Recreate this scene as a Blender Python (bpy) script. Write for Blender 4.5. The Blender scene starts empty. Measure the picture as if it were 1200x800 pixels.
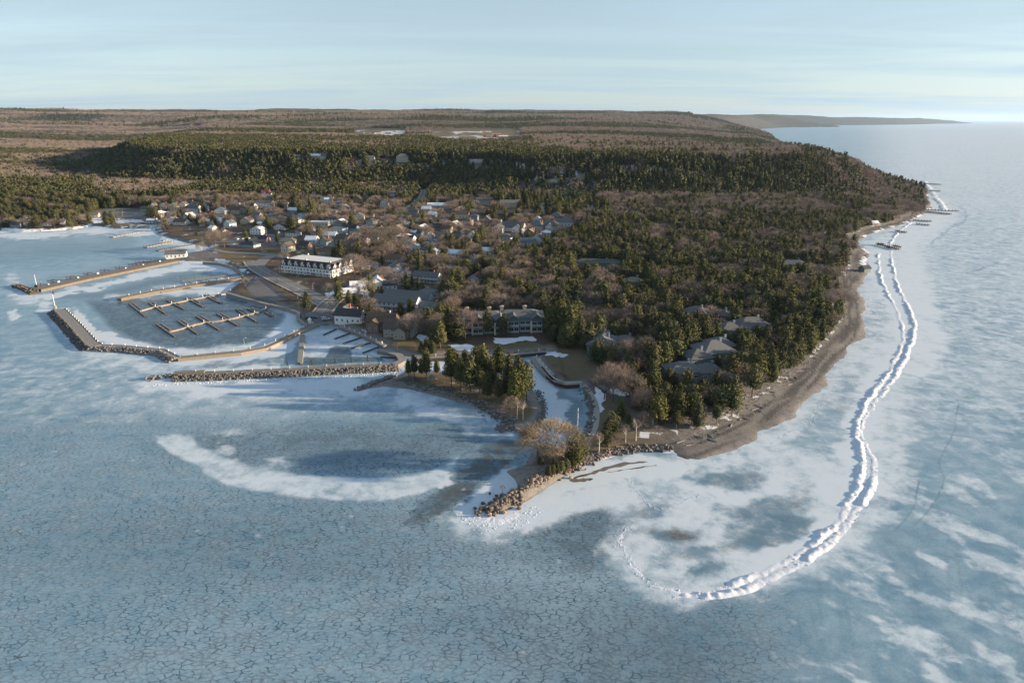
import bpy, bmesh, math, random, time
import numpy as np
T0 = time.time()
random.seed(7); RNG = np.random.default_rng(11)
R = math.radians
S = bpy.context.scene
COL = S.collection

# ------------------------------------------------------------------ camera
CAM_H, FPX = 120.0, 800.0                # focal length in pixels of a 1200 px wide frame
PITCH = math.atan(260.0 / 800.0)
cd = bpy.data.cameras.new('camera'); cam = bpy.data.objects.new('camera', cd); COL.objects.link(cam)
cam.location = (0, 0, CAM_H); cam.rotation_euler = (R(90) - PITCH, 0, 0)
cd.sensor_width = 36; cd.lens = 24; cd.clip_start = 1; cd.clip_end = 200000
S.camera = cam
S.view_settings.view_transform = 'Standard'; S.view_settings.look = 'None'
S.view_settings.gamma = 1; S.view_settings.exposure = 1.35
S.render.resolution_x, S.render.resolution_y = 1024, 682
try:
    S.cycles.max_bounces = 5; S.cycles.diffuse_bounces = 2; S.cycles.glossy_bounces = 2
    S.cycles.transparent_max_bounces = 4; S.cycles.volume_bounces = 1
except Exception: pass

# ------------------------------------------------------------------ light
SUN_EL, SUN_AZ = R(10.3), R(-2)         # azimuth measured from +X towards +Y
SKY_STRENGTH = 0.088
sdir = np.array([math.cos(SUN_EL)*math.cos(SUN_AZ), math.cos(SUN_EL)*math.sin(SUN_AZ), math.sin(SUN_EL)])
sl = bpy.data.lights.new('sun', 'SUN'); sl.energy = 4.7; sl.angle = R(0.6); sl.color = (1.0, 0.77, 0.53)
so = bpy.data.objects.new('sun', sl); COL.objects.link(so)
from mathutils import Vector, Matrix
so.rotation_euler = Vector(sdir).to_track_quat('Z', 'Y').to_euler()
W = bpy.data.worlds.new('World'); S.world = W; W.use_nodes = True
nt = W.node_tree; nt.nodes.clear()
def N(nt, typ, **kw):
    n = nt.nodes.new(typ)
    for k, v in kw.items():
        if k.startswith('i_'):
            key = k[2:]; key = int(key) if key.isdigit() else key.replace('_', ' ')
            n.inputs[key].default_value = v
        else: setattr(n, k, v)
    return n
out = N(nt, 'ShaderNodeOutputWorld'); bg = N(nt, 'ShaderNodeBackground'); bg.inputs[1].default_value = SKY_STRENGTH
sky = N(nt, 'ShaderNodeTexSky'); sky.sky_type = 'NISHITA'; sky.sun_disc = False
sky.sun_elevation = SUN_EL; sky.sun_rotation = R(90) - SUN_AZ
sky.air_density = 1.0; sky.dust_density = 0.6; sky.ozone_density = 1.5; sky.altitude = 300
hs = N(nt, 'ShaderNodeHueSaturation'); hs.inputs['Saturation'].default_value = .85
tn = N(nt, 'ShaderNodeMix', data_type='RGBA', blend_type='MULTIPLY'); tn.inputs[0].default_value = 1; tn.inputs[7].default_value = (.96, .98, 1.16, 1)
nt.links.new(sky.outputs[0], tn.inputs[6]); nt.links.new(tn.outputs[2], hs.inputs['Color'])
tc = N(nt, 'ShaderNodeTexCoord'); sep = N(nt, 'ShaderNodeSeparateXYZ'); nt.links.new(tc.outputs['Generated'], sep.inputs[0])
zc = N(nt, 'ShaderNodeMath', operation='MAXIMUM'); nt.links.new(sep.outputs['Z'], zc.inputs[0]); zc.inputs[1].default_value = 0.0
za = N(nt, 'ShaderNodeMath', operation='ADD'); nt.links.new(zc.outputs[0], za.inputs[0]); za.inputs[1].default_value = 0.06
dx = N(nt, 'ShaderNodeMath', operation='DIVIDE'); nt.links.new(sep.outputs['X'], dx.inputs[0]); nt.links.new(za.outputs[0], dx.inputs[1])
dy = N(nt, 'ShaderNodeMath', operation='DIVIDE'); nt.links.new(sep.outputs['Y'], dy.inputs[0]); nt.links.new(za.outputs[0], dy.inputs[1])
cb = N(nt, 'ShaderNodeCombineXYZ'); nt.links.new(dx.outputs[0], cb.inputs[0]); nt.links.new(dy.outputs[0], cb.inputs[1])
mp = N(nt, 'ShaderNodeMapping'); mp.inputs['Rotation'].default_value = (0, 0, R(12)); mp.inputs['Scale'].default_value = (0.14, 0.44, 1)
nt.links.new(cb.outputs[0], mp.inputs[0])
cn = N(nt, 'ShaderNodeTexNoise'); cn.inputs['Scale'].default_value = 1.4; cn.inputs['Detail'].default_value = 7; cn.inputs['Roughness'].default_value = .62
cn.inputs['Distortion'].default_value = .5
nt.links.new(mp.outputs[0], cn.inputs['Vector'])
cr = N(nt, 'ShaderNodeMapRange'); cr.inputs['From Min'].default_value = .42; cr.inputs['From Max'].default_value = .62
cr.inputs['To Min'].default_value = 0.62; cr.inputs['To Max'].default_value = 1.0
nt.links.new(cn.outputs[0], cr.inputs[0])
bw = N(nt, 'ShaderNodeRGBToBW'); nt.links.new(sky.outputs[0], bw.inputs[0])
# thin high veil: its brightness follows the sky a little and is otherwise even
va = N(nt, 'ShaderNodeMath', operation='MULTIPLY_ADD'); nt.links.new(bw.outputs[0], va.inputs[0]); va.inputs[1].default_value = .25; va.inputs[2].default_value = 1.70
vm = N(nt, 'ShaderNodeMix', data_type='RGBA', blend_type='MULTIPLY'); vm.inputs[0].default_value = 1
nt.links.new(va.outputs[0], vm.inputs[6]); vm.inputs[7].default_value = (.86, 1.13, 1.27, 1)
fe = N(nt, 'ShaderNodeMapRange'); fe.inputs['From Min'].default_value = .02; fe.inputs['From Max'].default_value = .5; fe.inputs['To Min'].default_value = 1.0; fe.inputs['To Max'].default_value = .55
nt.links.new(sep.outputs['Z'], fe.inputs[0])
fm = N(nt, 'ShaderNodeMath', operation='MULTIPLY'); nt.links.new(cr.outputs[0], fm.inputs[0]); nt.links.new(fe.outputs[0], fm.inputs[1])
mx = N(nt, 'ShaderNodeMix', data_type='RGBA')
nt.links.new(fm.outputs[0], mx.inputs[0]); nt.links.new(hs.outputs[0], mx.inputs[6]); nt.links.new(vm.outputs[2], mx.inputs[7])
nt.links.new(mx.outputs[2], bg.inputs[0]); nt.links.new(bg.outputs[0], out.inputs[0])

# ------------------------------------------------------------------ projection helpers
CP, SP = math.cos(PITCH), math.sin(PITCH)
def proj(X, Y, Z):
    dz = Z - CAM_H
    zc_ = Y*CP - dz*SP; zc_ = np.where(zc_ < 1, 1, zc_)
    return 600 + FPX*X/zc_, 400 - FPX*(Y*SP + dz*CP)/zc_
def ray(u, v):
    a, b = (u-600)/FPX, (400-v)/FPX
    return np.array([a, CP + b*SP, -SP + b*CP])
def P0(u, v, z=0.0):
    d = ray(u, v); t = (z-CAM_H)/d[2]
    return (d[0]*t, d[1]*t)
def W0(pts, z=0.0): return [P0(u, v, z) for u, v in pts]

# ------------------------------------------------------------------ noise
def _h(ix, iy, s):
    n = (ix.astype(np.int64)*374761393 + iy.astype(np.int64)*668265263 + s*1442695041) & 0x7fffffff
    n = (n ^ (n >> 13)) * 1274126177 & 0x7fffffff
    return ((n ^ (n >> 16)) & 0xffff)/65535.0
def vnoise(x, y, s=0):
    ix, iy = np.floor(x), np.floor(y); fx, fy = x-ix, y-iy
    fx = fx*fx*(3-2*fx); fy = fy*fy*(3-2*fy)
    a, b = _h(ix, iy, s), _h(ix+1, iy, s); c, d = _h(ix, iy+1, s), _h(ix+1, iy+1, s)
    return (a*(1-fx)+b*fx)*(1-fy) + (c*(1-fx)+d*fx)*fy
def fbm(x, y, o=4, s=0):
    x = np.asarray(x, float); y = np.asarray(y, float)
    r = 0; a = .5; t = 0
    for i in range(o):
        r = r + a*vnoise(x*2**i+i*17.3, y*2**i-i*9.1, s+i); t += a; a *= .5
    return r/t
def sst(a, b, x):
    t = np.clip((x-a)/(b-a), 0, 1); return t*t*(3-2*t)
def segdist(x, y, pts, closed=False):
    d = np.full(np.shape(x), 1e18); n = len(pts)
    for i in range(n if closed else n-1):
        (ax, ay), (bx, by) = pts[i], pts[(i+1) % n]
        ex, ey = bx-ax, by-ay; L = ex*ex+ey*ey+1e-9
        t = np.clip(((x-ax)*ex+(y-ay)*ey)/L, 0, 1)
        d = np.minimum(d, (x-ax-t*ex)**2+(y-ay-t*ey)**2)
    return np.sqrt(d)
def inside(x, y, pts):
    r = np.zeros(np.shape(x), bool); n = len(pts)
    for i in range(n):
        (ax, ay), (bx, by) = pts[i], pts[(i+1) % n]
        if ay == by: continue
        r ^= ((ay > y) != (by > y)) & (x < (bx-ax)*(y-ay)/(by-ay)+ax)
    return r
def sdf(x, y, pts):
    d = segdist(x, y, pts, True); return np.where(inside(x, y, pts), d, -d)
def pmask(u, v, pts, soft=3):             # soft polygon mask with bounding box culling
    a = np.array(pts); lo, hi = a.min(0)-soft-1, a.max(0)+soft+1
    m = (u > lo[0]) & (u < hi[0]) & (v > lo[1]) & (v < hi[1])
    r = np.zeros(u.shape)
    if m.any(): r[m] = sst(-soft, soft, sdf(u[m], v[m], pts))
    return r
def smask(u, v, pts, w, soft=3):          # soft stroke mask
    a = np.array(pts); k = w+soft+1; lo, hi = a.min(0)-k, a.max(0)+k
    m = (u > lo[0]) & (u < hi[0]) & (v > lo[1]) & (v < hi[1])
    r = np.zeros(u.shape)
    if m.any(): r[m] = 1-sst(w-soft, w+soft, segdist(u[m], v[m], pts))
    return r
def emask(u, v, cx, cy, rx, ry, soft=.3):
    return 1-sst(1-soft, 1+soft, np.sqrt(((u-cx)/rx)**2+((v-cy)/ry)**2))

# ------------------------------------------------------------------ the lie of the land
COAST_PX = [(-160,268),(-60,271),(0,270),(25,272),(60,271),(85,269),(110,264),(135,268),(165,267),(180,268),(188,275),(200,279),
 (215,283),(232,287),(250,290),(244,294),(225,297),(205,300),(198,305),(222,306),(240,306),(255,307),(268,311),(279,317),(285,322),(283,327),
 (281,331),(272,338),(266,344),(290,351),(315,357),(335,361),(350,366),(349,373),(358,381),(372,381),(400,382),(420,389),
 (452,404),(449,409),(466,414),(470,417),(485,418),(520,417),(560,416),(600,415),(640,411),(648,414),(628,418),(636,431),(648,446),(662,451),(681,449),
 (688,462),(692,480),(691,500),(682,517),(672,530),(655,524),(640,518),(626,524),(616,545),(593,552),(604,562),(608,572),
 (590,585),(566,599),(590,600),(619,586),(641,571),(680,548),(700,540),(740,531),(765,533),(788,538),(808,542),(830,537),(856,526),(882,513),(906,500),(940,474),(962,452),(985,424),
 (1008,396),(1015,380),(1014,360),(1007,338),(1012,326),(1018,318),(1014,308),(1022,296),(1006,287),(1008,280),(1030,271),(1060,263),
 (1080,253),(1091,245),(1091,238),(1088,226)]
COAST = W0(COAST_PX) + [(780,1420),(860,1750),(985,2200),(1160,2900),(1500,4000),(2150,6000),(2950,8800),(4300,11200),(5500,11900),(5560,12150),(4600,12500),(4300,13600),
  (5600,14800),(7400,15600),(9500,17200),(12300,20600),(14700,22800),(14600,24000),(12000,27000),(20500,38000),(20000,41000),(15000,60000),(-70000,60000),(-70000,1400),(-2200,1000)]
PENIN_PX = [(418,456),(440,448),(465,441),(478,434),(520,436),(570,436),(610,440),(622,452),(632,470),(640,486),(632,500),(612,506),(594,502),(590,494),
 (560,478),(520,466),(480,456),(450,453)]
PENIN = W0(PENIN_PX)
CREST = [(-2600,6000),(-1500,3600),(-1180,2400),(-900,1700),(-640,1340),(-430,1270),(-200,1255),(-40,1235),(40,1130),(230,1085),(430,1120),
  (580,1180),(650,1290),(690,1500),(760,1900),(930,2600),(1200,3600),(1800,5500),(2200,7500),(2600,60000),(-60000,60000),(-60000,12000)]
def hz(x, y, full=True):
    x = np.asarray(x, float); y = np.asarray(y, float)
    sc = sdf(x, y, COAST); sp = sdf(x, y, PENIN)
    r = np.hypot(x, y)
    sc = sc + ((fbm(x/30, y/30, 2, 44)-.5)*9+(fbm(x/5, y/5, 2, 46)-.5)*3)*sst(25, 60, x)*(y < 1300)
    L = np.where(x > 25, 13, 2.5)
    inl = 1-np.exp(-np.maximum(sc, 0)/L)
    z = 2.2*inl
    z = z + 1.0*sst(10, 60, sc)*sst(30, 90, x)
    z = z + 7*sst(560, 1050, y)*sst(5, 160, sc) + 4*sst(400, 900, y)*sst(20, 160, sc)
    cr = sdf(x, y, CREST)
    wob = (fbm(x/90, y/90, 3, 5)-.5)*60
    cw = cr+wob
    ck = .05+.30*sst(.52, .66, fbm(x/70+9, y/70, 3, 15))
    cw = cw*np.where(r > 2600, np.interp(r, [2600, 3600], [1, .3]), 1)
    S_ = (1-ck)*sst(-125, 12, cw)+ck*sst(-16, -7, cw)
    z = z + 42*S_*sst(0, 190, sc)
    wl = sst(-1200, -2200, x)*0 + 1
    roll = (fbm(x/700+3, y/420+8, 4, 21)-.42)*sst(1300, 3500, r)
    z = z + roll*42*sst(60, 500, sc)*wl
    th = x/np.maximum(y, 1)
    rampH = np.interp(th, [-3, 0, .18, .34, .36, .475, .594, .63, .7], [152, 152, 140, 145, 160, 112, 78, 60, 30])
    z = z*(1-.5*sst(1500, 2200, y)*(1-sst(60, 900, sc))*(sc > 0))
    z = z + 48*(fbm(x/1500+1.7, y/520+5, 3, 121)-.5)*2*sst(2200, 4200, r)*sst(100, 900, sc)
    z = z + rampH*sst(2600, 12500, r)*sst(0, 700, sc) + 22*sst(3800, 5200, r)*sst(0, 900, sc)*np.where(th < .25, 1, .4)
    z = np.where(sc > 0, z, np.maximum(sc*.45, -1.6))
    zp = np.where(sp > 0, 1.7*(1-np.exp(-np.maximum(sp, 0)/5)), np.maximum(sp*.4, -1.6))
    return np.where(y < 500, np.maximum(z, zp), z)
def at(u, v, dz=0):
    d = ray(u, v); t = np.geomspace(60, 60000, 1400)
    X, Y, Z = d[0]*t, d[1]*t, CAM_H+d[2]*t
    h = np.maximum(hz(X, Y), 0)+dz; k = np.argmax(Z < h)
    if not (Z < h).any(): k = len(t)-1
    for _ in range(2):
        lo, hi = t[max(k-1, 0)], t[k]; t = np.linspace(lo, hi, 30)
        X, Y, Z = d[0]*t, d[1]*t, CAM_H+d[2]*t
        h = np.maximum(hz(X, Y), 0)+dz; k = np.argmax(Z < h)
        if k == 0: k = len(t)-1
    return Vector((float(X[k]), float(Y[k]), float(h[k])))
def mpp(p): return (p[1]*CP - (p[2]-CAM_H)*SP)/FPX         # metres per photo pixel at p

# ------------------------------------------------------------------ object helpers
def props(o, label=None, cat=None, group=None, kind=None):
    if label: o['label'] = label
    if cat: o['category'] = cat
    if group: o['group'] = group
    if kind: o['kind'] = kind
    return o
def thing(name, loc, rz=0, label=None, cat=None, group=None):
    o = bpy.data.objects.new(name, None); COL.objects.link(o); o.empty_display_size = .5
    o.location = loc; o.rotation_euler = (0, 0, rz); return props(o, label, cat, group)
def link(name, me, parent=None, loc=None, rz=0, scale=None):
    o = bpy.data.objects.new(name, me); COL.objects.link(o)
    if parent is not None: o.parent = parent
    if loc is not None: o.location = loc
    if rz: o.rotation_euler = (0, 0, rz)
    if scale is not None: o.scale = scale
    return o
class MB:                                   # mesh builder: collects faces with material slots
    def __init__(s): s.v = []; s.f = []; s.m = []
    def quad(s, a, b, c, d, m=0): s.face([a, b, c, d], m)
    def face(s, ps, m=0):
        n = len(s.v); s.v += [tuple(p) for p in ps]; s.f.append(tuple(range(n, n+len(ps)))); s.m.append(m)
    def box(s, x0, x1, y0, y1, z0, z1, m=0, bottom=True):
        n = len(s.v); s.v += [(x0,y0,z0),(x1,y0,z0),(x1,y1,z0),(x0,y1,z0),(x0,y0,z1),(x1,y0,z1),(x1,y1,z1),(x0,y1,z1)]
        fs = [(4,5,6,7),(0,1,5,4),(1,2,6,5),(2,3,7,6),(3,0,4,7)]
        if bottom: fs.append((3,2,1,0))
        s.f += [tuple(n+i for i in f) for f in fs]; s.m += [m]*len(fs)
    def prism(s, pts, z0, z1, m=0, top=None):
        n = len(pts)
        for i in range(n):
            a, b = pts[i], pts[(i+1) % n]; s.face([(a[0],a[1],z0),(b[0],b[1],z0),(b[0],b[1],z1),(a[0],a[1],z1)], m)
        s.face([(p[0],p[1],z1) for p in pts], m if top is None else top)
    def tube(s, p, q, r0, r1, n=6, m=0, cap=True):
        p, q = Vector(p), Vector(q); d = (q-p)
        if d.length < 1e-6: return
        d.normalize(); u = d.orthogonal().normalized(); w = d.cross(u); k = len(s.v)
        for i in range(n):
            a = 2*math.pi*i/n; e = u*math.cos(a)+w*math.sin(a)
            s.v.append(tuple(p+e*r0)); s.v.append(tuple(q+e*r1))
        for i in range(n):
            j = (i+1) % n; s.f.append((k+2*i, k+2*j, k+2*j+1, k+2*i+1)); s.m.append(m)
        if cap: s.f.append(tuple(k+2*i+1 for i in range(n))); s.m.append(m)
    def mesh(s, name, mats, smooth=False):
        me = bpy.data.meshes.new(name); me.from_pydata(s.v, [], s.f)
        for m in (mats if isinstance(mats, (list, tuple)) else [mats]): me.materials.append(m)
        me.polygons.foreach_set('material_index', s.m)
        if smooth: me.polygons.foreach_set('use_smooth', [True]*len(s.f))
        me.update(); return me
    def obj(s, name, mats, parent=None, **kw): return link(name, s.mesh(name, mats), parent, **kw)
def npmesh(name, V, F, mats, smooth=False, mi=None):
    me = bpy.data.meshes.new(name); nv, nf, k = len(V), len(F), F.shape[1]
    me.vertices.add(nv); me.vertices.foreach_set('co', np.asarray(V, np.float32).ravel())
    me.loops.add(nf*k); me.loops.foreach_set('vertex_index', F.astype(np.int32).ravel())
    me.polygons.add(nf); me.polygons.foreach_set('loop_start', np.arange(0, nf*k, k, dtype=np.int32))
    me.polygons.foreach_set('loop_total', np.full(nf, k, np.int32))
    for m in (mats if isinstance(mats, (list, tuple)) else [mats]): me.materials.append(m)
    if mi is not None: me.polygons.foreach_set('material_index', np.asarray(mi, np.int32))
    if smooth: me.polygons.foreach_set('use_smooth', np.ones(nf, bool))
    me.update(calc_edges=True); me.validate(); return me
def fattr(me, name, a):
    at_ = me.attributes.new(name, 'FLOAT', 'POINT'); at_.data.foreach_set('value', np.asarray(a, np.float32))

# ------------------------------------------------------------------ materials
MATS = {}
def newmat(name):
    m = bpy.data.materials.new(name); m.use_nodes = True; t = m.node_tree
    b = t.nodes['Principled BSDF']; MATS[name] = m; return m, t, b
def mixc(t, fac, a, b, blend='MIX'):
    n = N(t, 'ShaderNodeMix', data_type='RGBA', blend_type=blend)
    for i, x in ((0, fac), (6, a), (7, b)):
        if isinstance(x, bpy.types.NodeSocket): t.links.new(x, n.inputs[i])
        elif i == 0: n.inputs[0].default_value = x
        else: n.inputs[i].default_value = (*x, 1) if len(x) == 3 else x
    return n.outputs[2]
def mth(t, op, a, b=0.0, c=None, clamp=False):
    n = N(t, 'ShaderNodeMath', operation=op, use_clamp=clamp)
    for i, x in enumerate((a, b, c)):
        if x is None: continue
        if isinstance(x, bpy.types.NodeSocket): t.links.new(x, n.inputs[i])
        else: n.inputs[i].default_value = x
    return n.outputs[0]
def ramp(t, x, a, b, lo=0.0, hi=1.0, smooth=True):
    n = N(t, 'ShaderNodeMapRange'); n.interpolation_type = 'SMOOTHSTEP' if smooth else 'LINEAR'
    t.links.new(x, n.inputs[0]); n.inputs[1].default_value = a; n.inputs[2].default_value = b
    n.inputs[3].default_value = lo; n.inputs[4].default_value = hi; return n.outputs[0]
def pos(t, scale=(1,1,1), rot=0, obj=False):
    g = N(t, 'ShaderNodeTexCoord').outputs['Object'] if obj else N(t, 'ShaderNodeNewGeometry').outputs['Position']
    m = N(t, 'ShaderNodeMapping'); m.inputs['Scale'].default_value = scale; m.inputs['Rotation'].default_value = (0,0,rot)
    t.links.new(g, m.inputs[0]); return m.outputs[0]
def noise(t, vec, sc, det=4, rough=.55, dist=0.0, col=False):
    n = N(t, 'ShaderNodeTexNoise'); n.inputs['Scale'].default_value = sc; n.inputs['Detail'].default_value = det
    n.inputs['Roughness'].default_value = rough; n.inputs['Distortion'].default_value = dist
    t.links.new(vec, n.inputs['Vector']); return n.outputs[1 if col else 0]
def attr(t, name):
    n = N(t, 'ShaderNodeAttribute'); n.attribute_name = name; return n.outputs['Fac']
def bump(t, b, h, strength=.4, dist=.1):
    n = N(t, 'ShaderNodeBump'); n.inputs['Strength'].default_value = strength; n.inputs['Distance'].default_value = dist
    t.links.new(h, n.inputs['Height']); t.links.new(n.outputs[0], b.inputs['Normal'])
def simple(name, col, rough=.8, var=.25, sc=1.5, spec=.3, metal=0, obj=True, rnd=0.0):
    m, t, b = newmat(name)
    n = noise(t, pos(t, obj=obj), sc, 5, .6)
    c = mixc(t, n, tuple(c*(1-var) for c in col), tuple(min(1, c*(1+var)) for c in col))
    if rnd:
        oi = N(t, 'ShaderNodeObjectInfo'); f = ramp(t, oi.outputs['Random'], 0, 1, 1-rnd, 1+rnd, False)
        c = mixc(t, 1.0, c, (1,1,1), 'MULTIPLY'); hv = N(t, 'ShaderNodeHueSaturation'); t.links.new(c, hv.inputs['Color']); t.links.new(f, hv.inputs['Value']); c = hv.outputs[0]
    t.links.new(c, b.inputs['Base Color']); b.inputs['Roughness'].default_value = rough
    b.inputs['Specular IOR Level'].default_value = spec; b.inputs['Metallic'].default_value = metal
    return m
# ------------------------------------------------------------------ lake ice material
def ice_material():
    m, t, b = newmat('lake_ice')
    snow, dark, crack, dirt, warm = (attr(t, k) for k in ('snow', 'dark', 'crack', 'dirt', 'snowhard'))
    p = pos(t)
    # warped coordinates for the crack network
    wc = noise(t, p, .10, 2, .4, col=True)
    wv = N(t, 'ShaderNodeVectorMath', operation='SCALE'); wv.inputs['Scale'].default_value = 3.2; t.links.new(wc, wv.inputs[0])
    ad = N(t, 'ShaderNodeVectorMath', operation='ADD'); t.links.new(p, ad.inputs[0]); t.links.new(wv.outputs[0], ad.inputs[1])
    mpn = N(t, 'ShaderNodeMapping'); mpn.inputs['Scale'].default_value = (.62, 1.15, 0); mpn.inputs['Rotation'].default_value = (0,0,R(-12))
    w2 = noise(t, p, .8, 3, .6, col=True); s2 = N(t, 'ShaderNodeVectorMath', operation='SCALE'); s2.inputs['Scale'].default_value = 1.3; t.links.new(w2, s2.inputs[0])
    a2 = N(t, 'ShaderNodeVectorMath', operation='ADD'); t.links.new(ad.outputs[0], a2.inputs[0]); t.links.new(s2.outputs[0], a2.inputs[1])
    t.links.new(a2.outputs[0], mpn.inputs[0])
    def vor(feature, sc):
        v = N(t, 'ShaderNodeTexVoronoi', feature=feature, voronoi_dimensions='2D'); v.inputs['Scale'].default_value = sc
        v.inputs['Randomness'].default_value = 1.0; t.links.new(mpn.outputs[0], v.inputs['Vector']); return v
    v1 = vor('DISTANCE_TO_EDGE', .72); v1c = vor('F1', .72); v2 = vor('DISTANCE_TO_EDGE', 1.5); v3 = vor('DISTANCE_TO_EDGE', .045)
    brk = noise(t, p, .35, 4, .65); big = noise(t, p, .035, 4, .6); mid = noise(t, p, .12, 5, .62, .4); fine = noise(t, p, 1.6, 4, .7)
    huge = noise(t, p, .009, 4, .55, .3)
    streak = noise(t, pos(t, (.02, .16, 1), R(20)), 1.0, 5, .6, .5)
    l1 = mth(t, 'MULTIPLY', ramp(t, v1.outputs['Distance'], .17, .01), ramp(t, brk, .34, .62))
    l1b = mth(t, 'MULTIPLY', ramp(t, v1.outputs['Distance'], .42, .0), ramp(t, mid, .46, .62, 0, .55))
    l2 = mth(t, 'MULTIPLY', ramp(t, v2.outputs['Distance'], .16, .0), ramp(t, mid, .40, .65, 0, .6))
    l3 = mth(t, 'MULTIPLY', ramp(t, v3.outputs['Distance'], .012, .0), ramp(t, mid, .42, .58, 0, .6))
    lines = mth(t, 'MAXIMUM', mth(t, 'MAXIMUM', l1, l1b), mth(t, 'MAXIMUM', l2, l3))
    lines = mth(t, 'MULTIPLY', lines, mth(t, 'MULTIPLY', crack, ramp(t, mth(t, 'ADD', mth(t, 'MULTIPLY', big, .6), mth(t, 'MULTIPLY', huge, .4)), .36, .56, .62, 1.0)))
    # base: grey-blue ice
    base = mixc(t, ramp(t, mid, .3, .7), (.138,.262,.350), (.275,.405,.485))
    base = mixc(t, mth(t, 'MULTIPLY', ramp(t, huge, .4, .65), .55), base, (.34,.455,.53))
    cellv = N(t, 'ShaderNodeSeparateColor'); t.links.new(v1c.outputs['Color'], cellv.inputs[0])
    base = mixc(t, mth(t, 'MULTIPLY', mth(t, 'MULTIPLY', ramp(t, cellv.outputs[0], .2, 1), crack), .34), base, (.33,.44,.52))
    base = mixc(t, mth(t, 'MULTIPLY', ramp(t, streak, .45, .75), .35), base, (.35,.44,.51))
    base = mixc(t, mth(t, 'MULTIPLY', ramp(t, fine, .42, .66), .30), base, (.11,.17,.215))
    da = mth(t, 'MULTIPLY', dark, ramp(t, mth(t, 'ADD', mth(t, 'MULTIPLY', brk, .5), mth(t, 'MULTIPLY', mid, .5)), .30, .60, .55, 1.0))
    base = mixc(t, mth(t, 'MULTIPLY', da, .93), base, (.030,.055,.078))
    base = mixc(t, mth(t, 'MULTIPLY', lines, .95), base, (.034,.064,.082))
    dd = mth(t, 'MULTIPLY', dirt, ramp(t, mid, .46, .62))
    base = mixc(t, dd, base, (.10,.105,.095))
    # thin and thick snow
    sn = mth(t, 'ADD', snow, mth(t, 'MULTIPLY', mth(t, 'SUBTRACT', mth(t, 'ADD', mth(t, 'MULTIPLY', mid, .42), mth(t, 'ADD', mth(t, 'ADD', mth(t, 'MULTIPLY', big, .13), mth(t, 'MULTIPLY', brk, .25)), mth(t, 'MULTIPLY', fine, .20))), .5), 2.3))
    sf = mth(t, 'MULTIPLY', ramp(t, sn, .16, .74), ramp(t, snow, .0, .22))
    base = mixc(t, mth(t, 'MULTIPLY', sf, .90), base, (.60,.675,.73))
    # small frost blooms
    v4 = N(t, 'ShaderNodeTexVoronoi', voronoi_dimensions='2D'); v4.inputs['Scale'].default_value = .085; t.links.new(ad.outputs[0], v4.inputs['Vector'])
    bl = mth(t, 'MULTIPLY', mth(t, 'MULTIPLY', ramp(t, mth(t, 'ADD', v4.outputs['Distance'], mth(t, 'MULTIPLY', fine, .12)), .20, .06), ramp(t, big, .5, .6)), ramp(t, brk, .40, .6, 0, .5))
    base = mixc(t, bl, base, (.55,.62,.66))
    t.links.new(base, b.inputs['Base Color'])
    rr = mth(t, 'ADD', .30, mth(t, 'MULTIPLY', sf, .45)); rr2 = mth(t, 'ADD', rr, mth(t, 'MULTIPLY', mid, .15))
    t.links.new(mth(t, 'SUBTRACT', rr2, mth(t, 'MULTIPLY', dark, .12)), b.inputs['Roughness'])
    b.inputs['Specular IOR Level'].default_value = .13
    hh = mth(t, 'MULTIPLY', fine, .35)
    hh = mth(t, 'ADD', hh, mth(t, 'MULTIPLY', sn, .8))
    bump(t, b, hh, .55, .10)
    return m
def snow_material(name='snow', a=(.80,.84,.88), c=(.66,.73,.80)):
    m, t, b = newmat(name); p = pos(t)
    n = noise(t, p, .5, 6, .65); t.links.new(mixc(t, ramp(t, n, .3, .7), c, a), b.inputs['Base Color'])
    b.inputs['Roughness'].default_value = .75; b.inputs['Specular IOR Level'].default_value = .3
    bump(t, b, noise(t, p, 1.4, 5, .7), .5, .25); return m
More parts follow.
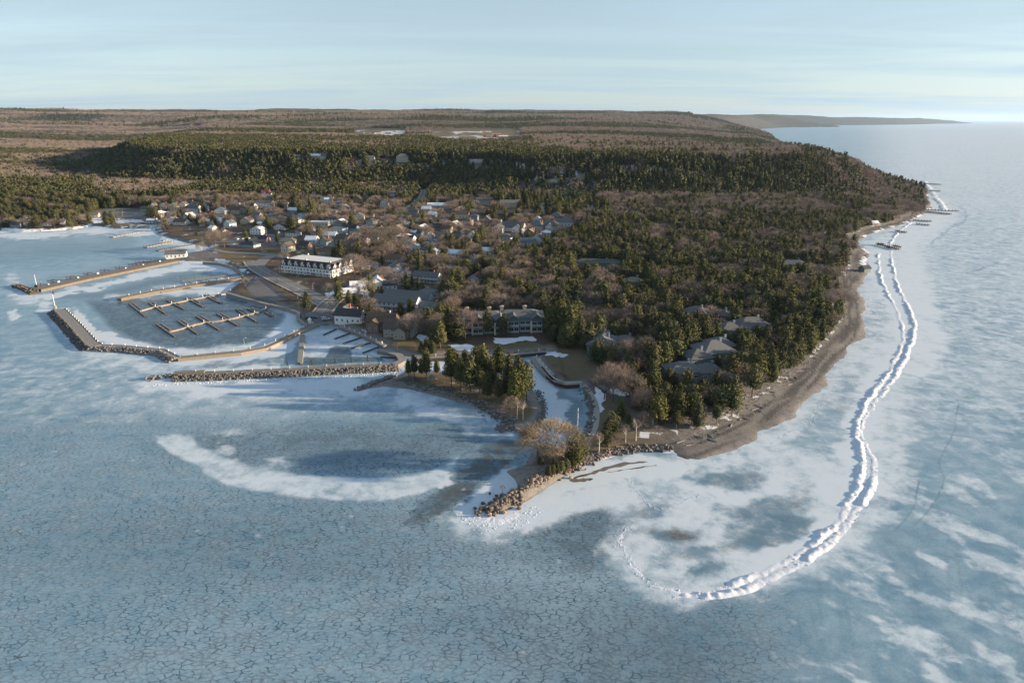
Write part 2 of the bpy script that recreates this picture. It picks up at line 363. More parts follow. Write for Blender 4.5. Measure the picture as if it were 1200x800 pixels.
def terrain_material():
    m, t, b = newmat('terrain'); p = pos(t)
    snow, grass, grav, pave, far, mud = (attr(t, k) for k in ('snow', 'grass', 'gravel', 'paved', 'far', 'mud'))
    n1, n2, n3 = noise(t, p, .25, 6, .6), noise(t, p, 2.2, 5, .65), noise(t, p, .03, 4, .55)
    base = mixc(t, n1, (.060,.045,.032), (.135,.100,.072))
    g = mixc(t, n1, (.115,.082,.046), (.215,.160,.095)); g = mixc(t, mth(t, 'MULTIPLY', n2, .45), g, (.12,.11,.05))
    base = mixc(t, grass, base, g)
    vs = N(t, 'ShaderNodeTexVoronoi'); vs.inputs['Scale'].default_value = 1.3; t.links.new(p, vs.inputs['Vector'])
    gv = N(t, 'ShaderNodeSeparateColor'); t.links.new(vs.outputs['Color'], gv.inputs[0])
    gb = noise(t, pos(t, (.05,.5,1), R(60)), 1.0, 5, .75)
    gr = mixc(t, mth(t, 'MULTIPLY', mth(t, 'ADD', gv.outputs[0], gb), .5), (.09,.087,.083), (.33,.31,.285)); gr = mixc(t, ramp(t, n1, .35, .65), gr, (.25,.235,.215))
    base = mixc(t, grav, base, gr)
    base = mixc(t, mth(t, 'MULTIPLY', mud, ramp(t, n2, .35, .65, .25, 1)), base, (.060,.059,.058))
    base = mixc(t, pave, base, mixc(t, n1, (.115,.115,.118), (.19,.185,.18)))
    # canopy colours on far slopes
    fc = mixc(t, ramp(t, noise(t, pos(t, (.0011,.0035,1)), 1.0, 6, .66), .49, .54), (.165,.128,.10), (.034,.047,.036))
    fc = mixc(t, ramp(t, noise(t, pos(t, (.02,.03,1)), 1.0, 3, .7), .35, .65, 0, .45), fc, (.04,.035,.03))
    fc = mixc(t, mth(t, 'MULTIPLY', ramp(t, noise(t, pos(t, (.0012,.004,1), .2), 1.0, 4, .6), .60, .66), .8), fc, (.27,.22,.15))
    gx = N(t, 'ShaderNodeNewGeometry'); px_ = N(t, 'ShaderNodeSeparateXYZ'); t.links.new(gx.outputs['Position'], px_.inputs[0])
    fc = mixc(t, ramp(t, px_.outputs['X'], 3000, 5000, 0, .75), fc, (.045,.052,.040))
    base = mixc(t, far, base, fc)
    # bare limestone on steep ground
    ge = N(t, 'ShaderNodeNewGeometry'); sx = N(t, 'ShaderNodeSeparateXYZ'); t.links.new(ge.outputs['True Normal'], sx.inputs[0])
    steep = mth(t, 'MULTIPLY', ramp(t, sx.outputs['Z'], .80, .62), attr(t, 'cliff'))
    base = mixc(t, steep, base, mixc(t, noise(t, pos(t, (.3,.3,1.2)), 1.0, 5, .7), (.20,.18,.15), (.48,.44,.38)))
    sn = mth(t, 'ADD', snow, mth(t, 'MULTIPLY', mth(t, 'SUBTRACT', mth(t, 'ADD', mth(t, 'MULTIPLY', n1, .6), mth(t, 'MULTIPLY', n2, .4)), .5), 1.6))
    base = mixc(t, mth(t, 'MULTIPLY', ramp(t, sn, .45, .60), ramp(t, snow, 0, .2)), base, (.72,.77,.82))
    t.links.new(base, b.inputs['Base Color']); b.inputs['Roughness'].default_value = .9; b.inputs['Specular IOR Level'].default_value = .15
    bump(t, b, mth(t, 'ADD', n2, mth(t, 'MULTIPLY', gv.outputs[1], grav)), .6, .25); return m
def foliage_material(name, c1, c2, hue=.02, val=.3):
    m, t, b = newmat(name); oi = N(t, 'ShaderNodeObjectInfo'); r = oi.outputs['Random']
    n = noise(t, pos(t, obj=True), 1.2, 3, .6)
    c = mixc(t, ramp(t, n, .3, .7), c1, c2)
    hv = N(t, 'ShaderNodeHueSaturation'); t.links.new(c, hv.inputs['Color'])
    t.links.new(ramp(t, r, 0, 1, .5-hue, .5+hue, False), hv.inputs['Hue'])
    fr = mth(t, 'FRACT', mth(t, 'MULTIPLY', r, 7.31)); t.links.new(ramp(t, fr, 0, 1, 1-val, 1+val, False), hv.inputs['Value'])
    fs = mth(t, 'FRACT', mth(t, 'MULTIPLY', r, 3.77)); t.links.new(ramp(t, fs, 0, 1, .75, 1.1, False), hv.inputs['Saturation'])
    t.links.new(hv.outputs[0], b.inputs['Base Color']); b.inputs['Roughness'].default_value = .85
    b.inputs['Specular IOR Level'].default_value = .15
    return m
M_ICE = ice_material(); M_SNOW = snow_material(); M_TER = terrain_material()
M_RIDGE = snow_material('ridge_snow', (.72,.75,.79), (.58,.64,.71))
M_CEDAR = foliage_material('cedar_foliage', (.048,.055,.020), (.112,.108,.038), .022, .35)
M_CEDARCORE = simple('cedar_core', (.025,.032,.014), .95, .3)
M_TWIG = foliage_material('bare_twigs', (.150,.118,.098), (.285,.230,.192), .016, .28)
M_WILLOW = foliage_material('willow_twigs', (.20,.14,.075), (.33,.24,.13), .01, .1)
M_BARK = simple('bark', (.12,.095,.075), .9, .3, 3); M_BIRCH = simple('birch_bark', (.55,.52,.48), .8, .25, 3)
M_SHRUB = simple('shrub_twigs', (.13,.075,.055), .9, .3, 3)
M_ROCK = simple('boulder_stone', (.19,.175,.16), .85, .5, 1.2, rnd=.45)
M_ROCKW = simple('warm_boulder_stone', (.20,.165,.135), .85, .5, 1.2, rnd=.45)
M_CONC = simple('concrete', (.25,.235,.215), .85, .25, .8, obj=False); M_PLANK = simple('dock_planks', (.20,.18,.155), .85, .35, 1.5, obj=False)
M_TIMBER = simple('dark_timber', (.070,.060,.052), .85, .35, 2); M_STEEL = simple('galvanised_steel', (.38,.39,.40), .45, .15, 2, .5)
M_SHEET = simple('sheet_piling', (.25,.205,.155), .8, .35, .7, obj=False)
M_WHITE = simple('white_paint', (.76,.76,.74), .6, .06, 2); M_ASPH = simple('asphalt', (.085,.085,.088), .85, .25, .3, obj=False)
M_ROAD = simple('road_asphalt', (.19,.185,.18), .85, .18, .25, obj=False)
M_WALK = simple('pavement_concrete', (.36,.34,.31), .85, .15, .6, obj=False); M_LINE = simple('road_paint', (.62,.56,.40), .7, .1)
M_GLASS = simple('window_glass', (.03,.04,.05), .12, .3, 1, .6); M_DOOR = simple('door_paint', (.12,.10,.09), .6, .1)
M_BRICK = simple('chimney_brick', (.36,.15,.10), .85, .25, 3); M_RED = simple('red_paint', (.42,.05,.05), .6, .15); M_FLAGB = simple('flag_blue', (.04,.06,.20), .8, .1)
M_BLACK = simple('black_rubber', (.025,.025,.027), .7, .1)
WALLC = dict(white=(.72,.72,.70), cream=(.62,.55,.42), grey=(.34,.36,.38), blue=(.24,.32,.38), tan=(.42,.35,.27), green=(.26,.34,.31), pink=(.36,.22,.21),
  brown=(.20,.14,.10), slate=(.16,.20,.22), red=(.40,.06,.05), stone=(.30,.27,.23), pale=(.52,.56,.58))
ROOFC = dict(dark=(.050,.052,.058), grey=(.125,.13,.135), brown=(.105,.080,.062), green=(.07,.10,.09), snow=(.74,.78,.82), teal=(.12,.17,.18), red=(.17,.06,.05),
  blue=(.10,.135,.16), white=(.66,.66,.64), tan=(.22,.18,.13), olive=(.10,.115,.10))
M_WALL = {k: simple(k+'_siding', c, .75, .08, 2) for k, c in WALLC.items()}
M_ROOF = {k: simple(k+'_roofing', c, .85, .28, .9, rnd=.12) for k, c in ROOFC.items()}

# ------------------------------------------------------------------ ice sheet
RIDGE_A = [(1083,212),(1090,222),(1097,232),(1103,240),(1107,247)]
RIDGE_B = [(1072,259),(1062,264),(1053,272),(1044,283),(1043,296),(1046,312),(1050,330),(1060,350),(1070,370),(1071,392),(1062,418),(1046,444),(1024,474),(1010,496),(1010,514),(1021,534),(1024,552),(1018,575),
 (1003,602),(980,632),(948,655),(912,672),(875,690),(838,699),(800,696),(768,684)]
RIDGE_C = [(1030,296),(1029,318),(1038,340),(1050,362),(1060,388),(1051,418),(1030,452),(1008,482),(1003,506),(1010,532),(1009,556),(1000,583),(982,612),(956,638),(922,658),(880,679),(836,693)]
RIDGE_D = [(790,700),(760,682),(738,660),(724,638),(727,624),(740,616)]
RIDGE_E = [(735,560),(752,580),(772,600),(790,590),(820,578)]
RIDGE_F = [(905,520),(930,505),(955,492),(962,470),(985,450),(1000,440)]
RIDGE_G = [(1096,232),(1100,240),(1104,248)]
def ice_sheet():
    ncol, vs = 1040, []
    v = 143.0
    v = 141.0
    while v < 1010:
        vs.append(v); v += .35 if v < 150 else (.8 if v < 200 else 1.45)
    vs = np.array([140.12, 140.25, 140.4, 140.6, 140.8]+vs)
    # rows lie at constant ground distance from the camera foot, columns at constant bearing
    rows = []
    for q in vs:
        d = ray(600, q); tt = -CAM_H/d[2]; rows.append(d[1]*tt)
    r = np.array(rows)[:, None]
    az = np.linspace(R(-58), R(58), ncol)[None, :]
    X = (r*np.sin(az)); Y = (r*np.cos(az)); X, Y = X.ravel(), Y.ravel()
    u, v = proj(X, Y, 0*X)
    nr = len(vs)
    i = (np.arange(nr-1)[:, None]*ncol+np.arange(ncol-1)[None, :]).ravel()
    F = np.stack([i, i+1, i+ncol+1, i+ncol], 1)[:, ::-1]
    wu = (fbm(X/14, Y/14, 4, 3)-.5); wv = (fbm(X/14, Y/14, 4, 9)-.5)
    sc = np.clip(v-140, 2, 400)/200
    U = u+wu*22*sc+(fbm(X/3, Y/3, 2, 31)-.5)*7*sc; V = v+wv*14*sc
    snow = np.zeros(X.shape); dark = snow.copy(); crack = snow.copy(); dirt = snow.copy()
    def up(a, mask, val): return a*(1-mask)+val*mask
    # --- open lake: broad zones
    right = sst(600, 1000, u+ (v-300)*-.1)
    snow = .10+.36*sst(950, 1080, U)*sst(640, 400, V)+.12*sst(330, 170, v)*sst(900, 1000, u)
    snow = up(snow, sst(280, 360, v)*sst(900, 0, u)*(1-sst(420,470,V)), .12)
    crack = sst(450, 540, V)*sst(860, 660, U)*1.0 + .30*sst(430, 450, V)*sst(620, 560, U)
    crack = np.maximum(crack, sst(660, 720, V)*sst(1010, 860, U)*.8)
    crack = np.clip(crack, 0, 1); crack = np.maximum(crack, .12*sst(300, 420, v))
    snow = up(snow, emask(U, V, 130, 560, 260, 60, .6), .14)
    snow = up(snow, emask(U, V, 230, 455, 330, 30, .6), .42)
    snow = up(snow, emask(U, V, 60, 450, 120, 45, .7), .30)
    # bay light patches
    # lower right streaks of thin snow running from upper left to lower right
    a = (u-1000)*.45-(v-600)*1.0; bb = (u-1000)*1.0+(v-600)*.45
    st = fbm(bb/60+4, a/15, 4, 77)
    snow = np.maximum(snow, sst(.46, .68, st)*.46*sst(940, 1030, U+ (V-620)*.35)*sst(440, 560, v))
    st2 = fbm(bb/120, a/9, 4, 57)
    dark = np.maximum(dark, sst(.5, .75, fbm(u/7-v/40, v/60, 4, 91))*.16*sst(600, 680, V)*sst(840, 900, U))
    dark = np.maximum(dark, .55*emask(U, V, 760, 770, 150, 70, .8)); dark = np.maximum(dark, .35*emask(U, V, 620, 735, 150, 40, .9))
    dark = np.maximum(dark, .28*emask(U, V, 330, 640, 300, 45, .8))
    dark = np.maximum(dark, .62*emask(U, V, 690, 632, 62, 34, .6)); crack = np.maximum(crack, emask(U, V, 690, 632, 75, 45, .5))
    # snowy apron round the point and the beach
    AP = [(520,610),(548,590),(575,585),(600,575),(640,560),(690,535),(790,530),(860,510),(940,460),(985,415),(1000,385),(1000,330),(1010,300),(1000,285),(1080,240),(1080,212),(1112,215),(1122,250),(1090,300),(1105,380),(1085,430),
          (1062,480),(1065,560),(1040,610),(990,660),(900,700),(800,715),(735,690),(712,640),(735,610),(690,600),(640,606),(610,630),(570,636),(535,628)]
    snow = up(snow, pmask(U, V, AP, 14), .56)
    # mottled bay inside the ridge
    BAY = [(745,600),(780,575),(850,552),(930,535),(965,545),(992,560),(985,590),(950,625),(900,650),(840,672),(790,680),(755,668),(735,640)]
    bm = pmask(U, V, BAY, 14); mott = sst(.38, .62, fbm(X/26, Y/20, 4, 41))
    snow = up(snow, bm, .22+.5*mott); dark = np.maximum(dark, bm*(1-mott)*.45)
    BAY2 = [(880,520),(940,490),(985,455),(1010,430),(1030,440),(1000,480),(990,510),(990,545),(950,545)]
    b2 = pmask(U, V, BAY2, 10); snow = up(snow, b2, .34+.3*mott)
    for (cx, cy, rx, ry, k) in ((785,620,34,9,1.0),(760,595,30,8,.6),(905,590,30,10,.7),(800,640,40,9,.5),(935,580,16,26,.5),(850,640,60,8,.5),(860,590,26,7,.5),(1000,445,24,10,.3),(985,470,22,12,.35),(840,560,40,7,.3)):
        e = emask(U, V, cx, cy, rx, ry, .7); dirt = np.maximum(dirt, e*k); snow = snow*(1-.75*e*k); dark = np.maximum(dark, e*k*.5)
    # streak of thin snow from the point to the right
    for (pts, w, so, val) in (
        ([(575,615),(620,612),(680,590),(730,572)], 12, 8, .75), ([(560,600),(600,606),(640,580),(690,556),(740,545),(790,556)], 9, 5, .95),
        ([(565,500),(590,520),(585,560),(575,590)], 16, 12, .62), ([(545,600),(575,575),(600,560)], 14, 8, .82),
        ([(470,462),(520,485),(560,498),(600,512)], 8, 6, .62), ([(420,455),(330,452),(240,456),(170,452)], 7, 5, .78),
        ([(640,424),(625,440),(650,465),(655,500),(640,525)], 14, 5, .80), ([(480,430),(560,428),(620,430)], 8, 3, .8),
        ([(560,508),(575,530)], 5, 3, .8), ([(520,525),(545,548)], 6, 4, .55),
        ([(1034,300),(1040,330),(1058,365),(1060,400),(1035,440),(1005,490),(1008,530),(1008,570),(960,635),(880,680)], 16, 10, .78),
        ([(1100,250),(1060,285),(1072,340),(1092,390),(1080,430)], 14, 10, .74),
        # marina snow
        ([(75,368),(90,385),(115,402)], 6, 3, .75), ([(92,366),(116,392),(150,403),(210,413)], 5, 3, .8), ([(60,372),(100,410),(150,420),(200,425)], 10, 7, .5),
        ([(215,412),(300,405),(340,392),(362,378),(345,368)], 8, 5, .85), ([(352,370),(335,380),(322,392)], 11, 6, .8), ([(300,352),(330,364),(345,372)], 7, 4, .9), ([(272,346),(300,356)], 6, 4, .8),
        ([(45,348),(100,338),(160,325),(215,312)], 3.2, 2, .85), ([(215,310),(245,310),(270,316),(280,322)], 6, 4, .9), ([(140,352),(200,344),(280,328)], 4, 2, .85), ([(130,350),(150,354)], 6, 4, .8),
        ([(180,340),(230,330)], 3, 2, .5), ([(270,336),(255,342),(240,342)], 6, 4, .8), ([(20,345),(35,350)], 8, 5, .6),([(215,424),(290,418),(335,408),(350,398)], 5, 3, .85), ([(230,436),(330,430)], 3, 2, .85),
        ([(0,276),(50,275),(110,270),(180,273)], 4, 3, .8), ([(190,280),(230,290),(245,293)], 4, 3, .8), ([(200,302),(160,312)], 3, 2, .4),
        ([(10,372),(20,362)], 4, 3, .8), ([(45,356),(60,362)], 4, 3, .7), ([(18,333),(10,325)], 6, 4, .5),
        ([(300,560),(380,572),(460,572),(520,555)], 8, 6, .9)):
        snow = up(snow, smask(U if v is None else U, V, pts, w, so), val)
    CRES = [(180,510),(200,506),(224,510),(232,520),(262,534),(300,547),(350,555),(400,560),(450,561),(490,556),(515,545),(537,533),(533,546),(520,562),(490,578),(450,588),(400,586),(350,583),(300,576),(265,568),(240,555),(225,542),(200,530),(185,520)]
    # dark crescent side
    dark = np.maximum(dark, .50*emask(U, V, 430, 522, 150, 26, .6)); dark = np.maximum(dark, .4*emask(U, V, 300, 520, 90, 22, .6)); 
    e = emask(U, V, 410, 520, 180, 30, .4); snow = snow*(1-.9*e)
    dk = smask(U, V, [(500,598),(530,572),(555,545),(590,530)], 13, 7); dark = np.maximum(dark, .8*dk); snow *= (1-.9*dk)
    dirt = np.maximum(dirt, .6*dk)
    u2, v2 = u+wu*5, v+wv*4
    cm = pmask(u2, v2, CRES, 3.2); u3 = u+wu*10; v3 = v+wv*12-3.5; cm = cm*(.55+.45*pmask(u3, v3+2, CRES, 7)); snow = up(snow, cm, .57); dark *= 1-cm; crack *= 1-.7*cm
    for (cx, cy, rx, ry) in ((262,526,14,3),(278,537,7,4),(312,538,9,4),(300,546,14,5),(325,541,14,6),(335,553,16,5),(270,502,28,4),(310,532,12,3)):
        snow = up(snow, emask(U, V, cx, cy, rx, ry, .9), .48)
    # harbour dark ice
    HB = [(100,352),(135,352),(200,346),(262,346),(300,356),(335,366),(330,378),(316,392),(290,404),(240,410),(205,408),(160,400),(135,388),(118,370)]
    hb = pmask(u2, v2, HB, 5); dark = np.maximum(dark, 1.0*hb); snow = snow*(1-.8*hb)
    h2 = pmask(u2, v2, [(60,350),(120,342),(200,322),(240,318),(250,324),(200,332),(140,346),(110,350)], 5); dark = np.maximum(dark, .75*h2); snow *= 1-.5*h2
    h3 = pmask(u2, v2, [(240,426),(300,420),(345,405),(350,420),(330,428),(230,434)], 4); dark = np.maximum(dark, .55*h3)
    h4 = pmask(u2, v2, [(358,386),(400,386),(445,404),(440,412),(462,416),(460,422),(350,425)], 3); snow = up(snow, h4, .55); crack = np.maximum(crack, h4*.9)
    WAT = [(386,408),(394,405),(408,407),(412,413),(411,418),(446,419),(450,424),(346,428),(356,419),(382,418)]
    wt = pmask(u2, v2, WAT, 1.2); dark = up(dark, wt, 1.0); snow *= 1-wt; crack *= 1-wt
    dark = np.maximum(dark, .5*smask(U, V, [(655,455),(668,475),(672,500)], 8, 5)); snow = snow*(1-.7*smask(U, V, [(657,460),(668,475),(672,500)], 6, 4))
    dark = np.maximum(dark, .30*smask(U, V, [(-20,300),(150,285)], 10, 9)); dark = np.maximum(dark, .25*smask(U, V, [(60,330),(160,308)], 6, 5))
    # hairline crack on the open ice to the right of the ridge, old lead upper right
    for pts in ([(1122,470),(1118,505),(1100,540),(1108,560),(1096,590),(1070,615)],[(1076,560),(1074,590),(1050,620)],[(1125,240),(1134,252),(1128,262),(1120,264)],[(1170,308),(1140,318),(1128,320)],[(1120,262),(1085,290)],
                [(1052,405),(1060,430)],[(120,572),(200,598),(300,612)]):
        s_ = smask(u2, v2, pts, .7, .7); dark = np.maximum(dark, .38*s_); snow *= 1-s_*.4
    me = npmesh('ice', np.stack([X, Y, 0*X], 1), F, M_ICE, True)
    for k, a_ in (('snow', snow), ('dark', dark), ('crack', crack), ('dirt', dirt), ('snowhard', snow)): fattr(me, k, np.clip(a_, 0, 1))
    o = link('ice_sheet', me); props(o, kind='structure')
    # the lake goes on all round beyond the detailed sheet
    a = MB(); a.quad((-160000,-120000,-.4), (160000,-120000,-.4), (160000,160000,-.4), (-160000,160000,-.4))
    me = a.mesh('lake', M_ICE); o = link('lake', me); props(o, kind='structure')
    for k, q in (('snow', .4), ('dark', 0), ('crack', .5), ('dirt', 0), ('snowhard', 0)): fattr(me, k, np.full(4, q))
ice_sheet()

def densify(pts, step):
    out_ = []
    for (a, b) in zip(pts[:-1], pts[1:]):
        L = math.dist(a, b); n = max(1, int(L/step))
        for i in range(n): out_.append((a[0]+(b[0]-a[0])*i/n, a[1]+(b[1]-a[1])*i/n))
    out_.append(pts[-1]); return out_
def smooth_path(pts, it=2):
    for _ in range(it):
        q = [pts[0]]
        for a, b in zip(pts[:-1], pts[1:]):
            q += [(a[0]*.75+b[0]*.25, a[1]*.75+b[1]*.25), (a[0]*.25+b[0]*.75, a[1]*.25+b[1]*.75)]
        q.append(pts[-1]); pts = q
    return pts
def ridge(pts_px, height, width, name, step=.7, half=9, seed=1, jag=1.0):
    pts = np.array(densify(smooth_path(W0(pts_px)), step)); n = len(pts)
    tg = np.gradient(pts, axis=0); k = np.ones(13)/13
    tg = np.stack([np.convolve(np.pad(tg[:, i], 6, mode='edge'), k, 'valid') for i in (0, 1)], 1)
    tg /= np.linalg.norm(tg, axis=1)[:, None]+1e-9
    nr = np.stack([-tg[:, 1], tg[:, 0]], 1)
    s = np.arange(-half, half+.01, step); m = len(s)
    X = pts[:, 0][:, None]+nr[:, 0][:, None]*s; Y = pts[:, 1][:, None]+nr[:, 1][:, None]*s
    along = np.arange(n)[:, None]*step
    off = (fbm(along/16+seed*5, 0*along+seed, 3, seed)-.5)*width*2.4*jag
    d = s[None, :]-off
    env = np.exp(-(d/width)**2); env2 = np.exp(-(np.abs(d)/(width*2.2))**2)
    rd = 1-np.abs(fbm(X/2.4, Y/2.4, 4, seed+3)*2-1)*2.2; blk = fbm(X/.9, Y/.9, 2, seed+8)
    amp = .35+1.0*sst(.34, .68, fbm(along/20, 0*along+3, 3, seed+5))
    off2 = (fbm(along/7+seed, 0*along+9, 2, seed+12)-.5)*1.6; d = d-off2; env = np.exp(-(d/(width*(.6+.8*fbm(along/9, 0*along+1, 2, seed+2))))**2)
    Z = height*amp*(env*(.55+.9*(fbm(X/5, Y/5, 3, seed+4)-.35)+.75*(blk-.5)+.5*np.clip(rd, 0, 1)**2)+.5*env2*(fbm(X/7, Y/7, 3, seed+9)-.25))
    cs_ = 1.7; ca, sa = math.cos(.6), math.sin(.6); ww = (fbm(X/4, Y/4, 2, seed+21)-.5)*5; A_, B_ = (X*ca+Y*sa+ww)/cs_, (-X*sa+Y*ca+ww)/(cs_*.8); ia, ib = np.floor(A_), np.floor(B_)
    slab = _h(ia, ib, seed+31)*.8+.15+(A_-ia-.5)*(_h(ia, ib, seed+33)-.5)*1.6+(B_-ib-.5)*(_h(ia, ib, seed+35)-.5)*1.6
    slab = slab*(_h(ia, ib, seed+37) > .25)
    Z = .45*Z+height*.8*amp*np.exp(-(d/(width*1.5))**4)*slab*(.5+.8*fbm(X/9, Y/9, 2, seed+41))
    Z = np.where(Z > 0, 1.0*np.tanh(Z/1.0), Z)
    fade = np.clip(np.minimum(np.arange(n), n-1-np.arange(n))/20, 0, 1)[:, None]
    edge = 1-sst(half*.65, half, np.abs(s))[None, :]
    Z = Z*fade*edge-.06
    i = (np.arange(n-1)[:, None]*m+np.arange(m-1)[None, :]).ravel()
    F = np.stack([i, i+m, i+m+1, i+1], 1)[:, ::-1]
    z = Z.ravel(); keep = (z[F].max(1) > .02)
    me = npmesh(name, np.stack([X.ravel(), Y.ravel(), z], 1), F[keep], M_RIDGE, False)
    return props(link(name, me), kind='structure')
ridge(RIDGE_B, .66, .85, 'pressure_ridge', .5, seed=2); ridge(RIDGE_C, .62, .85, 'pressure_ridge', .5, seed=6)
ridge(RIDGE_A, 1.2, 2.4, 'pressure_ridge', seed=4); ridge(RIDGE_D, .22, .7, 'pressure_ridge', .5, 5, 8, .8)

ridge([(560,596),(566,608),(580,612),(600,608),(622,592)], .5, 1.6, 'pressure_ridge', .5, 6, 12, .8)

# ------------------------------------------------------------------ terrain
ROADS = [  # pixel centreline, width in metres, name
 ([(497,222),(498,230),(490,238),(478,245),(462,252),(446,259),(430,266),(410,277),(395,289)], 11),
 ([(520,280),(500,292),(480,303),(455,317),(430,330),(408,342),(388,353),(378,366)], 10),
 ([(296,306),(302,314),(322,325),(345,336),(368,347),(384,356)], 12),
 ([(235,290),(262,296),(290,297),(320,299),(338,302)], 8), ([(300,314),(310,303),(322,299)], 11),
 ([(452,318),(430,309),(412,305)], 8), ([(468,262),(500,270),(540,276)], 7), ([(395,289),(360,286),(300,282),(250,284)], 8)]
PAVED = [[(283,324),(302,322),(318,334),(337,349),(322,355),(300,350),(288,338)], [(356,366),(388,364),(398,370),(382,377),(360,375)],
 [(110,247),(140,243),(180,246),(186,256),(150,262),(108,262)], [(206,298),(240,292),(262,300),(240,304),(215,305)], [(462,346),(500,350),(498,356),(455,352)],
 [(262,281),(335,276),(345,285),(270,290)]]
GRASS = [[(238,298),(262,296),(300,294),(330,298),(312,304),(296,311),(280,316),(262,308)], [(440,398),(470,396),(500,398),(540,404),(640,402),(700,414),(660,412),(600,414),(480,416),(450,404)],
 [(645,420),(660,412),(700,415),(708,440),(690,448),(668,444),(650,434)], [(150,258),(190,256),(190,266),(120,266)], [(346,330),(370,342),(392,330),(410,322),(400,336),(385,346),(362,340)],
 [(272,342),(284,338),(302,350),(285,350)], [(330,358),(352,352),(352,362),(340,363)], [(425,312),(444,308),(448,318),(430,320)], [(480,435),(560,436),(615,440),(636,480),(630,496),(600,498),(560,474),(500,452)],
 [(690,455),(740,480),(790,500),(780,525),(700,532),(684,520),(694,500)], [(520,150),(600,150),(640,158),(560,164),(500,162)], [(440,318),(470,306),(466,316),(450,324)]]
SNOWP = [([(525,402),(545,403),(562,406),(548,411),(530,409)], .95), ([(578,396),(625,394),(628,400),(580,402)], .9), ([(640,411),(668,414),(655,420),(640,416)], .8), ([(492,391),(505,393),(500,402),(490,399)], .7),
 ([(694,452),(708,460),(706,480),(698,498),(692,490),(700,470)], .72), ([(712,452),(740,462),(730,466),(712,458)], .8), ([(625,240),(650,235),(700,238),(700,250),(665,262),(640,262),(622,252)], .52), ([(600,215),(700,212),(700,232),(600,236)], .40),
 ([(100,255),(160,256),(190,261),(110,262)], .62), ([(635,190),(680,196),(678,206),(636,202)], .6), ([(780,500),(795,505),(790,512)], .8), ([(750,504),(780,508),(770,512),(745,512)], .6), ([(840,500),(852,495),(840,492)], .5),
 ([(200,290),(240,288),(235,293)], .6), ([(520,428),(560,446),(590,470),(598,482),(560,468),(520,446)], .40), ([(640,548),(662,543),(655,552),(640,552)], .8), ([(426,424),(440,428),(428,430)], .5),
 ([(270,315),(292,314),(290,320),(276,320)], .7), ([(380,345),(400,336),(402,340),(384,348)], .7), ([(425,384),(442,385),(438,389),(426,388)], .7), ([(412,344),(440,336),(430,348)], .6),
 ([(690,535),(790,527),(792,536),(740,540),(700,548)], .8), ([(150,262),(185,262),(190,270),(150,270)], .5), ([(0,266),(60,268),(110,262),(110,268),(60,274),(0,274)], .6)]
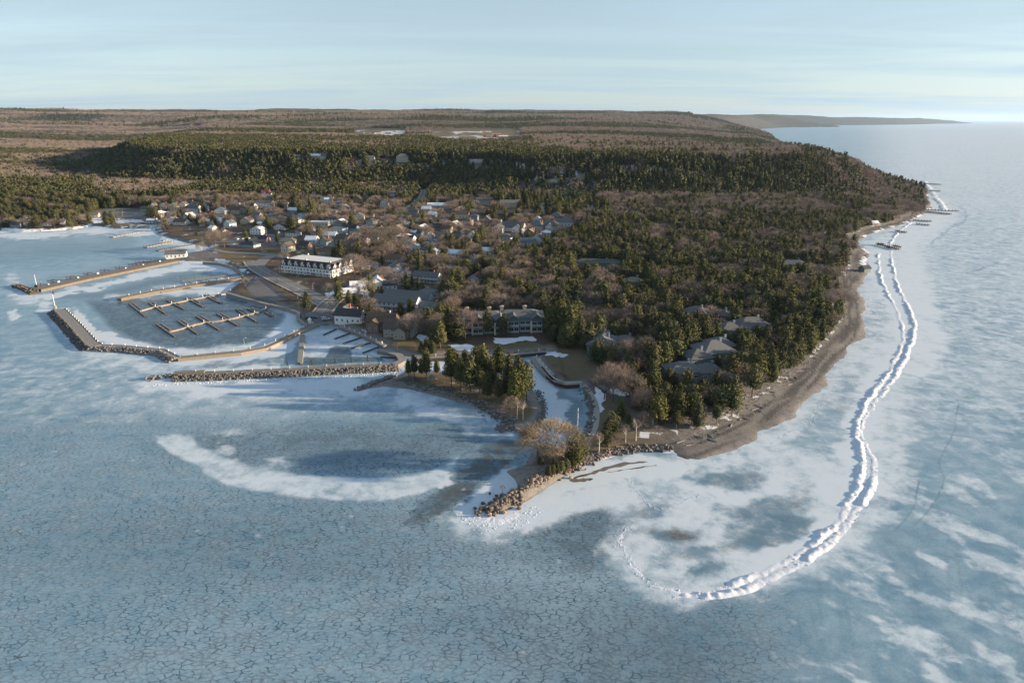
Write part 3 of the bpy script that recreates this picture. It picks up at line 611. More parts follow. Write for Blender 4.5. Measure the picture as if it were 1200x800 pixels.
def terrain():
    r = [95.0]
    while r[-1] < 62000:
        q = r[-1]; r.append(q+np.clip((q*q+14400)/96000*1.3, .7, 4.0 if q < 1700 else (8 if q < 2600 else (q*.011))))
    r = np.array(r); ncol = 640; az = np.linspace(R(-52), R(52), ncol)
    X = (r[:, None]*np.sin(az)).ravel(); Y = (r[:, None]*np.cos(az)).ravel()
    Z = hz(X, Y); rr = np.hypot(X, Y); sc = sdf(X, Y, COAST)
    Z = Z + sst(2500, 4500, rr)*(sc > 30)*(6+9*fbm(X/45, Y/45, 3, 66)+6*fbm(X/14, Y/14, 2, 67)*sst(6000, 3000, rr))
    n = len(r); i = (np.arange(n-1)[:, None]*ncol+np.arange(ncol-1)[None, :]).ravel()
    F = np.stack([i, i+1, i+ncol+1, i+ncol], 1)
    F = F[Z[F].max(1) > -.9]
    used = np.unique(F); mp_ = np.full(len(X), -1); mp_[used] = np.arange(len(used)); F = mp_[F]
    X, Y, Z, rr, sc = X[used], Y[used], Z[used], rr[used], sc[used]
    u, v = proj(X, Y, Z); s = np.clip(v-140, 5, 400)/200
    U = u+(fbm(X/6, Y/6, 3, 2)-.5)*9*s; V = v+(fbm(X/6, Y/6, 3, 4)-.5)*6*s
    g = np.zeros(X.shape); sn = g.copy(); gr = g.copy(); pv = g.copy(); mud = g.copy()
    for p in GRASS: g = np.maximum(g, pmask(U, V, p, 1.5))
    for p, k in SNOWP: sn = np.maximum(sn, k*pmask(U, V, p, 1.5))
    for p in PAVED: pv = np.maximum(pv, pmask(u, v, p, .8))
    vil = pmask(u, v, [(140,240),(470,236),(640,250),(700,290),(640,320),(540,340),(500,380),(430,400),(350,370),(240,300)], 10)
    g = np.maximum(g, vil*.5*sst(.4, .6, fbm(X/25, Y/25, 3, 19))); sn = np.maximum(sn, vil*.42*sst(.50, .68, fbm(X/13, Y/13, 3, 23)))
    # beach: pebbles below, driftwood line and snow above
    bw_ = sst(25, 90, X)*sst(0, 2, 30-sc+4*fbm(X/9, Y/9, 2, 8))*(Y < 1400)
    gr = np.maximum(gr, bw_); bandn = fbm(sc/1.7, (X+Y)/38, 3, 151); mud = np.maximum(mud, (.35+1.1*sst(.35, .62, bandn))*sst(30, 90, X)*(sst(1, 3.5, sc)*sst(14, 10, sc+3*(fbm(X/12, Y/12, 2, 7)-.5))))
    sn = np.maximum(sn, bw_*sst(11, 14, sc)*sst(26, 19, sc)*.66*sst(.47, .60, fbm(X/6, Y/4, 4, 13)*.7+.3*bandn))
    gr = np.maximum(gr, sst(6, 0, sc)*(sc > 0)*(Y < 900)); gr = np.maximum(gr, sst(0, 3, 7-sdf(X, Y, PENIN))*(Y < 500)*(X > -100)*(X < 30)*(sdf(X, Y, PENIN) > -3))
    gr = np.maximum(gr, pmask(u, v, [(590,545),(640,545),(660,560),(615,585),(600,572)], 3))
    shore = sst(12, 3, sc)*sst(.45, .6, fbm(X/8, Y/8, 3, 33)); sn = np.maximum(sn, .6*shore*(Y > 560))
    mud = np.maximum(mud, .5*pmask(U, V, [(440,446),(480,448),(520,464),(560,480),(590,496),(560,492),(500,470)], 3))
    mud = np.maximum(mud, .6*pmask(U, V, [(850,525),(905,498),(940,470),(962,448),(985,420),(1005,395),(995,400),(960,440),(925,470),(880,495),(800,530)], 4))
    far = sst(2300, 3600, rr)
    fld = np.maximum(pmask(U, V, [(505,153),(560,152),(610,153),(612,168),(545,169),(508,166)], 1), pmask(U, V, [(415,152),(475,152),(475,163),(415,163)], 1)); sn = np.maximum(sn, .55*fld*sst(.45, .6, fbm(X/60, Y/60, 3, 171))); g = np.maximum(g, fld); far = far*(1-fld)
    cliff = sst(700, 900, rr)*sst(2600, 2200, rr)
    sn = np.maximum(sn, cliff*.35*sst(.55, .7, fbm(X/20, Y/20, 3, 29))*sst(900, 500, X))
    me = npmesh('land', np.stack([X, Y, Z], 1), F[:, ::-1], M_TER, True)
    for k, a_ in (('snow', sn), ('grass', g), ('gravel', np.clip(gr, 0, 1)), ('paved', pv), ('far', far), ('mud', mud), ('cliff', cliff)): fattr(me, k, a_)
    props(link('land', me), kind='structure')
    print('terrain', len(X), len(F), round(time.time()-T0, 1))
terrain()
def gravel_bar(pts):                      # flat gravel bar lying on the shore ice
    mb = MB(); w = W0(pts); mb.prism([(p[0]+random.uniform(-.4,.4), p[1]+random.uniform(-.4,.4)) for p in w], -.1, .09)
    props(mb.obj('gravel_bar', simple('bar_gravel', (.15,.13,.11), .9, .5, 1.2, obj=False)), kind='structure')
def bar_shape(c, w0):
    c = densify(smooth_path(c, 2), 3); L, Rr = [], []
    for i, (x, y) in enumerate(c):
        k = w0*math.sin(math.pi*min(1, max(0.02, i/(len(c)-1))))*random.uniform(.7, 1.3); L.append((x, y-k)); Rr.append((x, y+k))
    return L+Rr[::-1]
gravel_bar(bar_shape([(672,560),(690,556),(712,548),(735,543),(758,541)], 2.2)); gravel_bar(bar_shape([(712,553),(740,549),(770,545)], .6)); gravel_bar(bar_shape([(668,562),(682,563),(694,561)], 2.2))

# roads: draped ribbons with kerbs and paint
def drape(path, width, name, mat, lift, kind='structure', offs=0.0, dash=None, parent=None, uselift=None):
    V, F = [], []; n = len(path)
    pa = np.array(path); tg = np.gradient(pa, axis=0); tg /= np.linalg.norm(tg, axis=1)[:, None]+1e-9; nr = np.stack([-tg[:, 1], tg[:, 0]], 1)
    a, b = pa+nr*(offs-width/2), pa+nr*(offs+width/2)
    c = pa+nr*offs
    za = hz(a[:, 0], a[:, 1])+lift; zb = hz(b[:, 0], b[:, 1])+lift; 
    for i in range(n): V += [(a[i, 0], a[i, 1], za[i]), (b[i, 0], b[i, 1], zb[i])]
    for i in range(n-1):
        if dash and (i//dash) % 2: continue
        F.append((2*i, 2*i+2, 2*i+3, 2*i+1))
    me = bpy.data.meshes.new(name); me.from_pydata(V, [], F); me.materials.append(mat); me.update()
    return props(link(name, me), kind=kind)
ROADW = []
for i, (pts, w) in enumerate(ROADS):
    c = [tuple(at(u, v))[:2] for u, v in pts]; c = densify(smooth_path(c, 2), 5); ROADW.append((c, w))
    L = .22+.012*i
    drape(c, w, 'road', M_ROAD, L)
    if i < 3:
        drape(c, .2, 'road_marking', M_LINE, L+.02); drape(c, 1.6, 'sidewalk', M_WALK, L+.13, offs=w/2+1.2) if i < 2 else None; drape(c, 1.6, 'sidewalk', M_WALK, L+.13, offs=-w/2-1.2)
    if i == 0:
        for s_ in (-1, 1): drape(c, .25, 'road_marking', M_LINE, L+.02, offs=s_*(w/2-.7))
for p in PAVED[:2]:
    mb = MB(); w = [at(u, v) for u, v in p]; mb.face([(q[0], q[1], q[2]+.2) for q in w]); props(mb.obj('parking_lot', M_ASPH), kind='structure')
    for i in range(8):
        a, b = w[0].lerp(w[2], .1+i*.1), w[1].lerp(w[3 if len(w) > 3 else 2], .1+i*.1)
# ------------------------------------------------------------------ trees
def leafcloud(V, F, MI, C, size, mi, rng, stretch=1.0, up=.3, out=None):
    # C: centres (n,3); a randomly turned triangle pair (one kinked leaf spray) at each
    n = len(C); a = rng.normal(size=(n, 3)); a = a*.38+(out if out is not None else 0); a[:, 2] += up; a /= np.linalg.norm(a, axis=1)[:, None]
    b = np.cross(a, rng.normal(size=(n, 3))); b /= np.linalg.norm(b, axis=1)[:, None]
    c = np.cross(a, b); s = size*rng.uniform(.7, 1.3, n)[:, None]
    p0 = C-b*s*.5*stretch; p1 = C+c*s*.5; p2 = C+b*s*.5*stretch; p3 = C-c*s*.5
    k = sum(len(v) for v in V); V.append(np.stack([p0, p1, p2, p3], 1).reshape(-1, 3))
    i = np.arange(n)*4+k
    F.append(np.stack([i, i+1, i+2, i+3], 1)); MI.append(np.full(n, mi))
def cone_core(V, F, MI, h0, h1, rad, mi, rng, seg=8, rings=5, prof=None):
    k = sum(len(v) for v in V); pts = []
    for j in range(rings):
        t = j/(rings-1); z = h0+(h1-h0)*t; rr = prof(t)*rad
        for i in range(seg):
            a = 2*math.pi*i/seg; q = rr*rng.uniform(.8, 1.15); pts.append((q*math.cos(a), q*math.sin(a), z))
    V.append(np.array(pts)); f = []
    for j in range(rings-1):
        for i in range(seg):
            i2 = (i+1) % seg; f.append((k+j*seg+i, k+j*seg+i2, k+(j+1)*seg+i2, k+(j+1)*seg+i))
    F.append(np.array(f)); MI.append(np.full(len(f), mi))
def post(V, F, MI, p, q, r0, r1, mi, seg=4):
    p, q = np.array(p, float), np.array(q, float); d = q-p; d /= np.linalg.norm(d)+1e-9
    u = np.cross(d, [0.3, .5, .81]); u /= np.linalg.norm(u)+1e-9; w = np.cross(d, u)
    k = sum(len(v) for v in V); pts = []
    for i in range(seg):
        a = 2*math.pi*i/seg; e = u*math.cos(a)+w*math.sin(a); pts += [p+e*r0, q+e*r1]
    V.append(np.array(pts)); F.append(np.array([(k+2*i, k+2*((i+1) % seg), k+2*((i+1) % seg)+1, k+2*i+1) for i in range(seg)])); MI.append(np.full(seg, mi))
def fin(name, V, F, MI, mats): return npmesh(name, np.concatenate(V), np.concatenate(F), mats, False, np.concatenate(MI))
def conifer(seed, n=520, leaf=.62, h=13.0, rad=2.9, bare=.12, split=True, spire=False, lobes=9):
    rng = np.random.default_rng(seed); V, F, MI = [], [], []
    prof = (lambda t: max(.04, (1-t)**.8*min(1, .45+t*4))) if spire else (lambda t: max(.05, (1-t**1.45)**.85*min(1, .62+t*2.2)))
    z0, z1 = h*bare, h
    # lobes: overlapping tufts that break the outline
    cs = []
    for i in range(lobes):
        t = (i+.3)/lobes*.86; a = i*2.4+rng.uniform(-.5, .5); r = prof(t)*rad*.52
        cs.append((r*math.cos(a), r*math.sin(a), z0+(z1-z0)*(t+.06), rad*(.42+.35*prof(t)), (z1-z0)*.17))
    cs.append((0, 0, z1-(z1-z0)*.13, rad*.30, (z1-z0)*.15))
    cs = np.array(cs); w = cs[:, 3]**2; pick = rng.choice(len(cs), int(n*.72), p=w/w.sum())
    d = rng.normal(size=(len(pick), 3)); d /= np.linalg.norm(d, axis=1)[:, None]; q = rng.uniform(.72, 1.05, len(pick))[:, None]
    C1 = cs[pick, :3]+d*q*np.stack([cs[pick, 3], cs[pick, 3], cs[pick, 4]], 1)
    m = n-len(pick); t = rng.uniform(0, .98, m); a = rng.uniform(0, 6.283, m); pr = np.array([prof(x) for x in t])*rad*rng.uniform(.72, 1.0, m)
    C2 = np.stack([pr*np.cos(a), pr*np.sin(a), z0+(z1-z0)*t], 1)
    O2 = np.stack([np.cos(a), np.sin(a), .35+0*a], 1); leafcloud(V, F, MI, np.concatenate([C1, C2]), leaf, 0, rng, 1.5, .1, np.concatenate([d, O2]))
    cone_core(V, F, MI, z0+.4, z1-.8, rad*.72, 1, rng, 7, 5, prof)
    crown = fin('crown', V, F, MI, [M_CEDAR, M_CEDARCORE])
    V, F, MI = [], [], []; post(V, F, MI, (0,0,-.6), (0,0,h*.8), h*.020, .05, 0, 5)
    if not split:
        v0 = crown; return v0
    return crown, fin('trunk', V, F, MI, [M_BARK])
def limbs(V, F, MI, p, d, L, r, depth, rng, mi, tips, spread=.6):
    q = p+d*L; post(V, F, MI, p, q, r, r*.6, mi, 4 if depth > 1 else 3)
    if depth == 0: tips.append((q, d)); return
    for _ in range(rng.integers(2, 4)):
        e = d+rng.normal(size=3)*spread; e[2] = max(e[2], .12); e /= np.linalg.norm(e)
        limbs(V, F, MI, q, e, L*rng.uniform(.62, .85), r*.55, depth-1, rng, mi, tips, spread)
def bare_tree(seed, n=520, h=12.0, width=1.0, tw=.06, twl=1.5, mats=None, depth=3, birch=False, mi_trunk=0, shell=.72):
    rng = np.random.default_rng(seed); V, F, MI = [], [], []; tips = []
    base = np.array([0, 0, -.5]); fork = np.array([0, 0, h*rng.uniform(.2, .32)])
    post(V, F, MI, base, fork, h*.022, h*.017, mi_trunk, 5)
    if birch:
        fork = np.array([rng.uniform(-.4, .4), rng.uniform(-.4, .4), h*.75]); post(V, F, MI, (0,0,h*.2), fork, h*.016, h*.007, mi_trunk, 5)
        for i in range(9):
            a = rng.uniform(0, 6.28); z = h*rng.uniform(.3, .8); e = np.array([math.cos(a)*.7, math.sin(a)*.7, .8]); e /= np.linalg.norm(e)
            limbs(V, F, MI, np.array([0, 0, z]), e, h*.15, h*.006, 1, rng, mi_trunk, tips, .5)
    else:
        for i in range(5):
            a = i*1.257+rng.uniform(-.4, .4); e = np.array([math.cos(a)*.75*width, math.sin(a)*.75*width, .8]); e /= np.linalg.norm(e)
            limbs(V, F, MI, fork, e, h*.24, h*.012, depth-1, rng, mi_trunk, tips, .45)
    trunk = fin('trunk', V, F, MI, mats or [M_BARK])
    V, F, MI = [], [], []; T = np.array([x[0] for x in tips]); D = np.array([x[1] for x in tips])
    ctr = np.array([0, 0, h*.62]); k = rng.integers(0, len(T), n)
    rx = h*.36*width; dd = rng.normal(size=(n, 3)); dd /= np.linalg.norm(dd, axis=1)[:, None]; dd[:, 2] = np.abs(dd[:, 2])*1.0-.25*rng.random(n)
    dome = ctr+dd*np.array([rx, rx, h*.36])*rng.uniform(.72, 1.0, n)[:, None]
    P = np.where(rng.random(n)[:, None] < shell, dome, T[k]+rng.normal(size=(n, 3))*h*.05)
    o = P-np.array([0, 0, h*.35]); o /= np.linalg.norm(o, axis=1)[:, None]; o = o+rng.normal(size=(n, 3))*.45; o /= np.linalg.norm(o, axis=1)[:, None]
    s = np.cross(o, rng.normal(size=(n, 3))); s /= np.linalg.norm(s, axis=1)[:, None]; l = twl*rng.uniform(.6, 1.3, n)[:, None]
    pts = np.stack([P-o*l*.5-s*tw, P-o*l*.5+s*tw, P+o*l*.5+s*tw*.3, P+o*l*.5-s*tw*.3], 1).reshape(-1, 3)
    i = np.arange(n)*4; V.append(pts); F.append(np.stack([i, i+1, i+2, i+3], 1)); MI.append(np.zeros(n, int))
    crown = fin('crown', V, F, MI, [M_TWIG]); return crown, trunk
def joined(name, parts):
    V, F, MI, mats, k = [], [], [], [], 0
    for me in parts:
        a = np.empty(len(me.vertices)*3, np.float32); me.vertices.foreach_get('co', a); V.append(a.reshape(-1, 3))
        f = np.empty(len(me.loops), np.int32); me.loops.foreach_get('vertex_index', f); F.append(f.reshape(-1, 4)+k); k += len(me.vertices)
        m = np.empty(len(me.polygons), np.int32); me.polygons.foreach_get('material_index', m); MI.append(m+len(mats)); mats += list(me.materials)
    return npmesh(name, np.concatenate(V), np.concatenate(F), mats, False, np.concatenate(MI))
CED = [conifer(100+i, 950, .52, 13, 3.7+.35*(i % 3), .05+.04*(i % 2), lobes=11) for i in range(6)]
CEDT = [conifer(150+i, 850, .52, 13, 3.4, .26+.05*i, lobes=11) for i in range(3)]            # edge trees with a bare lower stem
FIR = [conifer(180+i, 620, .55, 13, 2.7, .03, spire=True, lobes=12) for i in range(3)]
CEDHI = [conifer(190+i, 1700, .42, 13, 2.8, .20+.04*i, lobes=15) for i in range(4)]
BARE = [bare_tree(200+i, 620, 12, 1+.12*(i % 3), .042, 1.5) for i in range(5)]
BAREHI = [bare_tree(220+i, 1500, 12, 1.05, .026, 1.5, depth=4) for i in range(3)]
BIR = [bare_tree(240+i, 520, 12, .55, .024, 1.2, mats=[M_BIRCH], birch=True) for i in range(3)]
CLO = [joined('cedar', conifer(300+i, 130, 1.25, 13, 3.5, .05, lobes=7)) for i in range(4)]
FLO = [joined('fir', conifer(310+i, 90, 1.2, 13, 2.2, .03, spire=True, lobes=7)) for i in range(2)]
BLO = [joined('bare', bare_tree(320+i, 130, 12, 1.1, .12, 2.0, depth=1)) for i in range(4)]
CJ = [joined('cedar_tree', c) for c in CED+CEDT+FIR]; BJ = [joined('bare_tree', c) for c in BARE]

OPEN = [[(q[0], q[1]) for q in p] for p in (GRASS[:9]+PAVED)]
ZF = [(516,350),(545,322),(600,300),(650,285),(690,268),(760,258),(850,250),(1000,258),(1060,262),(1020,275),(1000,290),(1002,310),(992,335),(988,360),(972,400),(940,442),(892,478),(858,494),(812,506),(768,508),(742,482),(712,455),
      (704,436),(700,415),(640,402),(632,370),(560,366),(530,368)]
ZV = [(150,238),(300,232),(480,238),(560,232),(640,262),(690,268),(650,285),(600,300),(545,322),(516,350),(545,400),(440,395),(400,372),(350,370),(225,310),(190,280),(165,262)]
HOUSES_XY = []       # filled by the house builder before the forest is planted: (x, y, radius)
KEEP = []            # sight lines kept open towards houses seen in the photograph
def plant():
    rng = np.random.default_rng(5)
    def cand(x0, x1, y0, y1, s):
        xs, ys = np.meshgrid(np.arange(x0, x1, s), np.arange(y0, y1, s*.87)); xs[1::2] += s/2
        return (xs+rng.uniform(-.42, .42, xs.shape)*s).ravel(), (ys+rng.uniform(-.42, .42, ys.shape)*s).ravel()
    parts = [cand(-900, 760, 230, 1060, 7.4), cand(-1500, 1300, 1060, 1600, 7.6), cand(-2300, 1500, 1600, 2600, 8.2), cand(-4000, 3200, 2600, 4600, 13.0), cand(-7600, 3800, 4600, 8600, 27.0)]
    bigf = [1, 1, 1.06, 1.28, 2.0]
    X = np.concatenate([p[0] for p in parts]); Y = np.concatenate([p[1] for p in parts]); G = np.concatenate([np.full(len(p[0]), g) for p, g in zip(parts, bigf)])
    m = np.abs(X) < Y*.80+40; X, Y, G = X[m], Y[m], G[m]
    sc = sdf(X, Y, COAST); m = sc > 3; X, Y, G, sc = X[m], Y[m], G[m], sc[m]
    Z = hz(X, Y); u, v = proj(X, Y, Z); m = (u > -120) & (u < 1320) & (v > 120); X, Y, Z, G, sc, u, v = (q[m] for q in (X, Y, Z, G, sc, u, v))
    keep = np.ones(len(X), bool)
    for p in OPEN: keep &= ~inside(u, v, p)
    for c, w in ROADW: keep &= segdist(X, Y, c) > w/2+4
    for p in OPENX: keep &= ~inside(u, v, p)
    inF = inside(u, v, ZF); inV = inside(u, v, ZV); cr = sdf(X, Y, CREST)
    beach = np.where(X > 40, 15, 5)
    keep &= sc > np.where(Y < 1500, beach*np.where(Y > 900, .45, 1), 8)
    front = (Y < 560) & ~inF; keep &= ~(front & ~inV) | (Y > 560)
    keep &= ~((u < 420) & (v > 262) & (u > 190) & ~inV)
    dens = np.ones(len(X)); dens[inV] = .72+.25*(fbm(X[inV]/40, Y[inV]/40, 3, 61) > .5)
    dens[(~inV) & (~inF) & (u < 210) & (v > 235) & (v < 275)] = .8
    keep &= rng.random(len(X)) < dens
    # thin woodland on the snowy slope in front of the rocks
    thin = inside(u, v, [(605,212),(704,212),(704,262),(640,262),(612,250)]); keep &= ~thin | (rng.random(len(X)) < .28)
    fld = inside(u, v, [(505,153),(560,152),(610,153),(612,168),(545,169),(508,166)]) | inside(u, v, [(415,152),(475,152),(475,163),(415,163)]); keep &= ~fld
    for (hx, hy, hr) in HOUSES_XY: keep &= (X-hx)**2+(Y-hy)**2 > hr*hr
    ht = (.62+.55*rng.random(len(X))**.8)*G*(.85+.3*fbm(X/30, Y/30, 2, 99))*np.where(inV, .92, 1.06)*np.where(inF & (Y < 420), .96, 1)
    # trees that would hide a house the photograph shows are left out
    hp = FPX*12.0*ht/(Y*CP-(Z-CAM_H)*SP)
    for (hu, hv, wpx, hY) in KEEP:
        keep &= ~((np.abs(u-hu) < wpx) & (Y < hY) & (v > hv-2) & (v-hp*1.0 < hv-1.5))
    X, Y, Z, G, sc, u, v, ht, inF, inV, cr = (q[keep] for q in (X, Y, Z, G, sc, u, v, ht, inF, inV, cr))
    n1 = fbm(X/55, Y/55, 3, 71); n2 = fbm(X/260, Y/160, 4, 83); n3 = fbm(X/18, Y/18, 2, 87)
    pc = np.full(len(X), .30)
    pc = np.where(inF, np.where(n1 > .55, .40, .85), pc)
    pc = np.where(inF & (Y < 420), np.where(n1 > .60, .5, .88), pc)
    pc = np.where(inV, np.where(n3 > .58, .45, .12), pc)
    mid_ = (~inF) & (~inV) & (Y > 560) & (cr < -120) & (u > 100); pc = np.where(mid_ & (X > 120), np.where(n1 > .46, .10, .55), pc)
    pc = np.where(mid_ & (X <= 120), np.where(n1 > .60, .45, .92), pc)
    nb = (fbm(X/120, Y/120, 3, 141)-.5); bl = sst(-200, 500, X+nb*500)
    slope = (cr > -125) & (cr < 330*(1-bl)+25*bl+nb*220*(1-bl)+(n1-.5)*90); pc = np.where(slope, np.where((n1 > .66), .45, .93), pc)
    pc = np.where((cr > 10) & (X > -200) & ~slope, .04+.25*(n2 > .56), pc); pc = np.where((sc < 200) & (X > 500) & (Y > 950), np.where(n1 > .52, .5, .10), pc)
    west = (~slope) & (X < -500) & (Y > 1000); pc = np.where(west, np.where(n2 > .5, .15, .78), pc)
    plate = (~slope) & (Y > 1500) & (X > -900) & (X < 60); pc = np.where(plate, np.where(n2 > .52, .12, .62), pc)
    n4 = fbm(X/1300, Y/420, 5, 93); pc = np.where(Y > 2400, np.where(n4 > .53, .92, .03), pc)
    lshore = (u < 112) & (v > 215) & (v < 275); pc = np.where(lshore, .85, pc)
    con = rng.random(len(X)) < pc
    fir = con & (((cr > -125) & (cr < 90) & (X > 0)) | (rng.random(len(X)) < .12)); fir &= rng.random(len(X)) < .62
    ht = ht*np.where(con & (cr > -125) & (cr < 90), 1.12, 1)*np.where(con, 1, .95)
    rot = rng.uniform(0, 6.283, len(X)); wd = rng.uniform(.85, 1.32, len(X))*np.where(con, 1.06, 1.30)
    var = rng.integers(0, 1000, len(X))
    depth = Y*CP-(Z-CAM_H)*SP; size = ht/depth; lod = depth < 950
    print('trees', len(X), con.sum(), (~con).sum(), lod.sum())
    # the 300 that show largest of each kind stand as trees of their own
    vis = (u > -5) & (u < 1205) & (v < 790)
    def zone(i):
        if inF[i] and Y[i] < 330: return 'front'
        if inF[i] and X[i] > 150: return 'beach'
        if inF[i]: return 'wood'
        if inV[i]: return 'village'
        if u[i] < 200: return 'leftshore'
        return 'slope'
    LM = [(790,498,'the boulder end of the gravel beach'),(850,478,'the middle of the gravel beach'),(905,445,'the snow patches on the beach bank'),(955,405,'the bend of the gravel beach'),(985,345,'the narrow upper beach'),(1005,295,'the far end of the beach'),
      (708,420,'the left roofed condominium in the wood'),(798,446,'the lowest condominium roof'),(834,424,'the large condominium above the beach'),(878,394,'the condominium nearest the beach'),(815,378,'the deep hidden condominium'),(740,470,'the park lawn'),
      (600,366,'the lakefront condominiums'),(650,380,'the right end of the lakefront condominiums'),(700,315,'the long olive roof'),(742,345,'the small olive roof'),(928,330,'the upper pale roof'),(550,335,'the narrow blue house'),(640,330,'the grove above the lakefront condominiums'),
      (470,300,'the long street'),(560,282,'the prominent white house'),(350,270,'the village centre'),(230,260,'the shore houses'),(60,255,'the far shore cottages'),(640,268,'the broad grey complex'),(560,246,'the cream apartments'),(400,235,'the foot of the dark hill'),(780,330,'the middle of the cedar wood'),(860,340,'the upper cedar wood'),(470,375,'the grey lodge')]
    lmu = np.array([(a_, b_) for a_, b_, c_ in LM]); ORD = ['tallest','second tallest','third tallest','fourth tallest','fifth tallest','sixth tallest','seventh tallest','eighth tallest','ninth tallest','tenth tallest']
    single = np.zeros(len(X), bool)
    for kind, msk, lib, lab in (('cedar_tree', con, 'c', None), ('bare_tree', ~con, 'b', None)):
        idx = np.where(msk & vis & lod)[0]; idx = idx[np.argsort(-size[idx])][:NCED if kind == 'cedar_tree' else NBARE]
        cnt = {}
        lmi = {int(i): int(np.argmin(((lmu-[u[i], v[i]])**2).sum(1))) for i in idx}
        for i in sorted((int(q) for q in idx), key=lambda q: -ht[q]):
            single[i] = True; z = zone(i); k = int(var[i]); lm = lmi[i]; c_ = cnt.get(lm, 0); cnt[lm] = c_+1; word = 'cedar' if lib == 'c' else 'bare tree'
            lab_ = '%s %s by %s' % (ORD[c_], word, LM[lm][2]) if c_ < len(ORD) else 'one of the lower %ss by %s' % (word, LM[lm][2])
            parts_ = (CEDT[k % 3] if z == 'front' and k % 2 else CED[k % 6]) if kind == 'cedar_tree' else BARE[k % 5]
            grp = ('cedars' if lib == 'c' else 'bare trees')+' by '+LM[lm][2]
            o = thing(kind, (X[i], Y[i], Z[i]-.1), rot[i], lab_, 'tree', grp)
            s = ht[i]; o.scale = (s*wd[i], s*wd[i], s)
            link('crown', parts_[0], o); link('trunk', parts_[1], o)
    # everything else: one wood of evergreens and one of bare trees, points instanced with geometry nodes
    def forest(name, label, cat, sel, protos, pick):
        pts = np.stack([X, Y, Z-.1], 1)[sel]
        me = bpy.data.meshes.new(name); me.vertices.add(len(pts)); me.vertices.foreach_set('co', pts.astype(np.float32).ravel())
        a = me.attributes.new('pick', 'INT', 'POINT'); a.data.foreach_set('value', pick[sel].astype(np.int32))
        a = me.attributes.new('rot', 'FLOAT_VECTOR', 'POINT'); rr_ = np.zeros((len(pts), 3), np.float32); rr_[:, 2] = rot[sel]; a.data.foreach_set('vector', rr_.ravel())
        a = me.attributes.new('siz', 'FLOAT_VECTOR', 'POINT'); s_ = np.stack([ht*wd, ht*wd, ht], 1)[sel].astype(np.float32); a.data.foreach_set('vector', s_.ravel())
        o = link(name, me); props(o, label, cat, kind='stuff')
        c = bpy.data.collections.new(name+'_kinds')
        for i, p in enumerate(protos):
            q = bpy.data.objects.new('kind_%02d' % i, p); c.objects.link(q)
        g = bpy.data.node_groups.new(name, 'GeometryNodeTree'); g.interface.new_socket('Geometry', in_out='INPUT', socket_type='NodeSocketGeometry'); g.interface.new_socket('Geometry', in_out='OUTPUT', socket_type='NodeSocketGeometry')
        gi, go = g.nodes.new('NodeGroupInput'), g.nodes.new('NodeGroupOutput')
        ci = g.nodes.new('GeometryNodeCollectionInfo'); ci.inputs['Collection'].default_value = c; ci.inputs['Separate Children'].default_value = True; ci.inputs['Reset Children'].default_value = True
        ip = g.nodes.new('GeometryNodeInstanceOnPoints'); ip.inputs['Pick Instance'].default_value = True
        def na(nm, ty):
            n = g.nodes.new('GeometryNodeInputNamedAttribute'); n.data_type = ty; n.inputs[0].default_value = nm; return n.outputs['Attribute']
        mp_ = g.nodes.new('GeometryNodeMeshToPoints')
        g.links.new(gi.outputs[0], mp_.inputs['Mesh']); g.links.new(mp_.outputs[0], ip.inputs['Points'])
        g.links.new(ci.outputs[0], ip.inputs['Instance']); g.links.new(na('pick', 'INT'), ip.inputs['Instance Index'])
        g.links.new(na('rot', 'FLOAT_VECTOR'), ip.inputs['Rotation']); g.links.new(na('siz', 'FLOAT_VECTOR'), ip.inputs['Scale'])
        g.links.new(ip.outputs[0], go.inputs[0])
        md = o.modifiers.new('trees', 'NODES'); md.node_group = g
    rest = ~single
    prot = CJ+CLO+FLO; nC = len(CJ)
    pick = np.where(lod, np.where(fir, 9+var % 3, var % 6), np.where(fir, nC+4+var % 2, nC+var % 4))
    forest('cedar_wood', 'dense evergreen wood of cedars and firs over the slopes and plateau', 'woodland', rest & con, prot, pick)
    prot = BJ+BLO; pick = np.where(lod, var % 5, 5+var % 4)
    forest('bare_wood', 'leafless brown woodland covering the plateau and the village edges', 'woodland', rest & ~con, prot, pick)
NCED, NBARE = 262, 262
OPENX = [[(545,366),(632,366),(632,402),(560,408),(540,400)], [(195,262),(340,268),(420,300),(420,372),(340,372),(200,300)]]
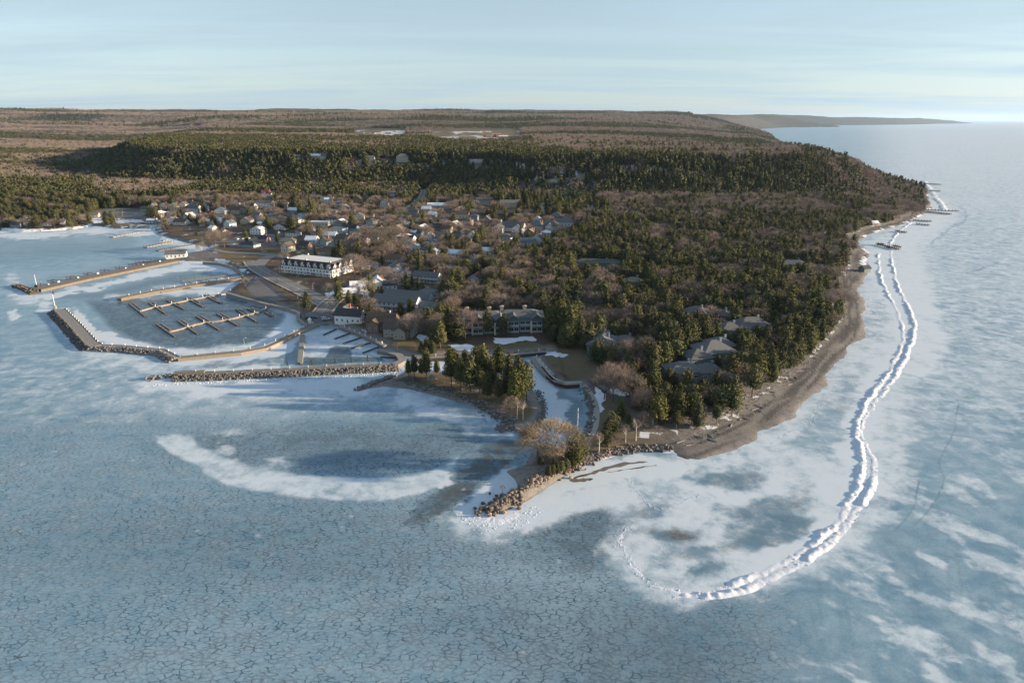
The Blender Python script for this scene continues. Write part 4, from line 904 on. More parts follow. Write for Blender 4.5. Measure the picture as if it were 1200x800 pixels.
# ------------------------------------------------------------------ marina and breakwaters
def offset_poly(path, w):
    pa = np.array(path, float); tg = np.gradient(pa, axis=0); tg /= np.linalg.norm(tg, axis=1)[:, None]; nr = np.stack([-tg[:, 1], tg[:, 0]], 1)
    return pa+nr*w/2, pa-nr*w/2
def deck_mb(path, w, z0, z1, m=0, top=None, mb=None):
    """solid run of deck along a path; mitred corners"""
    mb = mb or MB(); pa = np.array(path, float); n = len(pa); L, Rr = [], []
    for i in range(n):
        d1 = pa[i]-pa[i-1] if i else pa[1]-pa[0]; d2 = pa[i+1]-pa[i] if i < n-1 else pa[-1]-pa[-2]
        d1 /= np.linalg.norm(d1); d2 /= np.linalg.norm(d2); t = d1+d2; t /= np.linalg.norm(t); nn = np.array([-t[1], t[0]]); k = w/2/max(.5, abs(np.dot(nn, [-d1[1], d1[0]])))
        L.append(pa[i]+nn*k); Rr.append(pa[i]-nn*k)
    for i in range(n-1):
        a, b, c, d = Rr[i], Rr[i+1], L[i+1], L[i]
        mb.face([(a[0],a[1],z1),(b[0],b[1],z1),(c[0],c[1],z1),(d[0],d[1],z1)], m if top is None else top)
        mb.face([(a[0],a[1],z0),(b[0],b[1],z0),(b[0],b[1],z1),(a[0],a[1],z1)], m); mb.face([(c[0],c[1],z0),(d[0],d[1],z0),(d[0],d[1],z1),(c[0],c[1],z1)], m)
    for (p, q) in ((Rr[0], L[0]), (L[-1], Rr[-1])): mb.face([(q[0],q[1],z0),(p[0],p[1],z0),(p[0],p[1],z1),(q[0],q[1],z1)], m)
    return mb
def local(path, o): return [(x-o[0], y-o[1]) for x, y in path]
def walk(path, step):
    d = 0; out_ = []
    for a, b in zip(path[:-1], path[1:]):
        L = math.dist(a, b)
        while d < L:
            t = d/L; out_.append((a[0]+(b[0]-a[0])*t, a[1]+(b[1]-a[1])*t, math.atan2(b[1]-a[1], b[0]-a[0]))); d += step
        d -= L
    return out_
# rocks
def rock_mesh(seed, mat):
    rng = np.random.default_rng(seed); bm = bmesh.new(); bmesh.ops.create_icosphere(bm, subdivisions=1, radius=1)
    s = rng.uniform(.65, 1.25, 3)
    for v_ in bm.verts:
        k = rng.uniform(.72, 1.12); v_.co = Vector((v_.co.x*s[0]*k, v_.co.y*s[1]*k, v_.co.z*s[2]*k*.8))
    me = bpy.data.meshes.new('boulder'); bm.to_mesh(me); bm.free(); me.materials.append(mat); return me
ROCKS = [rock_mesh(i, M_ROCK) for i in range(6)]; ROCKW = [rock_mesh(20+i, M_ROCKW) for i in range(6)]
def mesh_arrays(me):
    a = np.empty(len(me.vertices)*3); me.vertices.foreach_get('co', a); f = np.empty(len(me.loops), int); me.loops.foreach_get('vertex_index', f)
    return a.reshape(-1, 3), f.reshape(-1, 3)
def rubble(name, spots, lib, parent=None, mat=None):
    """many stones joined into one part; spots = (x,y,z,size)"""
    V, F, k = [], [], 0; rng = np.random.default_rng(len(spots)); src = [mesh_arrays(m) for m in lib]
    for (x, y, z, s) in spots:
        a, f = src[rng.integers(len(src))]; th = rng.uniform(0, 6.28); tl = rng.uniform(-.5, .5); c, q = math.cos(th), math.sin(th); c2, q2 = math.cos(tl), math.sin(tl)
        b = a*s; b = np.stack([b[:, 0]*c-b[:, 1]*q, b[:, 0]*q+b[:, 1]*c, b[:, 2]], 1); b = np.stack([b[:, 0], b[:, 1]*c2-b[:, 2]*q2, b[:, 1]*q2+b[:, 2]*c2], 1)
        V.append(b+[x, y, z]); F.append(f+k); k += len(a)
    me = npmesh(name, np.concatenate(V), np.concatenate(F), mat or lib[0].materials[0]); return props(link(name, me, parent), kind='stuff')
def rock_band(path, w, z1, n, size, side=1, off=0):
    """stones along one side of a path, sloping from z1 down to the ice"""
    out_ = []; tot = walk(path, .25)
    for _ in range(n):
        x, y, a = random.choice(tot); t = random.random(); d = off+w*t; x += side*-math.sin(a)*d; y += side*math.cos(a)*d
        out_.append((x, y, z1*(1-t)+random.uniform(-.1, .25), random.uniform(.55, 1.25)*size))
    return out_
STONEWALL = simple('stacked_stone', (.27,.23,.18), .9, .5, 1.6, obj=False)
def pedestal_mesh():
    mb = MB(); mb.box(-.14,.14,-.14,.14,0,1.0,0); mb.box(-.19,.19,-.19,.19,1.0,1.22,0); mb.box(-.10,.10,-.205,-.19,.55,.85,1); return mb.mesh('dock_pedestal', [M_WHITE, M_STEEL])
def bollard_mesh():
    mb = MB(); mb.tube((0,0,-1.5), (0,0,1.6), .17, .15, 8, 0); mb.tube((0,0,1.6), (0,0,1.78), .19, .02, 8, 1); return mb.mesh('mooring_pile', [M_TIMBER, M_WHITE])
def bin_mesh():
    mb = MB(); mb.box(-.7,.7,-.4,.4,0,.75,0); mb.box(-.74,.74,-.44,.44,.75,.86,0); mb.box(-.5,.5,-.43,-.40,.2,.5,1); return mb.mesh('dock_box', [M_WHITE, M_STEEL])
PED, PILE, DBOX = pedestal_mesh(), bollard_mesh(), bin_mesh()
def put(me, name, x, y, z, rz=0, label=None, cat=None, group=None, s=1):
    return props(link(name, me, None, (x, y, z), rz, (s, s, s)), label, cat, group)
def lamp(x, y, z, h, label, group=None, yaw=0):
    t = thing('light_pole', (x, y, z), yaw, label, 'light pole', group)
    mb = MB(); mb.tube((0,0,0), (0,0,h), .11, .06, 6); mb.obj('pole', M_STEEL, t)
    mb = MB(); mb.tube((0,0,h), (.9,0,h+.15), .05, .04, 5); mb.obj('arm', M_STEEL, t)
    mb = MB(); mb.box(.7,1.4,-.16,.16,h+.05,h+.2); mb.obj('lamp_head', M_WHITE, t); return t
# planked top: rows of boards laid crosswise, each board proud or shy of the next by a little
def planks(path, w, z, parent, pitch=1.2, mat=None, maxn=300):
    sp = walk(path, pitch); mb = MB(); g = .05; mb.box(-pitch/2+g, pitch/2-g, -w/2+.05, w/2-.05, 0, .06, bottom=False); me = mb.mesh('plank', mat or M_PLANK)
    for i, (x, y, a) in enumerate(sp[:maxn]):
        link('plank', me, parent, (x, y, z+random.uniform(-.015, .02)), a)
def breakwater(name, label, px, w, z1, rock_side, nr, rs, mat=M_CONC, rock_w=3.4, rock_pts=None, group=None):
    path = W0(px, z1); o = (*path[0], 0); P = local(path, o); t = thing(name, o, 0, label, 'breakwater', group)
    deck_mb(P, w, -1.2, z1, 0, 1).obj('deck', [mat, M_PLANK if mat is STONEWALL else mat], t)
    deck_mb(P, .35, z1, z1+.25, 0).obj('kerb', M_CONC, t, loc=None) if False else None
    a, b = offset_poly(P, w-.5)
    for e in (a, b): deck_mb([tuple(q) for q in e], .4, z1-.05, z1+.22).obj('kerb', M_CONC, t)
    if nr:
        RP = local(W0(rock_pts, 0), o) if rock_pts else P
        rubble('rock_armour', rock_band(RP, rock_w, z1*.95, nr, rs, rock_side, w/2-.3 if not rock_pts else 0), ROCKS, t)
    return t, path
# outer breakwater: wide concrete arm, then a narrower rock-faced run, then a walled walkway to the shore
BW1 = [(65,361),(86,383),(104,401),(113,405)]
t, p1 = breakwater('breakwater', 'wide concrete breakwater arm with boulders on its outer side and a flagpole at the tip', [(70,362),(89,381),(108,402),(114,405)], 7.0, 1.9, -1, 520, .80, M_CONC, 4.2)
t, p2 = breakwater('breakwater', 'narrow rock faced breakwater running between the concrete arm and the stone walkway', [(114,405),(140,405.5),(176,409),(190,410),(208,419)], 3.6, 1.7, -1, 640, .78, M_CONC, 3.6)
t, p3 = breakwater('walkway', 'low stone walled walkway curving from the breakwater to the marina shore', [(209,419),(240,416),(282,412),(310,407),(326,400),(350,388),(371,379)], 4.6, 1.5, -1, 0, .8, STONEWALL)
deck = M_PLANK
t, p4 = breakwater('breakwater', 'long boulder edged pier closing the small boat basin', [(206,438),(260,436.5),(338,433),(400,429.5),(440,428),(466,426)], 4.4, 1.7, -1, 1150, .72, M_PLANK, 4.4)
o = (*P0(173,445), 0); t4 = t
RP = local(W0([(172,446),(186,443),(208,440)], 0), (*p4[0], 0)); rubble('rock_armour', [(x+random.uniform(-2.2, 2.2), y+random.uniform(-2.4, 2.4), random.uniform(0, 1.3), random.uniform(.5, 1.0)) for x, y, a in walk(RP, .28)], ROCKW, t4)
deck_mb(local(W0([(204,436.5),(240,435)], 2), (*p4[0], 0)), 3, 1.4, 2.3).obj('raised_deck', M_PLANK, t4)
for (path, st, lab) in ((p1, 6.0, 'small white power post on the inner edge of the wide breakwater arm'), (p2, 7.5, 'small white power post on the rock faced breakwater'), (p3, 9, 'small white power post on the stone walkway'), (p4, 9, 'small white power post on the boulder edged pier')):
    wd = 2.9 if path is p1 else 1.4
    for x, y, a in walk(path, st)[1:]: put(PED, 'dock_pedestal', x-math.sin(a)*wd*1, y+math.cos(a)*wd*1, 1.75, a, lab, 'power post', lab.replace('small white power post', 'power posts'), .95)
# long lit pier with sheet-piled side
def edge_pier(label, top_px, w, z1, side_mat, capm, panel=7.0, side=-1, extra=None):
    path = W0(top_px, z1); o = (*path[0], 0); P = local(path, o); t = thing('pier', o, 0, label, 'pier')
    deck_mb(P, w, -1.2, z1-.01).obj('core', capm, t)
    pa, pb = offset_poly(P, w+.5)
    for e in (pa, pb): deck_mb([tuple(q) for q in e], .7, z1-.5, z1+.22).obj('timber_cap', capm, t)
    e = pb if side < 0 else pa; pts = walk([tuple(q) for q in e], panel); mb = MB(); mb.box(.06, panel-.06, -.42, .05, -1, z1-.62)
    for zz in (.35, 1.05): mb.box(0, panel, -.58, -.43, zz, zz+.22, 1)
    me = mb.mesh('wall_panel', [side_mat, M_TIMBER])
    for x, y, a in pts[:-1]: link('wall_panel', me, t, (x, y, 0), a)
    planks(P, w-.4, z1, t, 2.4); return t, path
tp, pp = edge_pier('long straight pier with sunlit timber side closing the north of the marina', [(26,336),(42,338),(100,325),(160,313),(205,304)][1:], 9, 2.1, M_SHEET, M_TIMBER)
tip = P0(20, 334); mb = MB()
ht_ = thing('pier', (*P0(22,334), 0), 0, 'dark rock filled pier head at the outer end of the long straight pier', 'pier')
PH = local(W0([(18,333.5),(28,337),(40,343)], 1.2), ht_.location); deck_mb(PH, 5.5, -1, 1.5).obj('crib', M_TIMBER, ht_)
rubble('rock_fill', [(x+random.uniform(-2.4,2.4), y+random.uniform(-2.4,2.4), 1.5+random.uniform(-.1,.3), random.uniform(.4,.8)) for x, y, a in walk(PH, .35)], ROCKW, ht_)
# finger lifts, boxes and piles on the far side of that pier
def boat_lift(x, y, rz, label):
    t = thing('boat_lift', (x, y, 0), rz, label, 'boat lift', 'boat lifts along the long pier')
    for sx in (-1, 1):
        for sy in (-1, 1):
            mb = MB(); mb.tube((sx*1.7, sy*3.2, -1), (sx*1.7, sy*3.2, 3.1), .14, .14, 5); mb.obj('post', M_TIMBER, t)
        mb = MB(); mb.box(sx*1.7-.15, sx*1.7+.15, -3.6, 3.6, 2.7, 3.0); mb.obj('rail', M_TIMBER, t)
    for k in (-1, 0, 1):
        mb = MB(); mb.box(-1.9, 1.9, k*2.6-.14, k*2.6+.14, 1.2, 1.5); mb.obj('cradle_beam', M_TIMBER, t)
    return t
LP = walk(pp, 1.0); nL = len(LP)
for i, f in enumerate((.17,.29,.40,.52,.62,.72,.82)):
    x, y, a = LP[int(f*nL)]; nx, ny = -math.sin(a), math.cos(a)
    boat_lift(x+nx*9.5, y+ny*9.5, a, 'dark timber boat lift frame number %s from the pier head on the long pier' % ('first','second','third','fourth','fifth','sixth','seventh')[i] if False else 'dark timber boat lift, %s from the pier head along the long pier' % ('first','second','third','fourth','fifth','sixth','seventh')[i])
for i in range(4, nL-4, 8):
    if random.random() < .25: continue
    x, y, a = LP[i]; nx, ny = -math.sin(a), math.cos(a)
    put(DBOX, 'dock_box', x+nx*3.3, y+ny*3.3, 2.12, a, 'white dock box along the far edge of the long sunlit pier', 'dock box', 'dock boxes on the long pier', random.uniform(.7, 1.15))
    if i % 3 == 0: put(PILE, 'mooring_pile', x+nx*12, y+ny*12, 1.2, 0, 'dark mooring pile standing in the ice beside the long pier', 'mooring pile', 'mooring piles beside the long pier', 1.4)
    if i % 2: put(PED, 'dock_pedestal', x-nx*3.5, y-ny*3.5, 2.1, a, 'white power post on the sunlit edge of the long pier', 'power post', 'power posts on the long pier', .95)
x, y, a = LP[3]; nx, ny = -math.sin(a), math.cos(a)
t = thing('beacon', (x+nx*3, y+ny*3, 2.1), 0, 'grey harbour light mast on a box at the outer end of the long pier', 'beacon')
mb = MB(); mb.box(-1.1,1.1,-.8,.8,0,1.9); mb.obj('equipment_box', M_TIMBER, t); mb = MB(); mb.tube((0,0,1.9),(0,0,8.6),.22,.12,6); mb.obj('mast', M_WHITE, t); mb = MB(); mb.tube((0,0,8.6),(0,0,9.4),.35,.35,8); mb.obj('lantern', M_STEEL, t)
# middle pier
tp, pm = edge_pier('weathered middle pier with a sunlit side and boat slips behind it', [(139,349),(180,341),(230,333),(281,325.5)], 5.5, 1.7, M_SHEET, M_PLANK)
ta = thing('dock', (*P0(214,329), 0), 0, 'narrow timber dock beside the root of the middle pier', 'dock')
deck_mb(local(W0([(213,329),(245,325),(281,321)], 1), ta.location), 2.4, .9, 1.25).obj('deck', M_PLANK, ta)
for i, (x, y, a) in enumerate(walk(W0([(226,333),(276,326)], 1), 13)):
    nx, ny = -math.sin(a), math.cos(a); tt_ = thing('finger_dock', (x+nx*7, y+ny*7, 0), a+R(90), 'short timber finger dock between the middle pier and the narrow dock', 'dock', 'finger docks behind the middle pier')
    mb = MB(); mb.box(-5, 5, -.6, .6, .9, 1.2); mb.obj('deck', M_PLANK, tt_)
for i, (x, y, a) in enumerate(walk(pm, 8)[1:]): put(PED, 'dock_pedestal', x-math.sin(a)*1.8, y+math.cos(a)*1.8, 1.75, a, 'white power post on the weathered middle pier', 'power post', 'power posts on the middle pier', 1.0)
for (px_, py_, h_) in ((228.5,330,7),(247.5,326,6),(212.5,331,6),(266,324,5)):
    x, y = P0(px_, py_); t = thing('mooring_pole', (x, y, 0), 0, 'thin tall pole in the ice beside the narrow timber dock', 'pole', 'poles beside the narrow dock'); mb = MB(); mb.tube((0,0,-.5),(0,0,h_),.12,.08,6); mb.obj('shaft', M_TIMBER, t)
# floating docks with cross fingers
def float_dock(label, main_px, fingers_px, fl, walkmat=M_CONC):
    path = W0(smooth_path(main_px, 1), .7); o = (*path[0], 0); P = local(path, o); t = thing('floating_dock', o, 0, label, 'dock')
    mb = deck_mb(P, 2.0, -.1, .75); mb.obj('walkway', M_PLANKL, t)
    for (a, b) in fingers_px:
        f = local(W0([a, b], .6), o); deck_mb(f, 1.1, -.05, .62, 0, 1).obj('finger', [M_TIMBER, M_PLANK], t)
        ex, ey = f[1][0]-f[0][0], f[1][1]-f[0][1]; L = math.hypot(ex, ey); nx, ny = -ey/L, ex/L
        g = [(f[0][0]+nx*2.6, f[0][1]+ny*2.6), (f[1][0]-ex*.45+nx*2.6, f[1][1]-ey*.45+ny*2.6)]
        if fl: deck_mb(g, .6, -.05, .5).obj('finger', M_PLANKL, t)
        for q, kk in ((f[0], .02), (f[1], .98), (f[0], .3), (f[0], .7)):
            m_ = MB(); x, y = f[0][0]+ex*kk+nx*1.0, f[0][1]+ey*kk+ny*1.0; m_.tube((x, y, -1), (x, y, 1.9), .17, .17, 5); m_.obj('pile', M_TIMBER, t)
    for i, (x, y, a) in enumerate(walk(path, 11)[1:]): put(PED, 'dock_pedestal', x+.7, y+.7, .75, a, 'white power post on the %s' % fl, 'power post', 'power posts on the %s' % fl, 1.1)
    return t
M_PLANKL = simple('weathered_planks', (.30,.27,.225), .85, .35, 1.2, obj=False)
float_dock('floating dock nearer the middle pier with cross fingers, frozen in dark ice', [(163,364),(177,360),(193,357),(216,352),(238,348),(262,344),(270,341)], [((151,355),(170,370)),((174,354),(194,367)),((195,351),(216,362)),((218,348.5),(238,359)),((239,345),(259,355))], 'far floating dock')
float_dock('floating dock nearer the stone walkway with cross fingers, frozen in dark ice', [(198,388),(215,384),(233,378),(262,375),(279,371),(300,366),(318,358)], [((183,379),(205,394)),((208,375),(232,391)),((230,370),(257,386)),((254,367),(279,381)),((276,362),(300,376)),((290,361),(301,367)),((310,365),(319,370))], 'near floating dock')
# shore walls of the marina
def wall(label, px, w, z1, mat, z0=-1.2):
    path = W0(px, z1); o = (*path[0], 0); t = thing('quay_wall', o, 0, label, 'quay wall'); P = local(path, o)
    deck_mb(P, w, z0, z1).obj('wall', mat, t); deck_mb(P, w+.5, z1+.003, z1+.25).obj('coping', M_CONC, t); return t
wall('grey quay wall curving round the snowy corner of the inner harbour', [(238,307),(256,308),(270,311.5),(280,317.5),(285,323)], 1.6, 1.9, M_CONC)
wall('straight grey quay wall below the dark parking lot', [(266,343),(290,350),(314,356.5),(318,357)], 1.8, 2.0, M_CONC)
wall('pale quay wall between the parking lot and the stone walkway', [(318,357),(336,361),(350,366),(349,373),(359,381)], 1.6, 2.0, M_CONC)
wall('timber topped wall along the east side of the small boat basin', [(398,382),(420,390),(436,397),(451,405)], 2.2, 1.7, M_PLANK)
wall('timber wall with a dock at the corner of the small boat basin', [(444,410),(458,412.5),(468,416),(472,422),(463,427)], 3.4, 1.7, M_PLANK)
wall('long low seawall with white lamps below the lakefront condominiums', [(484,420),(520,418.5),(560,417),(600,415.5),(640,412)], 1.4, 1.8, M_TIMBER)
wall('red brown timber wall and walkway on the east bank of the channel', [(627,419),(636,431),(645,440)], 5.0, 1.6, M_CONC)
wall('dark red timber wall at the mouth of the lagoon', [(641,442),(650,448),(664,450),(680,449)], 2.6, 1.6, M_BROWNW) if False else None
for i, (lab, px, st) in enumerate((('white lamp post on the long seawall below the condominiums', [(486,419),(640,411)], 11), ('white lamp post along the boat basin wall', [(398,381),(451,404)], 6), ('white lamp post beside the lawn channel walkway', [(629,419),(646,440)], 6))):
    for x, y, a in walk(W0(px, 1.8), st): put(PED, 'bollard_lamp', x, y, 1.8, a, lab, 'bollard light', lab.replace('lamp post', 'lamp posts'), 1.2)
# boat basin slips and centre pier
t = thing('dock', (*P0(353,396), 0), 0, 'grey concrete centre pier standing across the small boat basin', 'dock'); deck_mb(local(W0([(354.5,392),(351.5,424)], 1.2), t.location), 2.6, -1, 1.3).obj('deck', M_CONC, t)
for i, (a, b) in enumerate((((379,392),(394,385)),((392,396.5),(410,390)),((402,402),(423,395)),((411,408),(434,401)),((425,413),(444,406)),((446,417.5),(464,419)))):
    t = thing('slip_dock', (*P0(*a), 0), 0, 'narrow dark slip dock in the small boat basin, %s' % ('nearest the white house','second from the white house','third from the white house','fourth from the white house','fifth from the white house','lying by the corner dock')[i], 'dock', 'slip docks of the boat basin')
    deck_mb(local(W0([a, b], .8), t.location), 1.0, .4, .85).obj('deck', M_TIMBER, t)
for i, (u_, v_) in enumerate(((337,428),(366,427),(393,425),(412,424),(431,422))):
    x, y = P0(u_, v_); t = thing('piling_cluster', (x, y, 0), .2, 'dark cluster of timber pilings beside the basin pier, %s from the left' % ('first','second','third','fourth','fifth')[i], 'pilings', 'piling clusters in the boat basin')
    for k in range(4): mb = MB(); mb.tube((k % 2*.6-.3, k//2*.6-.3, -1), (k % 2*.3-.15, k//2*.3-.15, 3.0-.3*k), .2, .17, 6); mb.obj('pile', M_TIMBER, t)
# slender docks in the bay to the upper left and on the far right shore
for (lab, a, b, w, mt, z) in (('slim sunlit dock reaching into the bay near the grey parking lot', (131,277.5), (172,270), 2.6, M_PLANKL, .9), ('sunlit stub dock in the bay before the village', (170,289.5), (202,283), 3.0, M_PLANKL, .9),
    ('short tan crib beside the sunlit stub dock', (190,281.5), (196,280.5), 2.4, M_PLANKL, 1.0),
    ('low dark rubble groyne in the bay before the village', (184,293.5), (227,286), 3.2, M_ROCK, .7), ('dark trestle dock beside the boathouse', (159,307.5), (196,304), 2.4, M_TIMBER, 1.5), ('second dark trestle dock beside the boathouse', (160,311), (194,307), 1.6, M_TIMBER, 1.3),
    ('snowy timber dock leading out from the gravel beach', (1028,285), (1052,291.5), 3.0, M_TIMBER, 1.5), ('dark dock end block beyond the gravel beach', (1047,287), (1054,289), 4.0, M_TIMBER, 2.4), ('small dark boat house dock on the far right shore', (1029,285), (1036,285.2), 2.4, M_TIMBER, 2.0),
    ('long dark dock on the distant right shore', (1086,247.5), (1114,250.5), 4.5, M_TIMBER, 1.4), ('snow dusted dock below the distant right shore', (1070,257.5), (1092,258.8), 4.0, M_PLANK, 1.4), ('thin dock beyond the long dark dock', (1088,245.5), (1124,247), 2.0, M_PLANK, 1.2),
    ('lower thin dock on the distant right shore', (1074,262), (1090,263.5), 2.4, M_PLANK, 1.2), ('dark dock near the wooded headland', (1084,214.5), (1103,216), 5, M_TIMBER, 1.8), ('thin dock near the wooded headland', (1090,223), (1102,224), 3, M_TIMBER, 1.4),
    ('small dock hidden below the wooded headland', (1050,270), (1062,272), 3, M_TIMBER, 1.4)):
    pa = W0([a, b], z); t = thing('dock', (*pa[0], 0), 0, lab, 'dock'); P = local(pa, t.location); deck_mb(P, w, z-.7, z).obj('deck', mt, t)
    for x, y, an in walk(P, max(3, math.dist(*P)/9)):
        for s_ in (-1, 1): mb = MB(); mb.tube((x-s_*math.sin(an)*w/2, y+s_*math.cos(an)*w/2, -1), (x-s_*math.sin(an)*w/2, y+s_*math.cos(an)*w/2, z+(1.2 if w < 5 else .5)), .2, .2, 5); mb.obj('pile', M_TIMBER, t)
# flag at the breakwater tip
def flag(parent, z, L, Hh, yaw=0.3):
    fo = thing('flag', (0, 0, z), yaw); fo.parent = parent
    n = 7
    for i in range(n):
        mb = MB(); z0 = Hh*i/n; x0 = L*.42 if i >= 4 else 0.0
        for k in range(6):
            xa, xb = x0+(L-x0)*k/6, x0+(L-x0)*(k+1)/6; f = lambda q: .12*L*math.sin(q*5/L)
            mb.quad((xa, f(xa), z0), (xb, f(xb), z0), (xb, f(xb), z0+Hh/n), (xa, f(xa), z0+Hh/n))
        mb.obj('stripe', M_RED if i % 2 == 0 else M_WHITE, fo)
    mb = MB(); f = lambda q: .12*L*math.sin(q*5/L)
    for k in range(3):
        xa, xb = L*.42*k/3, L*.42*(k+1)/3; mb.quad((xa, f(xa), Hh*4/7), (xb, f(xb), Hh*4/7), (xb, f(xb), Hh), (xa, f(xa), Hh))
    mb.obj('canton', M_FLAGB, fo); return fo
t = thing('flagpole', (*P0(65,361.5), 0), 0, 'white flagpole with a red, white and blue flag at the breakwater tip', 'flagpole')
mb = MB(); mb.tube((0,0,-.5),(0,0,12.3),.22,.10,8); mb.obj('pole', M_WHITE, t); mb = MB(); mb.tube((0,0,-.5),(0,0,2),1.0,.9,8); mb.obj('base', M_CONC, t); flag(t, 9.9, 3.0, 2.1, -.5)
# channel mast beside the lagoon
x, y = P0(676.5, 512); t = thing('channel_mast', (x, y, 0), 0, 'tall white mast standing beside the lagoon walkway', 'mast'); mb = MB(); mb.tube((0,0,0),(0,0,12.5),.17,.09,8); mb.obj('pole', M_WHITE, t); mb = MB(); mb.box(-.3,.3,-.25,.25,10.6,11.4); mb.obj('light_box', M_STEEL, t)
# lagoon: red timber wall, curved path and loose stones
M_REDW = simple('red_brown_timber', (.11,.045,.035), .85, .3, 1.5)
wall('dark red timber wall at the mouth of the lagoon', [(634,430),(641,439),(651,447),(664,450.5),(679,449.5)], 1.2, 1.9, M_REDW)
tw = thing('footbridge_walk', (*P0(645,445), 0), 0, 'pale boardwalk along the top of the dark red timber wall', 'boardwalk'); deck_mb(local(W0([(630,420),(638,431),(648,443),(660,447.5),(682,447)], 2.3), tw.location), 2.2, 1.9, 2.15).obj('deck', M_WALK, tw)
c = [tuple(at(u_, v_))[:2] for u_, v_ in ((684,451),(693,462),(699,474),(700,490),(697,505),(686,520),(676,530))]; drape(densify(smooth_path(c, 2), 1.2), 2.2, 'footpath', M_WALK, .12)
def stones(px, n, spread, size, lab, lib, zoff=0.0, singles=0, grp=None, seedz=0):
    path = W0(px); tot = walk(path, .2); sp = []
    for _ in range(n):
        x, y, a = random.choice(tot); x += random.gauss(0, spread); y += random.gauss(0, spread); z = max(0.0, float(hz(x, y)))+zoff
        sp.append((x, y, z+random.uniform(-.15, .35)*size, size*random.uniform(.5, 1.3)))
    sp.sort(key=lambda q: -q[3])
    for (x, y, z, s) in sp[:singles]:
        o = link('boulder', random.choice(lib), None, (x, y, z), random.uniform(0, 6.28), (s, s, s)); o.rotation_euler[0] = random.uniform(-.5, .5); props(o, lab, 'boulder', grp)
    props(rubble('rubble', sp[singles:], lib), lab.replace('boulder', 'smaller rubble', 1), 'rubble')
stones([(566,600),(580,597),(594,588),(604,580)], 210, 1.9, .95, 'brown boulder on the outer end of the rocky point', ROCKW, .4, 60, 'boulders on the rocky point')
stones([(604,580),(620,572),(640,562),(660,553)], 260, 1.2, .75, 'brown boulder on the shore bank below the cedar hedge', ROCKW, .2, 40, 'boulders below the cedar hedge')
stones([(660,553),(690,540),(710,532),(750,527),(785,526)], 460, 1.2, .62, 'grey boulder on the shore between the hedge and the gravel beach', ROCKS, .2, 40, 'boulders along the park shore')
stones([(596,501),(585,503)], 90, 1.6, .7, 'grey boulder on the short spit at the peninsula corner', ROCKS, .2, 16, 'boulders on the short spit')
stones([(420,457),(440,449),(462,441)], 240, .9, .75, 'dark boulder on the slim rocky tip of the wooded peninsula', ROCKS, .5, 20, 'boulders on the peninsula tip')
stones([(480,450),(520,460),(556,472),(580,486),(600,497)], 520, 1.6, .50, 'grey boulder on the outer shore of the wooded peninsula', ROCKS, .1, 30, 'boulders on the peninsula shore')
stones([(630,458),(638,478),(632,498),(618,504)], 300, .9, .42, 'pale boulder along the lagoon side of the wooded peninsula', ROCKS, .1, 10, 'boulders by the lagoon bank')
stones([(684,455),(690,470),(693,490),(688,508),(680,522)], 260, .9, .62, 'dark boulder edging the lagoon below the curved footpath', ROCKS, .1, 30, 'boulders edging the lagoon')
stones([(805,516),(850,497),(890,472),(925,440),(955,405)], 420, 3.2, .34, 'pale stone on the upper part of the gravel beach', ROCKS, 0, 0)

ICEB = [rock_mesh(50+i, M_RIDGE) for i in range(5)]
def ice_blocks(px, n, spread, size, lab):
    path = W0(smooth_path(px, 2)); tot = walk(path, .3); sp = []
    for _ in range(n):
        x, y, a = random.choice(tot); k = random.gauss(0, spread)+(fbm(x/16, y/16, 2, 5)-.5)*spread*3
        sp.append((x-math.sin(a)*k, y+math.cos(a)*k, random.uniform(0, .3)*size, size*random.uniform(.35, 1.2)))
    props(rubble('ice_rubble', sp, ICEB), lab, 'ice rubble')
ice_blocks(RIDGE_B, 420, .7, .30, 'broken white ice blocks heaped along the outer pressure ridge'); ice_blocks(RIDGE_C, 220, .6, .26, 'broken ice blocks along the inner line of the pressure ridge')
ice_blocks(RIDGE_E, 150, .5, .17, 'small line of upturned ice in the bay off the gravel beach'); ice_blocks(RIDGE_F, 200, 1.0, .22, 'upturned ice plates between the beach and the long ridge')
ice_blocks(RIDGE_D, 150, .6, .2, 'ice blocks along the hooked end of the pressure ridge'); ice_blocks([(540,600),(556,612),(580,616),(604,612),(630,594)], 200, 1.8, .22, 'white ice blocks heaped round the tip of the rocky point')
ice_blocks([(170,452),(260,447),(400,441),(470,436)], 260, .8, .3, 'ice blocks pushed up beneath the boulder edged pier')
ice_blocks([(1005,345),(1030,352),(1036,372),(1020,398)], 160, 2.6, .32, 'loose ice plates lying off the bend of the beach')
# ------------------------------------------------------------------ buildings
def window_mesh(w, h, sill=True):
    mb = MB(); f = .10
    mb.box(-w/2-f, w/2+f, -.05, .06, -f, 0, 0); mb.box(-w/2-f, w/2+f, -.05, .06, h, h+f, 0); mb.box(-w/2-f, -w/2, -.05, .06, 0, h, 0); mb.box(w/2, w/2+f, -.05, .06, 0, h, 0)
    mb.box(-.03, .03, -.04, .05, 0, h, 0); mb.quad((-w/2, 0, 0), (w/2, 0, 0), (w/2, 0, h), (-w/2, 0, h), 1); return mb.mesh('window', [M_WHITE, M_GLASS])
WIN = {k: window_mesh(*k) for k in ((1.1,1.4), (1.8,1.3), (2.6,1.5), (2.2,2.1))}
def door_mesh():
    mb = MB(); mb.box(-.5,.5,-.06,.03,0,2.1,0); mb.box(-.6,-.5,-.08,.05,0,2.2,1); mb.box(.5,.6,-.08,.05,0,2.2,1); mb.box(-.6,.6,-.08,.05,2.1,2.2,1); return mb.mesh('door', [M_DOOR, M_WHITE])
DOORM = door_mesh()
